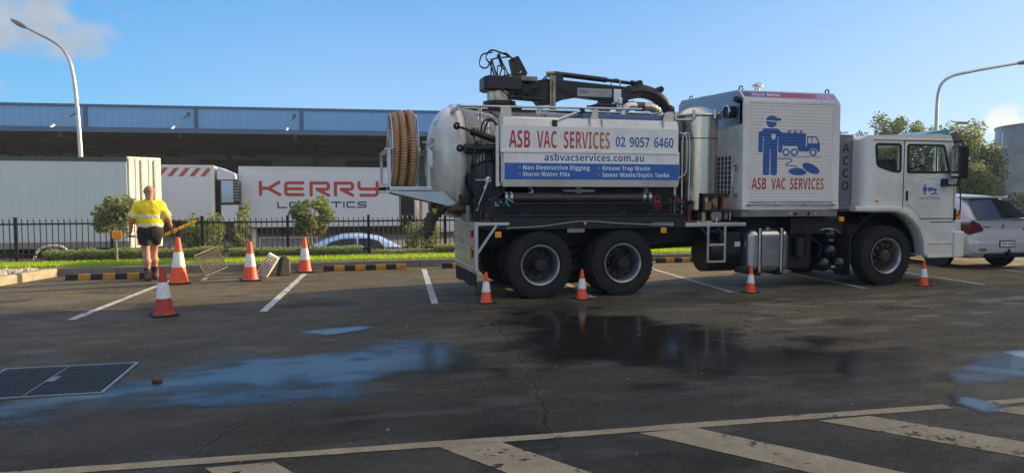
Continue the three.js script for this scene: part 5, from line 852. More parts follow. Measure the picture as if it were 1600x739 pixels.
{ // tall stainless filter vessel and the gear below it
  const x = 6.15, z = -11.05, L = (p, c) => lathe(p, 56, 'y', [x, 0, z], c);
  part('filter_vessel', L([[0.31, 1.32], [0.32, 1.34], [0.32, 2.84]]), m.stainless);
  part('vessel_seam', [L([[0.32, 2.48], [0.3235, 2.485], [0.3235, 2.492], [0.32, 2.497]])], m.chassis);
  part('vessel_lid', L([[0.325, 2.84], [0.355, 2.845], [0.355, 2.885], [0.32, 2.89], [0.26, 2.96], [0.14, 3.01], [0.01, 3.025]]), m.stainless);
  part('lid_clamp', [0.3, 1.3, 2.4, 3.5, 4.6, 5.6].map((a) => { const px = x + Math.sin(a) * 0.36, pz = z + Math.cos(a) * 0.36; return box(px - 0.02, px + 0.02, 2.80, 2.94, pz - 0.02, pz + 0.02, 0.008); }), m.steel);
  part('ladder_tube', [tube([[5.70, 1.25, -10.72], [5.70, 2.45, -10.72], [5.72, 2.55, -10.72], [5.80, 2.56, -10.72], [5.82, 2.48, -10.72], [5.82, 1.3, -10.72]], 0.016, 40, 8), rod([5.64, 1.25, -10.85], [5.64, 2.9, -10.85], 0.022), rod([5.6, 2.78, -10.8], [5.9, 2.78, -10.8], 0.015)], m.alu);
  part('pump_cabinet', [box(6.02, 6.50, 1.54, 1.60, -10.75, -10.62, 0.01), box(6.02, 6.06, 1.32, 1.54, -10.75, -10.62), box(6.02, 6.52, 1.30, 1.34, -10.8, -10.62, 0.01), box(6.35, 6.38, 1.34, 1.54, -10.74, -10.64)], m.chassis);
  part('control_valves', [box(6.08, 6.2, 1.36, 1.46, -10.7, -10.66), box(6.22, 6.32, 1.4, 1.52, -10.72, -10.66, 0.01), rod([6.25, 1.43, -10.64], [6.25, 1.43, -10.7], 0.03)], M([0.45, 0.30, 0.15], 0.45, 0.6, dirty(T.dirt, 4)));
  part('filter_cup', [rod([6.44, 1.36, -10.7], [6.44, 1.52, -10.7], 0.045, 0.045, 14), rod([6.48, 1.08 + 0.1, -10.7], [6.48, 1.3, -10.7], 0.04, 0.04, 14)], M([0.35, 0.10, 0.05], 0.35));
  part('filter_cap', [rod([6.47, 1.28, -10.695], [6.47, 1.34, -10.695], 0.05, 0.05, 14)], M([0.05, 0.1, 0.35], 0.4));
  part('pump_body', [box(6.0, 6.5, 1.15, 1.30, -10.95, -10.75, 0.02), box(5.95, 6.55, 1.14, 1.55, -11.4, -11.15)], m.chassis);
  part('pump_column', [rod([6.1, 1.14, -10.74], [6.1, 1.30, -10.74], 0.05, 0.05, 16)], M([0.45, 0.33, 0.22], 0.4, 0.7));
  part('gauge_wheel', [lathe([[0.01, 0.03], [0.09, 0.03], [0.1, 0.02], [0.1, -0.01], [0.01, -0.01]], 28, 'z', [6.28, 1.24, -10.66], 0.5)], m.grey);
  part('tap', [rod([6.28, 1.22, -10.62], [6.27, 1.12, -10.62], 0.012), rod([6.54, 1.16, -10.66], [6.54, 1.3, -10.66], 0.012)], m.steel);
  part('red_stand', [rod([5.80, 1.16, -10.68], [5.80, 1.42, -10.68], 0.05, 0.04, 14), box(5.66, 5.92, 1.10, 1.16, -10.8, -10.6, 0.01), rod([5.80, 1.40, -10.68], [5.80, 1.48, -10.68], 0.035, 0.075, 14), bar([5.55, 1.53, -10.7], [5.78, 1.43, -10.7], 0.05, 0.07)], M([0.12, 0.04, 0.045], 0.5, 0.2, dirty(T.dirt, 3)));
}
{ // step platform and ladder
  part('step_platform', [box(5.70, 6.79, 1.065, 1.125, -10.9, -10.58, 0.008)], m.alu);
  const l = part('ladder', [box(6.09, 6.125, 0.48, 1.065, -10.62, -10.58, 0.006), box(6.395, 6.43, 0.48, 1.065, -10.62, -10.58, 0.006)], m.alu);
  mesh('rung', box(6.125, 6.395, 0.75, 0.785, -10.62, -10.58, 0.006), m.alu, l); mesh('rung', box(6.125, 6.395, 0.48, 0.51, -10.62, -10.58, 0.006), m.alu, l);
  part('ladder_brace', [bar([6.36, 1.06, -10.75], [6.41, 0.92, -10.6], 0.02, 0.02), bar([6.06, 1.06, -10.75], [6.10, 0.92, -10.6], 0.02, 0.02)], m.alu);
}
{ // housing with the roller shutter
  const x0 = 6.69, x1 = 8.50, zf = -10.55, zb = -12.75, y0 = 1.33;
  part('equipment_housing', extX([[zf, y0], [zf, 3.12], [zf - 0.16, 3.28], [zb + 0.1, 3.34], [zb, 3.25], [zb, y0]], x0 + 0.003, x1), m.white);
  // left wall: aluminium tread plate above, white sheet with a grille below
  const tread = canvasTex(256, 256, (x) => { x.fillStyle = '#6e6e6e'; x.fillRect(0, 0, 256, 256); x.strokeStyle = '#e8e8e8'; x.lineWidth = 7; x.lineCap = 'round'; for (let i = 0; i < 8; i++) for (let j = 0; j < 8; j++) { const a = (i + j) % 2 ? 0.7 : -0.7; x.beginPath(); x.moveTo(16 + i * 32 - 9 * Math.cos(a), 16 + j * 32 - 9 * Math.sin(a)); x.lineTo(16 + i * 32 + 9 * Math.cos(a), 16 + j * 32 + 9 * Math.sin(a)); x.stroke(); } });
  tread.colorSpace = THREE.NoColorSpace; tread.wrapS = tread.wrapT = THREE.RepeatWrapping; tread.repeat.set(2.6, 2.6);
  const tp = M([0.75, 0.76, 0.85], 0.4, 0.75, { map: tread, bumpMap: tread, bumpScale: 0.006, roughnessMap: tiled(T.rough, 2) });
  part('tread_plate', [extX([[zf - 0.02, 2.72], [zf - 0.02, 3.10], [zf - 0.17, 3.27], [zb + 0.12, 3.32], [zb + 0.02, 3.24], [zb + 0.02, 2.62]], x0 - 0.012, x0 + 0.002)], tp);
  part('side_sheet', [box(x0 - 0.008, x0 + 0.002, 1.36, 2.715, zb + 0.02, zf - 0.12)], m.cream);
  part('corner_post', [box(x0 - 0.012, x0 + 0.1, 1.33, 3.09, zf - 0.1, zf + 0.014, 0.01), box(x1 - 0.1, x1 + 0.012, 1.33, 3.09, zf - 0.1, zf + 0.014, 0.01)], m.white);
  part('grille_recess', box(x0 - 0.014, x0 - 0.0085, 1.58, 2.22, -11.75, -10.85), m.black);
  const gr = []; for (let i = 0; i <= 8; i++) gr.push(box(x0 - 0.028, x0 - 0.0145, 1.58, 2.22, -11.75 + i * 0.1125 - 0.006, -11.75 + i * 0.1125 + 0.006)); for (let i = 0; i <= 8; i++) gr.push(box(x0 - 0.024, x0 - 0.0146, 1.58 + i * 0.08 - 0.006, 1.58 + i * 0.08 + 0.006, -11.75, -10.85));
  part('grille', gr, m.white);
  part('door_handle', [tube([[x0 - 0.01, 2.02, -10.72], [x0 - 0.06, 2.0, -10.72], [x0 - 0.06, 1.62, -10.72], [x0 - 0.01, 1.58, -10.72]], 0.012, 24, 8), box(x0 - 0.03, x0 - 0.012, 1.99, 2.06, -10.76, -10.68), box(x0 - 0.03, x0 - 0.012, 1.55, 1.61, -10.76, -10.68)], m.steel);
  part('intake', [rod([x0 - 0.16, 2.93, -10.82], [x0, 2.93, -10.82], 0.10, 0.10, 24), rod([x0 - 0.10, 3.12, -10.64], [x0, 3.10, -10.66], 0.05, 0.05, 18)], m.black);
  part('intake_ring', lathe([[0.085, -0.01], [0.108, -0.01], [0.108, 0.02], [0.085, 0.02]], 24, 'x', [x0 - 0.16, 2.93, -10.82]), m.steel);
  // header with its stripe and lettering
  const hd = canvasTex(1024, 96, (x, w, h) => { x.fillStyle = '#b9b4b8'; x.fillRect(0, 0, w, h); const g = x.createLinearGradient(0, 0, w, 0); g.addColorStop(0, '#5d4f7d'); g.addColorStop(0.3, '#8b4666'); g.addColorStop(0.6, '#b0455c'); g.addColorStop(0.72, '#a05a72'); g.addColorStop(1, '#9aa0b0'); x.fillStyle = g; x.fillRect(0, 12, w, 66); x.fillStyle = '#d9d4dc'; x.save(); x.font = 'bold 60px sans-serif'; x.translate(90, 64); x.scale(1.15, 0.8); x.fillText('HGV 8000', 0, 0); x.restore(); x.save(); x.font = 'bold 60px sans-serif'; x.translate(800, 70); x.scale(1.5, 1); x.fillStyle = '#ddb9c4'; x.fillText('STG', 0, 0); x.restore(); });
  const hg = new THREE.PlaneGeometry(1.76, 0.19); hg.rotateX(-Math.PI / 4 * 1.0); hg.translate(7.6, 3.202, zf - 0.076); part('header_print', hg, M([0.9, 0.9, 0.9], 0.4, 0, { map: hd }), truck, true);
  part('frame_trim', [box(x0 + 0.1, x1 - 0.1, 3.055, 3.115, zf - 0.02, zf + 0.013, 0.008), box(x0 + 0.1, x0 + 0.135, 1.47, 3.055, zf - 0.02, zf + 0.012, 0.006), box(x1 - 0.135, x1 - 0.1, 1.47, 3.055, zf - 0.02, zf + 0.012, 0.006)], m.white);
  // shutter: curved slats in one rolled sheet, each slat its own strip
  const art = canvasTex(1536, 1600, (x, w, h) => {
    x.fillStyle = '#e9e6de'; x.fillRect(0, 0, w, h); const X0 = 72, X1 = 528, Y0 = 128, Y1 = 680; x.setTransform(w / (X1 - X0), 0, 0, h / (Y1 - Y0), -X0 * w / (X1 - X0), -Y0 * h / (Y1 - Y0));
    const B = '#2f61a8', Wh = '#e9e6de'; x.fillStyle = B; x.strokeStyle = B;
    const rr = (a, b, c, d, r) => { x.beginPath(); x.roundRect(a, b, c - a, d - b, r); x.fill(); };
    x.beginPath(); x.ellipse(183, 231, 29, 33, 0, 0, 7); x.fill();                        // head
    x.fillStyle = Wh; x.beginPath(); x.moveTo(148, 226); x.lineTo(205, 232); x.lineTo(222, 240); x.lineTo(222, 228); x.lineTo(204, 226); x.lineTo(148, 219); x.fill();
    x.fillStyle = B; x.beginPath(); x.moveTo(153, 222); x.bezierCurveTo(152, 190, 205, 190, 213, 208); x.lineTo(232, 209); x.quadraticCurveTo(240, 217, 232, 224); x.lineTo(206, 225); x.closePath(); x.fill();
    rr(128, 268, 234, 360, 24); rr(112, 285, 138, 406, 13); rr(222, 285, 247, 406, 13); rr(139, 330, 218, 440, 4); rr(139, 400, 176, 534, 13); rr(181, 400, 218, 534, 13);
    x.fillStyle = Wh; x.fillRect(137.5, 318, 3, 88); x.fillRect(219.5, 318, 3, 88); x.fillRect(176.5, 388, 3.6, 150);
    x.beginPath(); x.moveTo(183, 300); x.lineTo(207, 300); x.lineTo(207, 318); x.quadraticCurveTo(204, 328, 195, 331); x.quadraticCurveTo(186, 328, 183, 318); x.fill();
    x.fillStyle = B; rr(246, 290, 377, 360, 5); x.fillRect(250, 360, 126, 6);                // tanker
    for (const a of [283, 316, 349]) { x.fillRect(a - 12, 276, 24, 5); x.fillRect(a - 5, 281, 10, 10); }
    x.fillStyle = B; x.beginPath(); x.moveTo(384, 308); x.lineTo(432, 308); x.quadraticCurveTo(442, 309, 446, 322); x.lineTo(458, 352); x.lineTo(458, 396); x.lineTo(440, 396); x.lineTo(384, 396); x.closePath(); x.fill();
    x.fillStyle = Wh; x.beginPath(); x.moveTo(390, 316); x.lineTo(408, 316); x.lineTo(408, 348); x.lineTo(390, 348); x.fill(); x.beginPath(); x.moveTo(413, 316); x.lineTo(432, 316); x.quadraticCurveTo(437, 318, 441, 330); x.lineTo(446, 348); x.lineTo(413, 348); x.fill();
    x.fillStyle = B; x.fillRect(330, 366, 60, 30);
    for (const a of [267, 313, 420]) { x.fillStyle = Wh; x.beginPath(); x.arc(a, 401, 25, 0, 7); x.fill(); x.fillStyle = B; x.beginPath(); x.arc(a, 401, 21, 0, 7); x.fill(); x.fillStyle = Wh; x.beginPath(); x.arc(a, 401, 12, 0, 7); x.fill(); }
    x.fillStyle = B; x.fillRect(222, 424, 242, 3.5);
    x.lineWidth = 6; x.lineCap = 'round'; x.beginPath(); x.moveTo(224, 440); x.lineTo(275, 438); x.bezierCurveTo(315, 440, 300, 456, 280, 462); x.bezierCurveTo(255, 470, 265, 480, 300, 478); x.bezierCurveTo(335, 478, 332, 488, 330, 508); x.stroke();
    x.beginPath(); x.ellipse(334, 512, 52, 21, 0.05, 0, 7); x.fill(); x.fillStyle = Wh; x.beginPath(); x.ellipse(408, 492, 60, 30, 0.45, 0, 7); x.fill(); x.fillStyle = B; x.beginPath(); x.ellipse(410, 493, 54, 25, 0.45, 0, 7); x.fill();
    const put = (s, a, b) => { x.save(); x.font = 'bold 100px sans-serif'; const tw = x.measureText(s).width; x.translate(a, 614); x.scale((b - a) / tw, 64 / 71.5); const gg = x.createLinearGradient(((80 - a) * tw) / (b - a), 0, ((486 - a) * tw) / (b - a), 0); gg.addColorStop(0, '#b3222c'); gg.addColorStop(0.6, '#b5382f'); gg.addColorStop(1, '#bb6a4a'); x.fillStyle = gg; x.fillText(s, 0, 0); x.restore(); };
    put('ASB', 80, 162); put('VAC', 188, 268); put('SERVICES', 291, 487);
    x.setTransform(1, 0, 0, 1, 0, 0); grunge(x, w, h, 14, 80, 0.04);
  });
  const N = 30, sx0 = x0 + 0.137, sx1 = x1 - 0.137, sy0 = 1.475, sy1 = 3.053, sh = new THREE.Group(); sh.name = 'roller_shutter'; truck.add(sh);
  const sm2 = M([0.86, 0.84, 0.80], 0.45, 0, { map: art });
  for (let i = 0; i < N; i++) {
    const g = new THREE.PlaneGeometry(sx1 - sx0, (sy1 - sy0) / N, 1, 5), p = g.attributes.position, uv = g.attributes.uv;
    for (let k = 0; k < p.count; k++) { const q = uv.getY(k); p.setZ(k, 0.006 + 0.0022 * Math.pow(Math.sin(Math.PI * Math.min(1, Math.max(0, q))), 0.6)); uv.setY(k, (i + q) / N); }
    g.computeVertexNormals(); g.translate((sx0 + sx1) / 2, sy0 + (i + 0.5) * (sy1 - sy0) / N, zf); mesh('slat', g, sm2, sh, true);
  }
  part('lift_bar', [rod([x0 + 0.06, 1.42, zf + 0.04], [x1 - 0.06, 1.42, zf + 0.04], 0.014), box(x0 + 0.12, x1 - 0.12, 1.435, 1.472, zf - 0.02, zf + 0.02, 0.006), ...[6.8, 7.3, 7.85, 8.38].map((x) => rod([x - 0.02, 1.42, zf + 0.04], [x + 0.02, 1.42, zf + 0.04], 0.024))], m.galv);
  part('corner_casting', [box(x0 - 0.014, x0 + 0.14, 1.33, 1.43, zf - 0.1, zf + 0.022, 0.012), box(x1 - 0.14, x1 + 0.016, 1.33, 1.43, zf - 0.1, zf + 0.022, 0.012)], m.white);
  part('base_frame', [box(x0 - 0.01, x1 + 0.01, 1.215, 1.328, zb, zf - 0.005, 0.008)], m.grey);
  part('marker_light', [box(7.55, 7.63, 1.24, 1.28, zf - 0.006, zf + 0.008, 0.006), box(8.05, 8.1, 1.24, 1.285, zf - 0.006, zf + 0.008, 0.006)], m.amber);
  part('marker_light', [box(7.66, 7.73, 1.24, 1.28, zf - 0.006, zf + 0.006, 0.006), box(7.93, 7.97, 1.235, 1.29, zf - 0.006, zf + 0.008, 0.006)], m.black);
  const eye = (x, z, y) => tube(Array.from({ length: 14 }, (_, i) => { const a = i / 14 * 6.2832; return [x + Math.cos(a) * 0.035, y + 0.035 + Math.sin(a) * 0.035, z]; }), 0.011, 28, 7, true);
  part('lifting_eye', [eye(6.74, -10.72, 3.27), eye(8.38, -10.72, 3.27), eye(6.76, -12.4, 3.32), eye(8.4, -12.4, 3.32)], m.black);
  part('exhaust_stack', [rod([7.35, 3.28, -11.2], [7.35, 3.42, -11.2], 0.045, 0.045, 16), lathe([[0.09, 0.0], [0.085, 0.03], [0.05, 0.06], [0.01, 0.07]], 20, 'y', [7.36, 3.42, -11.2])], m.steel);
  part('muffler', [rod([8.62, 2.66, -11.0], [8.62, 3.08, -11.0], 0.05, 0.05, 16)], m.cream);
  part('muffler_cap', [(() => { const g = new THREE.SphereGeometry(0.075, 16, 12); g.scale(0.9, 1.6, 0.9); g.translate(8.62, 3.08, -11.0); return norm(g); })()], m.black);
}
{ // perforated stack guard with the letters ACCO
  const tex = canvasTex(256, 1024, (x, w, h) => { x.fillStyle = '#a39ea8'; x.fillRect(0, 0, w, h); x.fillStyle = '#77727c'; for (let i = 0; i < 16; i++) for (let j = 0; j < 64; j++) { x.beginPath(); x.arc(8 + i * 16 + (j % 2) * 8, 8 + j * 16, 3.4, 0, 7); x.fill(); } x.fillStyle = '#4c4652'; x.font = 'bold 210px sans-serif'; x.textAlign = 'center'; ['A', 'C', 'C', 'O'].forEach((c, i) => { x.save(); x.translate(w / 2, 250 + i * 180); x.scale(0.95, 0.85); x.fillText(c, 0, 0); x.restore(); }); });
  const b = part('stack_guard', box(8.77, 9.09, 1.36, 2.62, -11.3, -10.9, 0.012), M([0.36, 0.34, 0.36], 0.35, 0.85, dirty(T.grime, 2)));
  panelPlane('lettering', 8.785, 9.075, 1.375, 2.605, -10.897, tex, b, { metalness: 0.7, roughness: 0.35, color: C(0.75, 0.72, 0.75) });
  part('guard_frame', [rod([8.72, 1.3, -10.9], [8.72, 2.6, -10.9], 0.015), box(8.78, 9.1, 1.33, 1.36, -11.2, -10.86), rod([8.8, 2.64, -10.95], [9.0, 2.66, -10.95], 0.012), rod([8.84, 2.62, -10.95], [8.84, 2.68, -10.95], 0.02)], m.galv);
}
{ // cab: one shell cut from a side profile and a rounded plan, with real openings
  const ev = new Evaluator(); ev.useGroups = false; ev.attributes = ['position', 'normal', 'uv'];
  const br = (g) => { const b = new Brush(norm(g)); b.updateMatrixWorld(); return b; };
  const side = [[9.07, 1.28], [9.55, 1.28], [9.75, 1.27], [9.93, 1.21], [10.09, 1.10], [10.22, 0.95], [10.30, 0.78], [10.34, 0.50], [11.06, 0.48], [11.06, 1.08], [11.04, 1.6], [11.01, 2.1], [10.97, 2.5], [10.86, 2.62], [10.6, 2.645], [9.14, 2.585], [9.07, 2.52]];
  let cab = br(ext(shape(side), -13.08, -10.60, 0));
  const plan = roundShape([[9.07, 13.08], [11.08, 13.08], [11.08, 10.60], [9.07, 10.60]], [0.2, 0.13, 0.13, 0.2]); const pg = new THREE.ExtrudeGeometry(plan, { depth: 3, bevelEnabled: false, curveSegments: 12 }); pg.rotateX(-Math.PI / 2);
  cab = ev.evaluate(cab, br(pg), INTERSECTION);
  const inner = roundShape([[9.13, 13.02], [11.0, 13.02], [11.0, 10.66], [9.13, 10.66]], 0.1), ig = new THREE.ExtrudeGeometry(inner, { depth: 1.15, bevelEnabled: false }); ig.rotateX(-Math.PI / 2); ig.translate(0, 1.34, 0);
  cab = ev.evaluate(cab, br(ig), SUBTRACTION);
  const low = new THREE.BoxGeometry(0.62, 0.95, 1.9); low.translate(10.68, 0.95, zM); cab = ev.evaluate(cab, br(low), SUBTRACTION);
  const rearWin = roundShape([[9.30, 2.43], [9.79, 2.43], [9.80, 1.98], [9.66, 1.99], [9.34, 2.08]], 0.06);
  const doorWin = roundShape([[9.95, 2.43], [10.70, 2.43], [10.83, 1.98], [9.96, 1.97]], 0.05);
  for (const w of [rearWin, doorWin]) cab = ev.evaluate(cab, br(ext(w, -14, -10)), SUBTRACTION);
  const ws = roundShape([[12.85, 1.75], [12.85, 2.48], [10.85, 2.48], [10.85, 1.75]], 0.1), wg = new THREE.ExtrudeGeometry(ws, { depth: 0.6, bevelEnabled: false }); wg.rotateY(Math.PI / 2); wg.translate(10.8, 0, 0);
  cab = ev.evaluate(cab, br(wg), SUBTRACTION);
  const cg = toCreasedNormals(cab.geometry.index ? cab.geometry.toNonIndexed() : cab.geometry, 0.5);
  part('cab', cg, m.cab);
  part('cab_seal', [ext((() => { const s = roundShape([[9.27, 2.46], [9.82, 2.46], [9.83, 1.95], [9.66, 1.96], [9.31, 2.06]], 0.08); s.holes.push(roundShape([[9.31, 2.42], [9.78, 2.42], [9.79, 1.99], [9.66, 2.0], [9.35, 2.09]], 0.05, THREE.Path)); return s; })(), -10.602, -10.592), ext((() => { const s = roundShape([[9.925, 2.455], [10.72, 2.455], [10.855, 1.955], [9.935, 1.945]], 0.06); s.holes.push(roundShape([[9.96, 2.42], [10.69, 2.42], [10.815, 1.99], [9.97, 1.98]], 0.045, THREE.Path)); return s; })(), -10.586, -10.576), box(10.545, 10.565, 1.99, 2.42, -10.59, -10.575)], m.rubber);
  part('window', ext(rearWin, -10.625, -10.62), m.glass); part('window', ext(doorWin, -10.625, -10.62), m.glass); part('window', ext(rearWin, -13.06, -13.055), m.glass); part('window', ext(doorWin, -13.06, -13.055), m.glass);
  part('windscreen', box(10.985, 10.99, 1.76, 2.47, -12.84, -10.86), m.glass);
  // door skin, slightly proud, with the curved cut over the wheel arch
  const ds = new THREE.Shape(); ds.moveTo(9.885, 2.50); ds.lineTo(10.83, 2.50); ds.lineTo(10.94, 1.98); ds.lineTo(10.965, 1.16); ds.lineTo(10.25, 1.16); ds.quadraticCurveTo(10.15, 1.36, 9.885, 1.42); ds.closePath();
  ds.holes.push(roundShape([[9.945, 2.435], [10.705, 2.435], [10.835, 1.975], [9.955, 1.965]], 0.05, THREE.Path));
  const door = part('door', ext(ds, -10.604, -10.588, 0.004), m.cab);
  mesh('handle', box(9.925, 9.97, 1.47, 1.64, -10.59, -10.575, 0.008), m.black, door);
  mesh('crease', [bar([9.98, 1.93, -10.588], [10.5, 1.86, -10.586], 0.012, 0.01), bar([10.5, 1.86, -10.586], [10.9, 1.84, -10.588], 0.012, 0.01)], m.cab, door);
  part('door_gap', [box(9.872, 9.884, 1.3, 2.53, -10.603, -10.597), box(9.885, 10.96, 2.502, 2.512, -10.603, -10.597), box(10.25, 10.97, 1.146, 1.158, -10.603, -10.597), box(10.968, 10.978, 1.15, 2.1, -10.603, -10.598)], m.chassis);
  part('roof_gutter', [box(9.24, 10.86, 2.515, 2.54, -10.6, -10.575, 0.008)], m.cab);
  const dl = canvasTex(512, 512, (x, w, h) => { x.fillStyle = '#d6d3ca'; x.fillRect(0, 0, w, h); x.fillStyle = '#3d5c94'; x.beginPath(); x.arc(120, 70, 28, 0, 7); x.fill(); x.fillRect(86, 105, 70, 105); x.fillRect(90, 200, 28, 110); x.fillRect(126, 200, 28, 110); x.fillRect(64, 110, 18, 100); x.fillRect(160, 110, 18, 100); x.fillRect(190, 120, 150, 70); x.fillRect(346, 140, 70, 70); x.fillRect(200, 195, 210, 12); for (const a of [222, 262, 380]) { x.beginPath(); x.arc(a, 212, 18, 0, 7); x.fill(); } x.beginPath(); x.ellipse(310, 290, 60, 18, 0, 0, 7); x.fill(); x.beginPath(); x.ellipse(390, 272, 56, 22, 0.4, 0, 7); x.fill(); fit(x, 'ASB VAC SERVICES', 10, 500, 440, 80, '#a8433a'); });
  panelPlane('decal', 10.22, 10.66, 1.44, 1.78, -10.585, dl, door);
  part('wheel_arch', [(() => { const o = [[8.87, 1.375], [9.6, 1.375], [9.82, 1.36], [10.02, 1.29], [10.2, 1.16], [10.33, 0.98], [10.40, 0.8], [10.42, 0.52]], i = [[8.89, 1.30], [9.58, 1.30], [9.77, 1.285], [9.95, 1.22], [10.11, 1.1], [10.24, 0.94], [10.31, 0.77], [10.335, 0.52]]; return ext(shape([...o, ...i.reverse()]), -10.72, -10.56, 0.012); })()], m.cab);
  part('arch_liner', [(() => { const o = [], i = []; for (let k = 0; k <= 16; k++) { const a = Math.PI * (0.02 + 0.96 * k / 16); o.push([9.58 - Math.cos(a) * 0.72, 0.5 + Math.sin(a) * 0.78]); i.push([9.58 - Math.cos(a) * 0.69, 0.5 + Math.sin(a) * 0.75]); } return ext(shape([...o, ...i.reverse()]), -11.2, -10.73); })()], m.black);
  part('arch_back', [box(8.85, 10.35, 0.6, 1.28, -11.35, -11.25)], m.chassis);
  part('mud_flap', [box(8.86, 8.885, 0.18, 0.9, -11.05, -10.66)], m.rubber);
  part('step_well', [box(10.45, 11.0, 0.70, 0.74, -10.72, -10.59, 0.008), box(10.44, 10.99, 0.46, 0.50, -10.72, -10.585, 0.01), box(10.43, 11.0, 0.5, 1.1, -10.74, -10.72)], m.cream);
  part('step_shadow_gap', [box(10.46, 10.98, 1.085, 1.10, -10.61, -10.597)], m.chassis);
  part('bumper', [(() => { const g = ext(roundShape([[10.98, 13.1], [11.26, 13.1], [11.26, 10.56], [10.98, 10.56]], [0.02, 0.16, 0.16, 0.02]), 0, 0.46, 0.02); g.rotateX(-Math.PI / 2); g.translate(0, 0.46, 0); return g; })()], m.cab);
  part('front_panel', [box(11.02, 11.1, 0.92, 1.7, -13.0, -10.7, 0.03)], m.cab);
  part('indicator', [box(11.0, 11.12, 1.14, 1.31, -10.70, -10.57, 0.02)], m.amber);
  part('indicator_frame', [box(10.975, 11.0, 1.12, 1.33, -10.70, -10.565, 0.006)], m.black);
  part('marker_light', [box(9.30, 9.37, 1.455, 1.485, -10.602, -10.588, 0.006)], m.amber);
  part('sun_visor', [(() => { const s = shape([[10.3, 2.62], [10.55, 2.68], [10.9, 2.735], [11.02, 2.69], [11.06, 2.61], [10.86, 2.645], [10.5, 2.66]]); return ext(s, -13.0, -10.7, 0.004); })()], m.teal);
  part('visor_end', [ext(roundShape([[10.83, 2.66], [10.97, 2.71], [11.08, 2.58], [11.06, 2.44], [10.95, 2.42], [10.9, 2.54]], 0.03), -10.75, -10.6, 0.01)], m.steel);
  const mir = part('mirror', [box(10.80, 11.0, 1.86, 2.43, -10.52, -10.33, 0.03)], m.black);
  mesh('mirror_glass', box(10.795, 10.803, 1.9, 2.4, -10.5, -10.35), m.mirror, mir);
  mesh('mirror_arm', [tube([[10.95, 2.50, -10.6], [10.98, 2.52, -10.5], [10.95, 2.44, -10.42]], 0.016, 12, 7), tube([[10.74, 1.78, -10.6], [10.76, 1.74, -10.48], [10.88, 1.76, -10.42], [10.9, 1.87, -10.42]], 0.018, 16, 7), box(10.66, 10.75, 1.72, 1.86, -10.6, -10.5, 0.02)], m.black, mir);
  part('grab_handle', [tube([[10.99, 1.2, -10.57], [11.02, 1.22, -10.53], [11.0, 1.75, -10.53], [10.98, 1.78, -10.57]], 0.011, 20, 7)], m.black);
  // inside
  part('seat', [box(9.9, 10.3, 1.34, 1.6, -11.25, -10.8, 0.05), box(9.8, 9.95, 1.55, 2.2, -11.25, -10.8, 0.06), box(9.9, 10.3, 1.34, 1.6, -12.9, -12.45, 0.05), box(9.8, 9.95, 1.55, 2.2, -12.9, -12.45, 0.06)], m.chassis);
  part('dashboard', [box(10.6, 10.96, 1.34, 1.9, -12.95, -10.72, 0.06)], m.chassis);
  part('steering_wheel', [(() => { const g = new THREE.TorusGeometry(0.22, 0.016, 8, 28); g.rotateY(Math.PI / 2); g.rotateZ(-0.9); g.translate(10.5, 1.96, -11.05); return norm(g); })(), rod([10.5, 1.96, -11.05], [10.7, 1.8, -11.05], 0.03)], m.black);
  part('coat_hook', [rod([9.4, 2.4, -10.9], [9.46, 2.1, -10.85], 0.006), rod([9.62, 2.4, -10.9], [9.66, 2.28, -10.85], 0.006), rod([9.44, 2.3, -11.2], [9.7, 2.42, -11.2], 0.02)], m.alu);
  part('headlamp', [box(11.09, 11.115, 0.98, 1.1, -10.95, -10.75, 0.01), box(11.09, 11.115, 0.98, 1.1, -12.95, -12.75, 0.01)], m.alu);
}
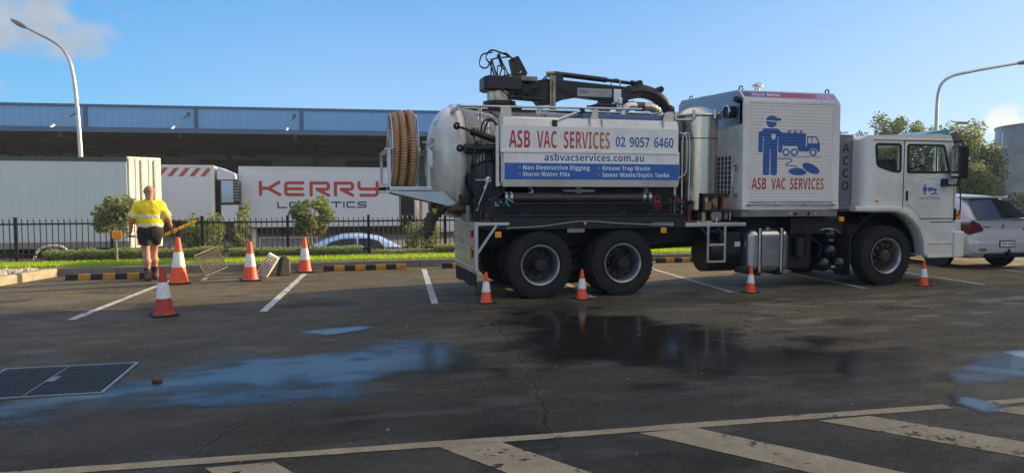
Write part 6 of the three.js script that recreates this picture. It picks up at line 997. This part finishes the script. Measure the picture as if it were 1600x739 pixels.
{ // along the chassis between steps and cab
  const ft = part('fuel_tank', [(() => { const g = new RoundedBoxGeometry(0.80, 0.72, 0.62, 5, 0.12); g.translate(7.27, 0.655, -10.93); return norm(g); })()], M([0.55, 0.55, 0.55], 0.3, 0.9, dirty(T.grime, 1)));
  mesh('strap', [7.08, 7.49].map((x) => (() => { const g = new RoundedBoxGeometry(0.055, 0.745, 0.645, 4, 0.025); g.translate(x, 0.655, -10.93); return norm(g); })()), m.alu, ft);
  mesh('strap_edge', [7.05, 7.11, 7.46, 7.52].map((x) => (() => { const g = new RoundedBoxGeometry(0.012, 0.735, 0.635, 2, 0.005); g.translate(x, 0.655, -10.93); return norm(g); })()), m.black, ft);
  mesh('filler_cap', [rod([7.3, 1.0, -10.75], [7.3, 1.06, -10.72], 0.045, 0.045, 16)], m.steel, ft);
  part('tank_bracket', [7.08, 7.49].map((x) => box(x - 0.05, x + 0.05, 0.24, 0.3, -11.3, -10.66)), m.black);
  part('spare_drum', [rod([6.30, 0.62, -11.15], [6.86, 0.62, -11.15], 0.34, 0.34, 28), box(6.45, 6.86, 0.55, 0.98, -11.3, -10.8, 0.05)], m.black);
  part('paper_tag', [box(6.72, 6.82, 0.72, 0.8, -10.80, -10.79)], m.white);
  part('filler_box', box(6.7, 7.75, 1.0, 1.21, -11.5, -11.1, 0.02), m.chassis);  // dark box added to block the bright ground seen through the gap
  part('battery_box', [box(7.75, 8.25, 0.3, 1.02, -11.35, -10.85, 0.04), box(7.75, 8.8, 0.9, 1.2, -11.35, -10.75, 0.02)], m.chassis);
  part('filter_pot', [rod([7.95, 0.55, -10.78], [7.95, 0.85, -10.78], 0.11, 0.11, 18), tube([[7.9, 1.0, -10.7], [8.1, 0.85, -10.68], [8.3, 0.7, -10.68], [8.28, 0.55, -10.7]], 0.014, 16, 6)], m.black);
  for (const [x, y] of [[8.53, 0.90], [8.54, 0.61], [8.42, 0.39], [8.73, 0.39]]) part('air_tank', lathe([[0.01, -10.66], [0.07, -10.675], [0.115, -10.72], [0.13, -10.78], [0.13, -11.5]].map(([a, b]) => [a, b]), 24, 'z'), m.blackGloss).position.set(x, y, -2 * 0 + 0);
  part('air_line', [tube([[8.3, 0.98, -10.7], [8.42, 1.0, -10.66], [8.56, 0.98, -10.66], [8.7, 0.92, -10.7]], 0.01, 16, 6)], m.alu);
  part('data_plate', [box(8.48, 8.56, 0.79, 0.83, -10.7, -10.695), box(8.5, 8.58, 0.33, 0.37, -10.67, -10.66)], m.alu);
  part('marker_light', [box(8.62, 8.72, 1.12, 1.2, -10.66, -10.63, 0.012)], m.amber);
}
O = V(0, 0, 0);
{ // loose grit and small leaves lying on the lot
  const r = rng(808), N = 900, im = new THREE.InstancedMesh(new THREE.IcosahedronGeometry(0.008, 0), M([0.5, 0.48, 0.44], 0.95), N), M4 = new THREE.Matrix4();
  for (let i = 0; i < N; i++) { const s = 0.4 + Math.pow(r(), 3) * 1.5, g = 0.12 + r() * 0.5; M4.compose(V(-5 + r() * 18, 0.003, -3.2 - Math.pow(r(), 0.8) * 12), new THREE.Quaternion().setFromEuler(new THREE.Euler(r() * 6, r() * 6, r() * 6)), V(s, s * 0.7, s)); im.setMatrixAt(i, M4); im.setColorAt(i, C(g, g * 0.92, g * 0.78)); }
  im.name = 'grit'; im.castShadow = im.receiveShadow = true; scene.add(im); tag(im, 'loose grit scattered over the asphalt of the car park', 'grit', null, 'stuff');
}
/* ------------------------------------------------ cars */
function loft(rings, cap = true) {                                // rings: equal-length lists of [x, y, z], closed around
  const pos = [], n = rings[0].length, q = (a, b, c) => pos.push(...a, ...b, ...c);
  for (let i = 1; i < rings.length; i++) for (let j = 0; j < n; j++) { const k = (j + 1) % n, A = rings[i - 1], B = rings[i]; q(A[j], B[j], A[k]); q(A[k], B[j], B[k]); }
  if (cap) for (const r of [rings[0], rings[rings.length - 1]]) { const c = [0, 1, 2].map((d) => r.reduce((s, p) => s + p[d], 0) / n); for (let j = 0; j < n; j++) q(r[j], r[(j + 1) % n], c); }
  let g = new THREE.BufferGeometry(); g.setAttribute('position', new THREE.Float32BufferAttribute(pos, 3)); g = mergeVertices(g, 1e-4); g.computeVertexNormals();
  return norm(toCreasedNormals(g.toNonIndexed(), 0.6));
}
const ring = (half, z) => [...half.map(([x, y]) => [x, y, z]), ...half.slice().reverse().filter(([x]) => x > 0.001).map(([x, y]) => [-x, y, z])];
function carBody(t, paint, p) {
  O = V(0, 0, 0);
  const lower = p.body.map(([z, w, yb, yt, cr]) => ring([[0, yb], [w * 0.80, yb], [w * 0.95, yb + 0.07], [w, mix(yb, yt, 0.35)], [w * 0.995, mix(yb, yt, 0.62)], [w * 0.955, mix(yb, yt, 0.9)], [w * 0.90, yt], [w * 0.5, yt + cr * 0.8], [0, yt + cr]], z));
  mesh('body', loft(lower), paint, t);
  const green = p.green.map(([z, wb, yb, wt, yt]) => ring([[0, yb - 0.1], [wb, yb - 0.06], [wb, yb], [mix(wb, wt, 0.5) + 0.015, mix(yb, yt, 0.5)], [wt, yt - 0.06], [wt * 0.9, yt - 0.015], [wt * 0.5, yt + 0.02], [0, yt + 0.03]], z));
  mesh('cabin', loft(green), paint, t);
  for (const [x, z] of p.wheels) {
    const w = tyreWheel('wheel', [x, 0.31, z], 0.31, 0.2, t, m.rubber, m.rimLip); w.rotation.y = x < 0 ? -Math.PI / 2 : Math.PI / 2;
    mesh('wheel_arch', (() => { const g = new THREE.CylinderGeometry(0.36, 0.36, 0.05, 28); g.rotateZ(Math.PI / 2); g.translate(Math.sign(x) * (Math.abs(x) + 0.075), 0.33, z); return norm(g); })(), m.black, t);
  }
}
{ // white hatchback at the right
  const t = thing('hatchback_car', 'white hatchback seen from behind, partly hidden by the truck cab', 'car', [14.02, 0, -12.2], 0); t.scale.setScalar(1.05); const paint = M([0.47, 0.48, 0.49], 0.25, 0, { clearcoat: 0.8, clearcoatRoughness: 0.06 });
  carBody(t, paint, {
    body: [[0, 0.70, 0.36, 0.60, 0.02], [-0.035, 0.80, 0.28, 0.70, 0.02], [-0.09, 0.85, 0.24, 0.80, 0.02], [-0.13, 0.87, 0.23, 0.97, 0.02], [-0.4, 0.885, 0.22, 1.0, 0.02], [-1.4, 0.89, 0.2, 0.97, 0.02], [-2.7, 0.88, 0.2, 0.92, 0.03], [-3.4, 0.86, 0.2, 0.86, 0.04], [-3.9, 0.80, 0.24, 0.74, 0.03], [-4.1, 0.66, 0.3, 0.58, 0.02]],
    green: [[-0.10, 0.66, 0.98, 0.64, 1.02], [-0.16, 0.74, 0.98, 0.70, 1.05], [-0.36, 0.80, 0.98, 0.66, 1.24], [-0.56, 0.81, 0.98, 0.60, 1.40], [-0.7, 0.81, 0.98, 0.60, 1.45], [-1.5, 0.81, 0.97, 0.64, 1.50], [-2.1, 0.80, 0.95, 0.62, 1.43], [-2.7, 0.78, 0.93, 0.62, 1.10], [-3.0, 0.76, 0.91, 0.7, 0.96]],
    wheels: [[-0.76, -0.85], [0.76, -0.85], [-0.76, -3.3], [0.76, -3.3]],
  });
  const slope = (g, y0, z0) => { g.rotateX(-0.83); g.translate(0, y0, z0); return norm(g); };
  { // curved rear glass laid over the cabin's sloping tail
    const N = 10, K = 8, rows = []; for (let j = 0; j <= K; j++) { const v = j / K, y = mix(1.03, 1.405, v), w = mix(0.63, 0.47, Math.pow(v, 1.3)), zc = mix(-0.045, -0.42, Math.pow(v, 0.95)); rows.push(Array.from({ length: N + 1 }, (_, i) => { const q = i / N * 2 - 1; return [q * w, y - 0.02 * q * q * v, zc + 0.012 - 0.035 * q * q]; })); }
    const pos = []; for (let j = 0; j < K; j++) for (let i = 0; i < N; i++) { const A = rows[j][i], B = rows[j][i + 1], D = rows[j + 1][i], E = rows[j + 1][i + 1]; pos.push(...A, ...B, ...D, ...B, ...E, ...D); }
    let g = new THREE.BufferGeometry(); g.setAttribute('position', new THREE.Float32BufferAttribute(pos, 3)); g = mergeVertices(g, 1e-4); g.computeVertexNormals(); mesh('rear_window', g, m.darkGlass, t);
  }
  mesh('rear_wiper', bar([-0.02, 1.06, -0.04], [0.32, 1.11, -0.085], 0.014, 0.014), m.black, t);
  mesh('spoiler', ext(roundShape([[-0.54, -0.46], [-0.4, -0.40], [0.4, -0.40], [0.54, -0.46], [0.52, -0.7], [-0.52, -0.7]], 0.06), 0, 0.04, 0.012).rotateX(Math.PI / 2).translate(0, 1.462, 0), paint, t);
  mesh('side_window', [-1, 1].map((s) => { const g = ext(roundShape([[0.45, 1.03], [2.55, 1.0], [2.1, 1.3], [1.4, 1.41], [0.75, 1.38]], 0.06), 0, 0.012); g.rotateY(-Math.PI / 2); g.applyMatrix4(new THREE.Matrix4().makeTranslation(0, -1.0, 0)); g.rotateZ(s * 0.36); g.translate(-s * -1 * -0.80 * 1, 1.0, 0); const p = g.attributes.position; for (let i = 0; i < p.count; i++) p.setZ(i, -Math.abs(p.getZ(i))); g.computeVertexNormals(); return g; }), m.darkGlass, t);
  const gap = m.black;
  mesh('tailgate_gap', [box(-0.70, 0.70, 0.635, 0.642, -0.06, -0.028), box(-0.705, -0.698, 0.64, 0.98, -0.14, -0.08), box(0.698, 0.705, 0.64, 0.98, -0.14, -0.08)], gap, t);
  mesh('tailgate', [box(-0.69, 0.69, 0.645, 0.985, -0.16, -0.085, 0.03)], paint, t);
  const tail = (s) => ext(roundShape([[s * 0.50, 0.78], [s * 0.86, 0.70], [s * 0.878, 0.94], [s * 0.82, 0.985], [s * 0.60, 0.92]], 0.04), -0.26, -0.045, 0.015);
  mesh('tail_light', tail(-1), M([0.10, 0.012, 0.016], 0.12, 0, { clearcoat: 1 }), t); mesh('tail_light', tail(1), M([0.10, 0.012, 0.016], 0.12, 0, { clearcoat: 1 }), t);
  mesh('rear_bumper', [box(-0.80, 0.80, 0.30, 0.60, -0.14, 0.03, 0.08)], paint, t);
  mesh('bumper_insert', [box(-0.5, 0.5, 0.24, 0.33, -0.12, 0.034, 0.02), box(-0.72, -0.5, 0.40, 0.43, -0.05, 0.036, 0.01), box(0.5, 0.72, 0.40, 0.43, -0.05, 0.036, 0.01)], m.black, t);
  mesh('reflector', [box(-0.68, -0.52, 0.37, 0.395, -0.05, 0.037, 0.008), box(0.52, 0.68, 0.37, 0.395, -0.05, 0.037, 0.008)], m.grey, t);
  const pt = canvasTex(512, 170, (x, w, h) => { x.fillStyle = '#f0f0ea'; x.fillRect(0, 0, w, h); x.strokeStyle = '#16181b'; x.lineWidth = 14; x.strokeRect(7, 7, w - 14, h - 14); fit(x, 'TWY-54M', 40, 475, 128, 84, '#17191c'); });
  const pl = mesh('number_plate', box(-0.2, 0.2, 0.45, 0.585, 0.028, 0.04, 0.006), m.black, t); const pg = new THREE.PlaneGeometry(0.375, 0.115); pg.translate(0, 0.517, 0.042); mesh('plate_print', pg, M([0.9, 0.9, 0.9], 0.4, 0, { map: pt }), pl, true);
  mesh('tow_hitch', [box(-0.04, 0.04, 0.30, 0.36, -0.1, 0.10), rod([0, 0.33, 0.08], [0, 0.42, 0.08], 0.02)], m.chassis, t);
  mesh('emblem', ext(shape([[0, 0.80], [0.028, 0.855], [0, 0.91], [-0.028, 0.855]]), -0.084, -0.076), m.steel, t);
  mesh('badge', [box(-0.5, -0.32, 0.845, 0.865, -0.084, -0.078), box(0.40, 0.52, 0.70, 0.718, -0.084, -0.078)], m.steel, t);
  mesh('door_handle', [-1, 1].map((s) => box(s * 0.875, s * 0.90, 0.84, 0.87, -1.35, -1.15, 0.01)), paint, t);
  mesh('side_mirror', [-1, 1].map((s) => box(s * 0.86, s * 1.04, 0.96, 1.10, -2.45, -2.3, 0.04)), paint, t);
}
{ // pale blue sedan in the street
  const t = thing('sedan_car', 'pale blue white sedan parked in the street behind the fence', 'car', [2.95, -1.1, -21.9], Math.PI / 2); const paint = M([0.36, 0.52, 0.74], 0.2, 0.1, { clearcoat: 0.8, clearcoatRoughness: 0.08 });
  carBody(t, paint, {
    body: [[0, 0.66, 0.4, 0.72, 0.02], [-0.05, 0.80, 0.3, 0.9, 0.02], [-0.15, 0.85, 0.25, 1.03, 0.02], [-0.6, 0.87, 0.22, 1.05, 0.02], [-1.6, 0.89, 0.2, 1.0, 0.02], [-3.0, 0.88, 0.2, 0.96, 0.03], [-3.9, 0.86, 0.2, 0.88, 0.04], [-4.4, 0.76, 0.24, 0.74, 0.03], [-4.6, 0.6, 0.3, 0.6, 0.02]],
    green: [[-0.42, 0.70, 1.03, 0.69, 1.08], [-0.8, 0.76, 1.03, 0.64, 1.28], [-1.15, 0.78, 1.02, 0.60, 1.44], [-1.7, 0.79, 1.0, 0.60, 1.52], [-2.2, 0.79, 0.99, 0.60, 1.50], [-2.7, 0.78, 0.98, 0.62, 1.34], [-3.3, 0.76, 0.96, 0.68, 1.06], [-3.6, 0.74, 0.95, 0.72, 0.98]],
    wheels: [[-0.78, -0.9], [0.78, -0.9], [-0.78, -3.6], [0.78, -3.6]],
  });
  // the side turned to the camera is -x after the quarter turn
  const win = (pts, n) => { const g = ext(roundShape(pts, 0.05), 0, 0.012), p = g.attributes.position; for (let i = 0; i < p.count; i++) { const z = p.getX(i), y = p.getY(i), o = p.getZ(i); const k = (y - 1.0) / 0.5; p.setXYZ(i, -(mix(0.80, 0.625, k) + 0.014 + o), y, -z); } g.computeVertexNormals(); mesh(n, g, m.darkGlass, t); };
  win([[0.98, 1.06], [1.78, 1.04], [1.78, 1.43], [1.45, 1.42], [1.2, 1.34]], 'rear_side_window'); win([[1.83, 1.04], [2.95, 1.02], [2.55, 1.33], [2.2, 1.42], [1.83, 1.43]], 'front_side_window');
  mesh('tail_light', box(-0.86, -0.5, 0.82, 0.98, -0.3, -0.05, 0.03), m.sleeve, t);
  mesh('door_line', [box(-0.894, -0.876, 0.3, 1.0, -1.81, -1.80)], m.black, t);
}
solo('hoop_rail', tube([[-5.98, 0.1, -18.2], [-5.9, 0.32, -18.2], [-5.75, 0.42, -18.2], [-5.5, 0.44, -18.2], [-5.35, 0.38, -18.2], [-5.3, 0.1, -18.2]], 0.03, 30, 8), m.white, [-5.65, 0.12, -18.2], 'low white bent hoop rail behind the fence at the far left', 'rail');
/* ------------------------------------------------ the man */
function march(fn, c, half, res) {
  const mc = new MarchingCubes(res, new THREE.MeshStandardMaterial(), false, false, 120000); mc.isolation = 0;
  const hs = res / 2; let k = 0;
  for (let z = 0; z < res; z++) for (let y = 0; y < res; y++) for (let x = 0; x < res; x++) mc.field[k++] = -fn(c[0] + (x - hs) / hs * half, c[1] + (y - hs) / hs * half, c[2] + (z - hs) / hs * half);
  mc.update();
  let g = new THREE.BufferGeometry(); g.setAttribute('position', new THREE.BufferAttribute(mc.positionArray.slice(0, mc.count * 3), 3));
  g.scale(half, half, half); g.translate(...c); g = mergeVertices(g, 1e-4); g.computeVertexNormals(); return norm(g);
}
function capsule(px, py, pz, a, b, ra, rb, sx = 1, sz = 1) {       // tapered capsule, squashed by sx, sz about its axis
  const bx = b[0] - a[0], by = b[1] - a[1], bz = b[2] - a[2], t = clamp(((px - a[0]) * bx + (py - a[1]) * by + (pz - a[2]) * bz) / (bx * bx + by * by + bz * bz + 1e-9));
  return Math.hypot((px - a[0] - bx * t) / sx, py - a[1] - by * t, (pz - a[2] - bz * t) / sz) - mix(ra, rb, t);
}
const smin = (a, b, k) => { const h = Math.max(k - Math.abs(a - b), 0) / k; return Math.min(a, b) - h * h * k * 0.25; };
{
  const t = thing('person', 'man seen from behind in a yellow hi-vis shirt and dark shorts, holding a yellow bar', 'person', [-2.93, 0, -14.72], 0.25); O = V(0, 0, 0);
  const J = { hipL: [-0.095, 0.90, 0], hipR: [0.095, 0.90, 0], kneeL: [-0.075, 0.49, 0.02], kneeR: [0.055, 0.50, -0.12], ankL: [-0.06, 0.09, 0.04], ankR: [0.075, 0.09, -0.16], pel: [0, 0.93, 0], waist: [0, 1.08, -0.02], chest: [0, 1.30, -0.01], neck: [0, 1.47, -0.02], shL: [-0.175, 1.365, 0], shR: [0.175, 1.365, 0], elL: [-0.30, 1.13, 0.0], elR: [0.30, 1.13, 0.01], wrL: [-0.315, 0.90, -0.10], wrR: [0.375, 0.94, -0.13] };
  const bones = [ // a, b, ra, rb, squash x, squash z
    [J.pel, J.waist, 0.155, 0.165, 1.12, 0.86], [J.waist, J.chest, 0.165, 0.165, 1.16, 0.82], [J.chest, [0, 1.365, -0.01], 0.155, 0.10, 1.2, 0.82], [J.shL, J.shR, 0.075, 0.075], [[0, 1.37, -0.01], J.neck, 0.10, 0.065],
    [J.hipL, J.kneeL, 0.095, 0.058], [J.hipR, J.kneeR, 0.095, 0.058], [J.kneeL, [-0.068, 0.36, 0.05], 0.056, 0.062], [[-0.068, 0.36, 0.05], J.ankL, 0.062, 0.036], [J.kneeR, [0.06, 0.37, -0.105], 0.056, 0.062], [[0.06, 0.37, -0.105], J.ankR, 0.062, 0.036],
    [J.shL, J.elL, 0.062, 0.046], [J.shR, J.elR, 0.062, 0.046], [J.elL, J.wrL, 0.047, 0.030], [J.elR, J.wrR, 0.047, 0.030],
  ];
  const bodyF = (x, y, z) => { let d = 9; for (const b of bones) d = smin(d, capsule(x, y, z, b[0], b[1], b[2], b[3], b[4] ?? 1, b[5] ?? 1), 0.05); return d; };
  const skin = M([0.46, 0.235, 0.155], 0.55, 0, { map: tiled(T.grime, 4) });
  const headF = (x, y, z) => {                                     // facing -z
    let d = capsule(x, y, z, [0, 1.655, 0.0], [0, 1.62, -0.015], 0.086, 0.083, 0.93, 1.12);
    d = smin(d, capsule(x, y, z, [0, 1.57, -0.055], [0, 1.555, -0.07], 0.055, 0.045, 1.05, 1), 0.04);      // jaw
    d = smin(d, capsule(x, y, z, [0, 1.44, 0], [0, 1.58, 0.012], 0.066, 0.062), 0.04);                       // neck
    d = smin(d, capsule(x, y, z, [0, 1.635, -0.112], [0, 1.60, -0.122], 0.010, 0.017), 0.015);                // nose
    d = smin(d, capsule(x, y, z, [-0.03, 1.655, -0.095], [0.03, 1.655, -0.095], 0.014, 0.014), 0.02);        // brow
    d = smin(d, capsule(x, y, z, [-0.022, 1.563, -0.108], [0.022, 1.563, -0.108], 0.008, 0.008), 0.01);      // lips
    for (const s of [-1, 1]) { d = smin(d, capsule(x, y, z, [s * 0.086, 1.645, 0.006], [s * 0.082, 1.605, 0.0], 0.017, 0.011, 0.5, 1.1), 0.008); d = Math.max(d, -(Math.hypot(x - s * 0.032, y - 1.635, z + 0.108) - 0.012)); d = smin(d, Math.hypot(x - s * 0.032, y - 1.634, z + 0.094) - 0.013, 0.004); }
    return d;
  };
  const handBones = (w, e, s) => {
    const W = V(...w), d = W.clone().sub(V(...e)).normalize(), fwd = V(0, 0, -1).addScaledVector(d, -V(0, 0, -1).dot(d)).normalize(), sd = V().crossVectors(fwd, d).normalize().multiplyScalar(s);  // fwd: knuckle row direction, sd: palm normal side
    const q = (a, b, c) => W.clone().addScaledVector(d, a).addScaledVector(fwd, b).addScaledVector(sd, c).toArray(), L = [];
    for (let i = 0; i < 4; i++) { const f = (i - 1.5) * 0.019; L.push([q(-0.01, f * 0.5, 0), q(0.078, f, 0), 0.017, 0.0125]); const l = [0.85, 1, 0.95, 0.75][3 - i]; L.push([q(0.078, f, 0), q(0.078 + 0.028 * l, f, -0.018), 0.0098, 0.009], [q(0.078 + 0.028 * l, f, -0.018), q(0.076 + 0.012 * l, f, -0.042 * l - 0.006), 0.009, 0.0082], [q(0.076 + 0.012 * l, f, -0.042 * l - 0.006), q(0.058, f, -0.046), 0.0082, 0.0072]); }
    L.push([q(0.012, 0.028, -0.004), q(0.042, 0.048, -0.016), 0.014, 0.0115], [q(0.042, 0.048, -0.016), q(0.062, 0.042, -0.038), 0.0105, 0.009]);
    return L;
  };
  const hb = { L: handBones(J.wrL, J.elL, -1), R: handBones(J.wrR, J.elR, 1) };
  const handF = (L) => (x, y, z) => { let d = 9; for (const b of L) d = smin(d, capsule(x, y, z, ...b), 0.006); return d; };
  const cen = (w, e) => { const d = V(...w).sub(V(...e)).normalize(); return V(...w).addScaledVector(d, 0.05).toArray(); };
  const all = [march(bodyF, [0, 0.86, 0], 0.95, 150), march(headF, [0, 1.58, -0.01], 0.2, 110), march(handF(hb.L), cen(J.wrL, J.elL), 0.115, 84), march(handF(hb.R), cen(J.wrR, J.elR), 0.115, 84)];
  const body = mesh('body', all, skin, t);
  // shirt with short sleeves, shorts, boots: shells that follow the body, cut at hems
  const fold = (x, y, z) => 0.015 * (fbm(x * 11 + 3 + y * 3, y * 4, z * 11 + 0.5, 3) - 0.5) * 2;
  const shirtF = (x, y, z) => {
    let d = 9; const B = [bones[0], bones[1], bones[2], bones[3], [[0, 1.38, -0.01], [0, 1.45, -0.01], 0.085, 0.06]]; for (const b of B) d = smin(d, capsule(x, y, z, b[0], b[1], b[2] + 0.022, b[3] + 0.022, b[4] ?? 1, b[5] ?? 1), 0.07);
    for (const [s, e] of [[J.shL, J.elL], [J.shR, J.elR]]) { const E = V(...s).lerp(V(...e), 1.02).toArray(); let q = capsule(x, y, z, s, E, 0.078, 0.086); const ax = V(...e).sub(V(...s)).normalize(); q = Math.max(q, (x - s[0]) * ax.x + (y - s[1]) * ax.y + (z - s[2]) * ax.z - 0.24); d = smin(d, q, 0.045); }
    d += fold(x, y, z); d = Math.max(d, 0.985 + 0.012 * Math.sin(x * 22) - y); return Math.max(d, y - 1.475 - 0.12 * Math.abs(x) * 0);
  };
  const hivis = M([0.82, 0.66, 0.010], 0.65, 0, { map: tiled(T.grime, 3), sheen: 0.3, sheenColor: C(1, 1, 0.3), sheenRoughness: 0.6 });
  const shirt = mesh('shirt', march(shirtF, [0, 1.22, 0], 0.5, 130), hivis, t);
  const bandF = (y0, y1) => (x, y, z) => Math.max(shirtF(x, y, z) - 0.005, y0 - y, y - y1, Math.abs(x) - 0.215);
  const refl = M([0.62, 0.62, 0.58], 0.35, 0.25);
  mesh('reflective_band', march(bandF(1.155, 1.205), [0, 1.2, 0], 0.32, 100), refl, shirt); mesh('reflective_band', march(bandF(0.998, 1.04), [0, 1.02, 0], 0.32, 100), refl, shirt);
  for (const [s, e] of [[J.shL, J.elL], [J.shR, J.elR]]) { const ax = V(...e).sub(V(...s)).normalize(), c = V(...s).addScaledVector(ax, 0.175); mesh('sleeve_band', march((x, y, z) => { const h = (x - s[0]) * ax.x + (y - s[1]) * ax.y + (z - s[2]) * ax.z; return Math.max(capsule(x, y, z, s, V(...s).lerp(V(...e), 1.02).toArray(), 0.082, 0.088) + fold(x, y, z) - 0.005, 0.155 - h, h - 0.195); }, c.toArray(), 0.14, 64), refl, shirt); }
  mesh('collar', (() => { const g = new THREE.TorusGeometry(0.072, 0.016, 8, 28); g.rotateX(Math.PI / 2 + 0.15); g.translate(0, 1.475, 0.0); return norm(g); })(), M([0.03, 0.032, 0.05], 0.8), shirt);
  const shortsF = (x, y, z) => { let d = capsule(x, y, z, [0, 0.90, 0], [0, 1.02, -0.01], 0.175, 0.172, 1.1, 0.9); for (const [h, k] of [[J.hipL, J.kneeL], [J.hipR, J.kneeR]]) d = smin(d, capsule(x, y, z, h, V(...h).lerp(V(...k), 0.75).toArray(), 0.118, 0.108), 0.05); d += fold(x + 2, y, z); return Math.max(d, 0.655 + 0.01 * Math.sin(x * 30) - y, y - 1.03); };
  mesh('shorts', march(shortsF, [0, 0.84, 0], 0.3, 90), M([0.016, 0.017, 0.024], 0.85, 0, { map: tiled(T.dirt, 3) }), t);
  for (const [a, k] of [[J.ankL, J.kneeL], [J.ankR, J.kneeR]]) {
    const b = mesh('boot', march((x, y, z) => { let d = capsule(x, y, z, [a[0], 0.20, a[2]], [a[0], 0.085, a[2]], 0.058, 0.056); d = smin(d, capsule(x, y, z, [a[0], 0.055, a[2] + 0.03], [a[0] + Math.sign(a[0]) * 0.02, 0.045, a[2] - 0.16], 0.048, 0.042), 0.05); return Math.max(d, 0.012 - y, y - 0.20); }, [a[0], 0.12, a[2] - 0.05], 0.2, 80), M([0.15, 0.105, 0.075], 0.8, 0, { map: tiled(T.dirt, 5) }), t);
    mesh('sole', ext(roundShape([[a[0] - 0.05, -(a[2] + 0.085)], [a[0] + 0.05, -(a[2] + 0.085)], [a[0] + 0.055 + Math.sign(a[0]) * 0.015, -(a[2] - 0.2)], [a[0] - 0.045 + Math.sign(a[0]) * 0.015, -(a[2] - 0.2)]], 0.04), 0, 0.022, 0.003).rotateX(-Math.PI / 2), m.black, b);
    mesh('sock', march((x, y, z) => Math.max(capsule(x, y, z, [k[0], 0.36, k[2] + 0.02], a, 0.064, 0.045), 0.15 - y, y - 0.245), [a[0], 0.2, a[2] + 0.02], 0.12, 48), M([0.02, 0.02, 0.022], 0.9), t);
  }
  mesh('hair', march((x, y, z) => { let d = capsule(x, y, z, [0, 1.655, 0.0], [0, 1.62, -0.015], 0.088, 0.085, 0.93, 1.12); return Math.max(d - 0.001, y - 1.71 - z * 0.25, 1.565 - y, -0.03 - z + (y - 1.6) * 0.2); }, [0, 1.62, 0], 0.13, 90), M([0.34, 0.20, 0.14], 0.9), t);
  // the bar in his right hand and the boxed tool in his left hand
  t.updateMatrixWorld(true);
  const gR = V(...J.wrR).addScaledVector(V(...J.wrR).sub(V(...J.elR)).normalize(), 0.07).applyMatrix4(t.matrixWorld), gL = V(...J.wrL).addScaledVector(V(...J.wrL).sub(V(...J.elL)).normalize(), 0.075).applyMatrix4(t.matrixWorld);
  const bar0 = thing('yellow_bar', 'yellow jointed bar held slanting up to the right in the right hand of the man', 'bar', gR.toArray()); O = V(0, 0, 0);
  const dir = V(0.90, 0.42, -0.05).normalize(), at = (k) => dir.clone().multiplyScalar(k).toArray();
  let s0 = -0.25; const lens = [0.08, 0.12, 0.12, 0.12, 0.11, 0.10]; lens.forEach((l, i) => { mesh('segment', rod(at(s0), at(s0 + l), i === 5 ? 0.028 : 0.031, i === 5 ? 0.018 : 0.029, 14), m.yellow, bar0); mesh('joint', rod(at(s0 + l), at(s0 + l + 0.014), 0.027, 0.027, 12), m.chassis, bar0); s0 += l + 0.014; });
  mesh('hook', tube([at(-0.25), [-0.26, -0.13, 0.0], [-0.28, -0.20, 0.01], [-0.27, -0.24, 0.02]], 0.027, 12, 10), m.yellow, bar0);
  const tool = thing('locator_tool', 'orange box on a short thin rod held in the left hand of the man', 'tool', gL.toArray());
  mesh('box', box(-0.30, -0.15, -0.06, 0.09, -0.06, 0.06, 0.025), M([0.85, 0.30, 0.02], 0.45), tool); mesh('rod', tube([[-0.16, -0.02, 0], [-0.05, -0.015, 0], [0.08, -0.02, 0], [0.22, -0.06, 0]], 0.014, 14, 8), m.yellow, tool); mesh('grip', rod([-0.05, -0.015, 0], [0.07, -0.018, 0], 0.019, 0.019, 10), m.black, tool);
}
renderer.render(scene, camera);
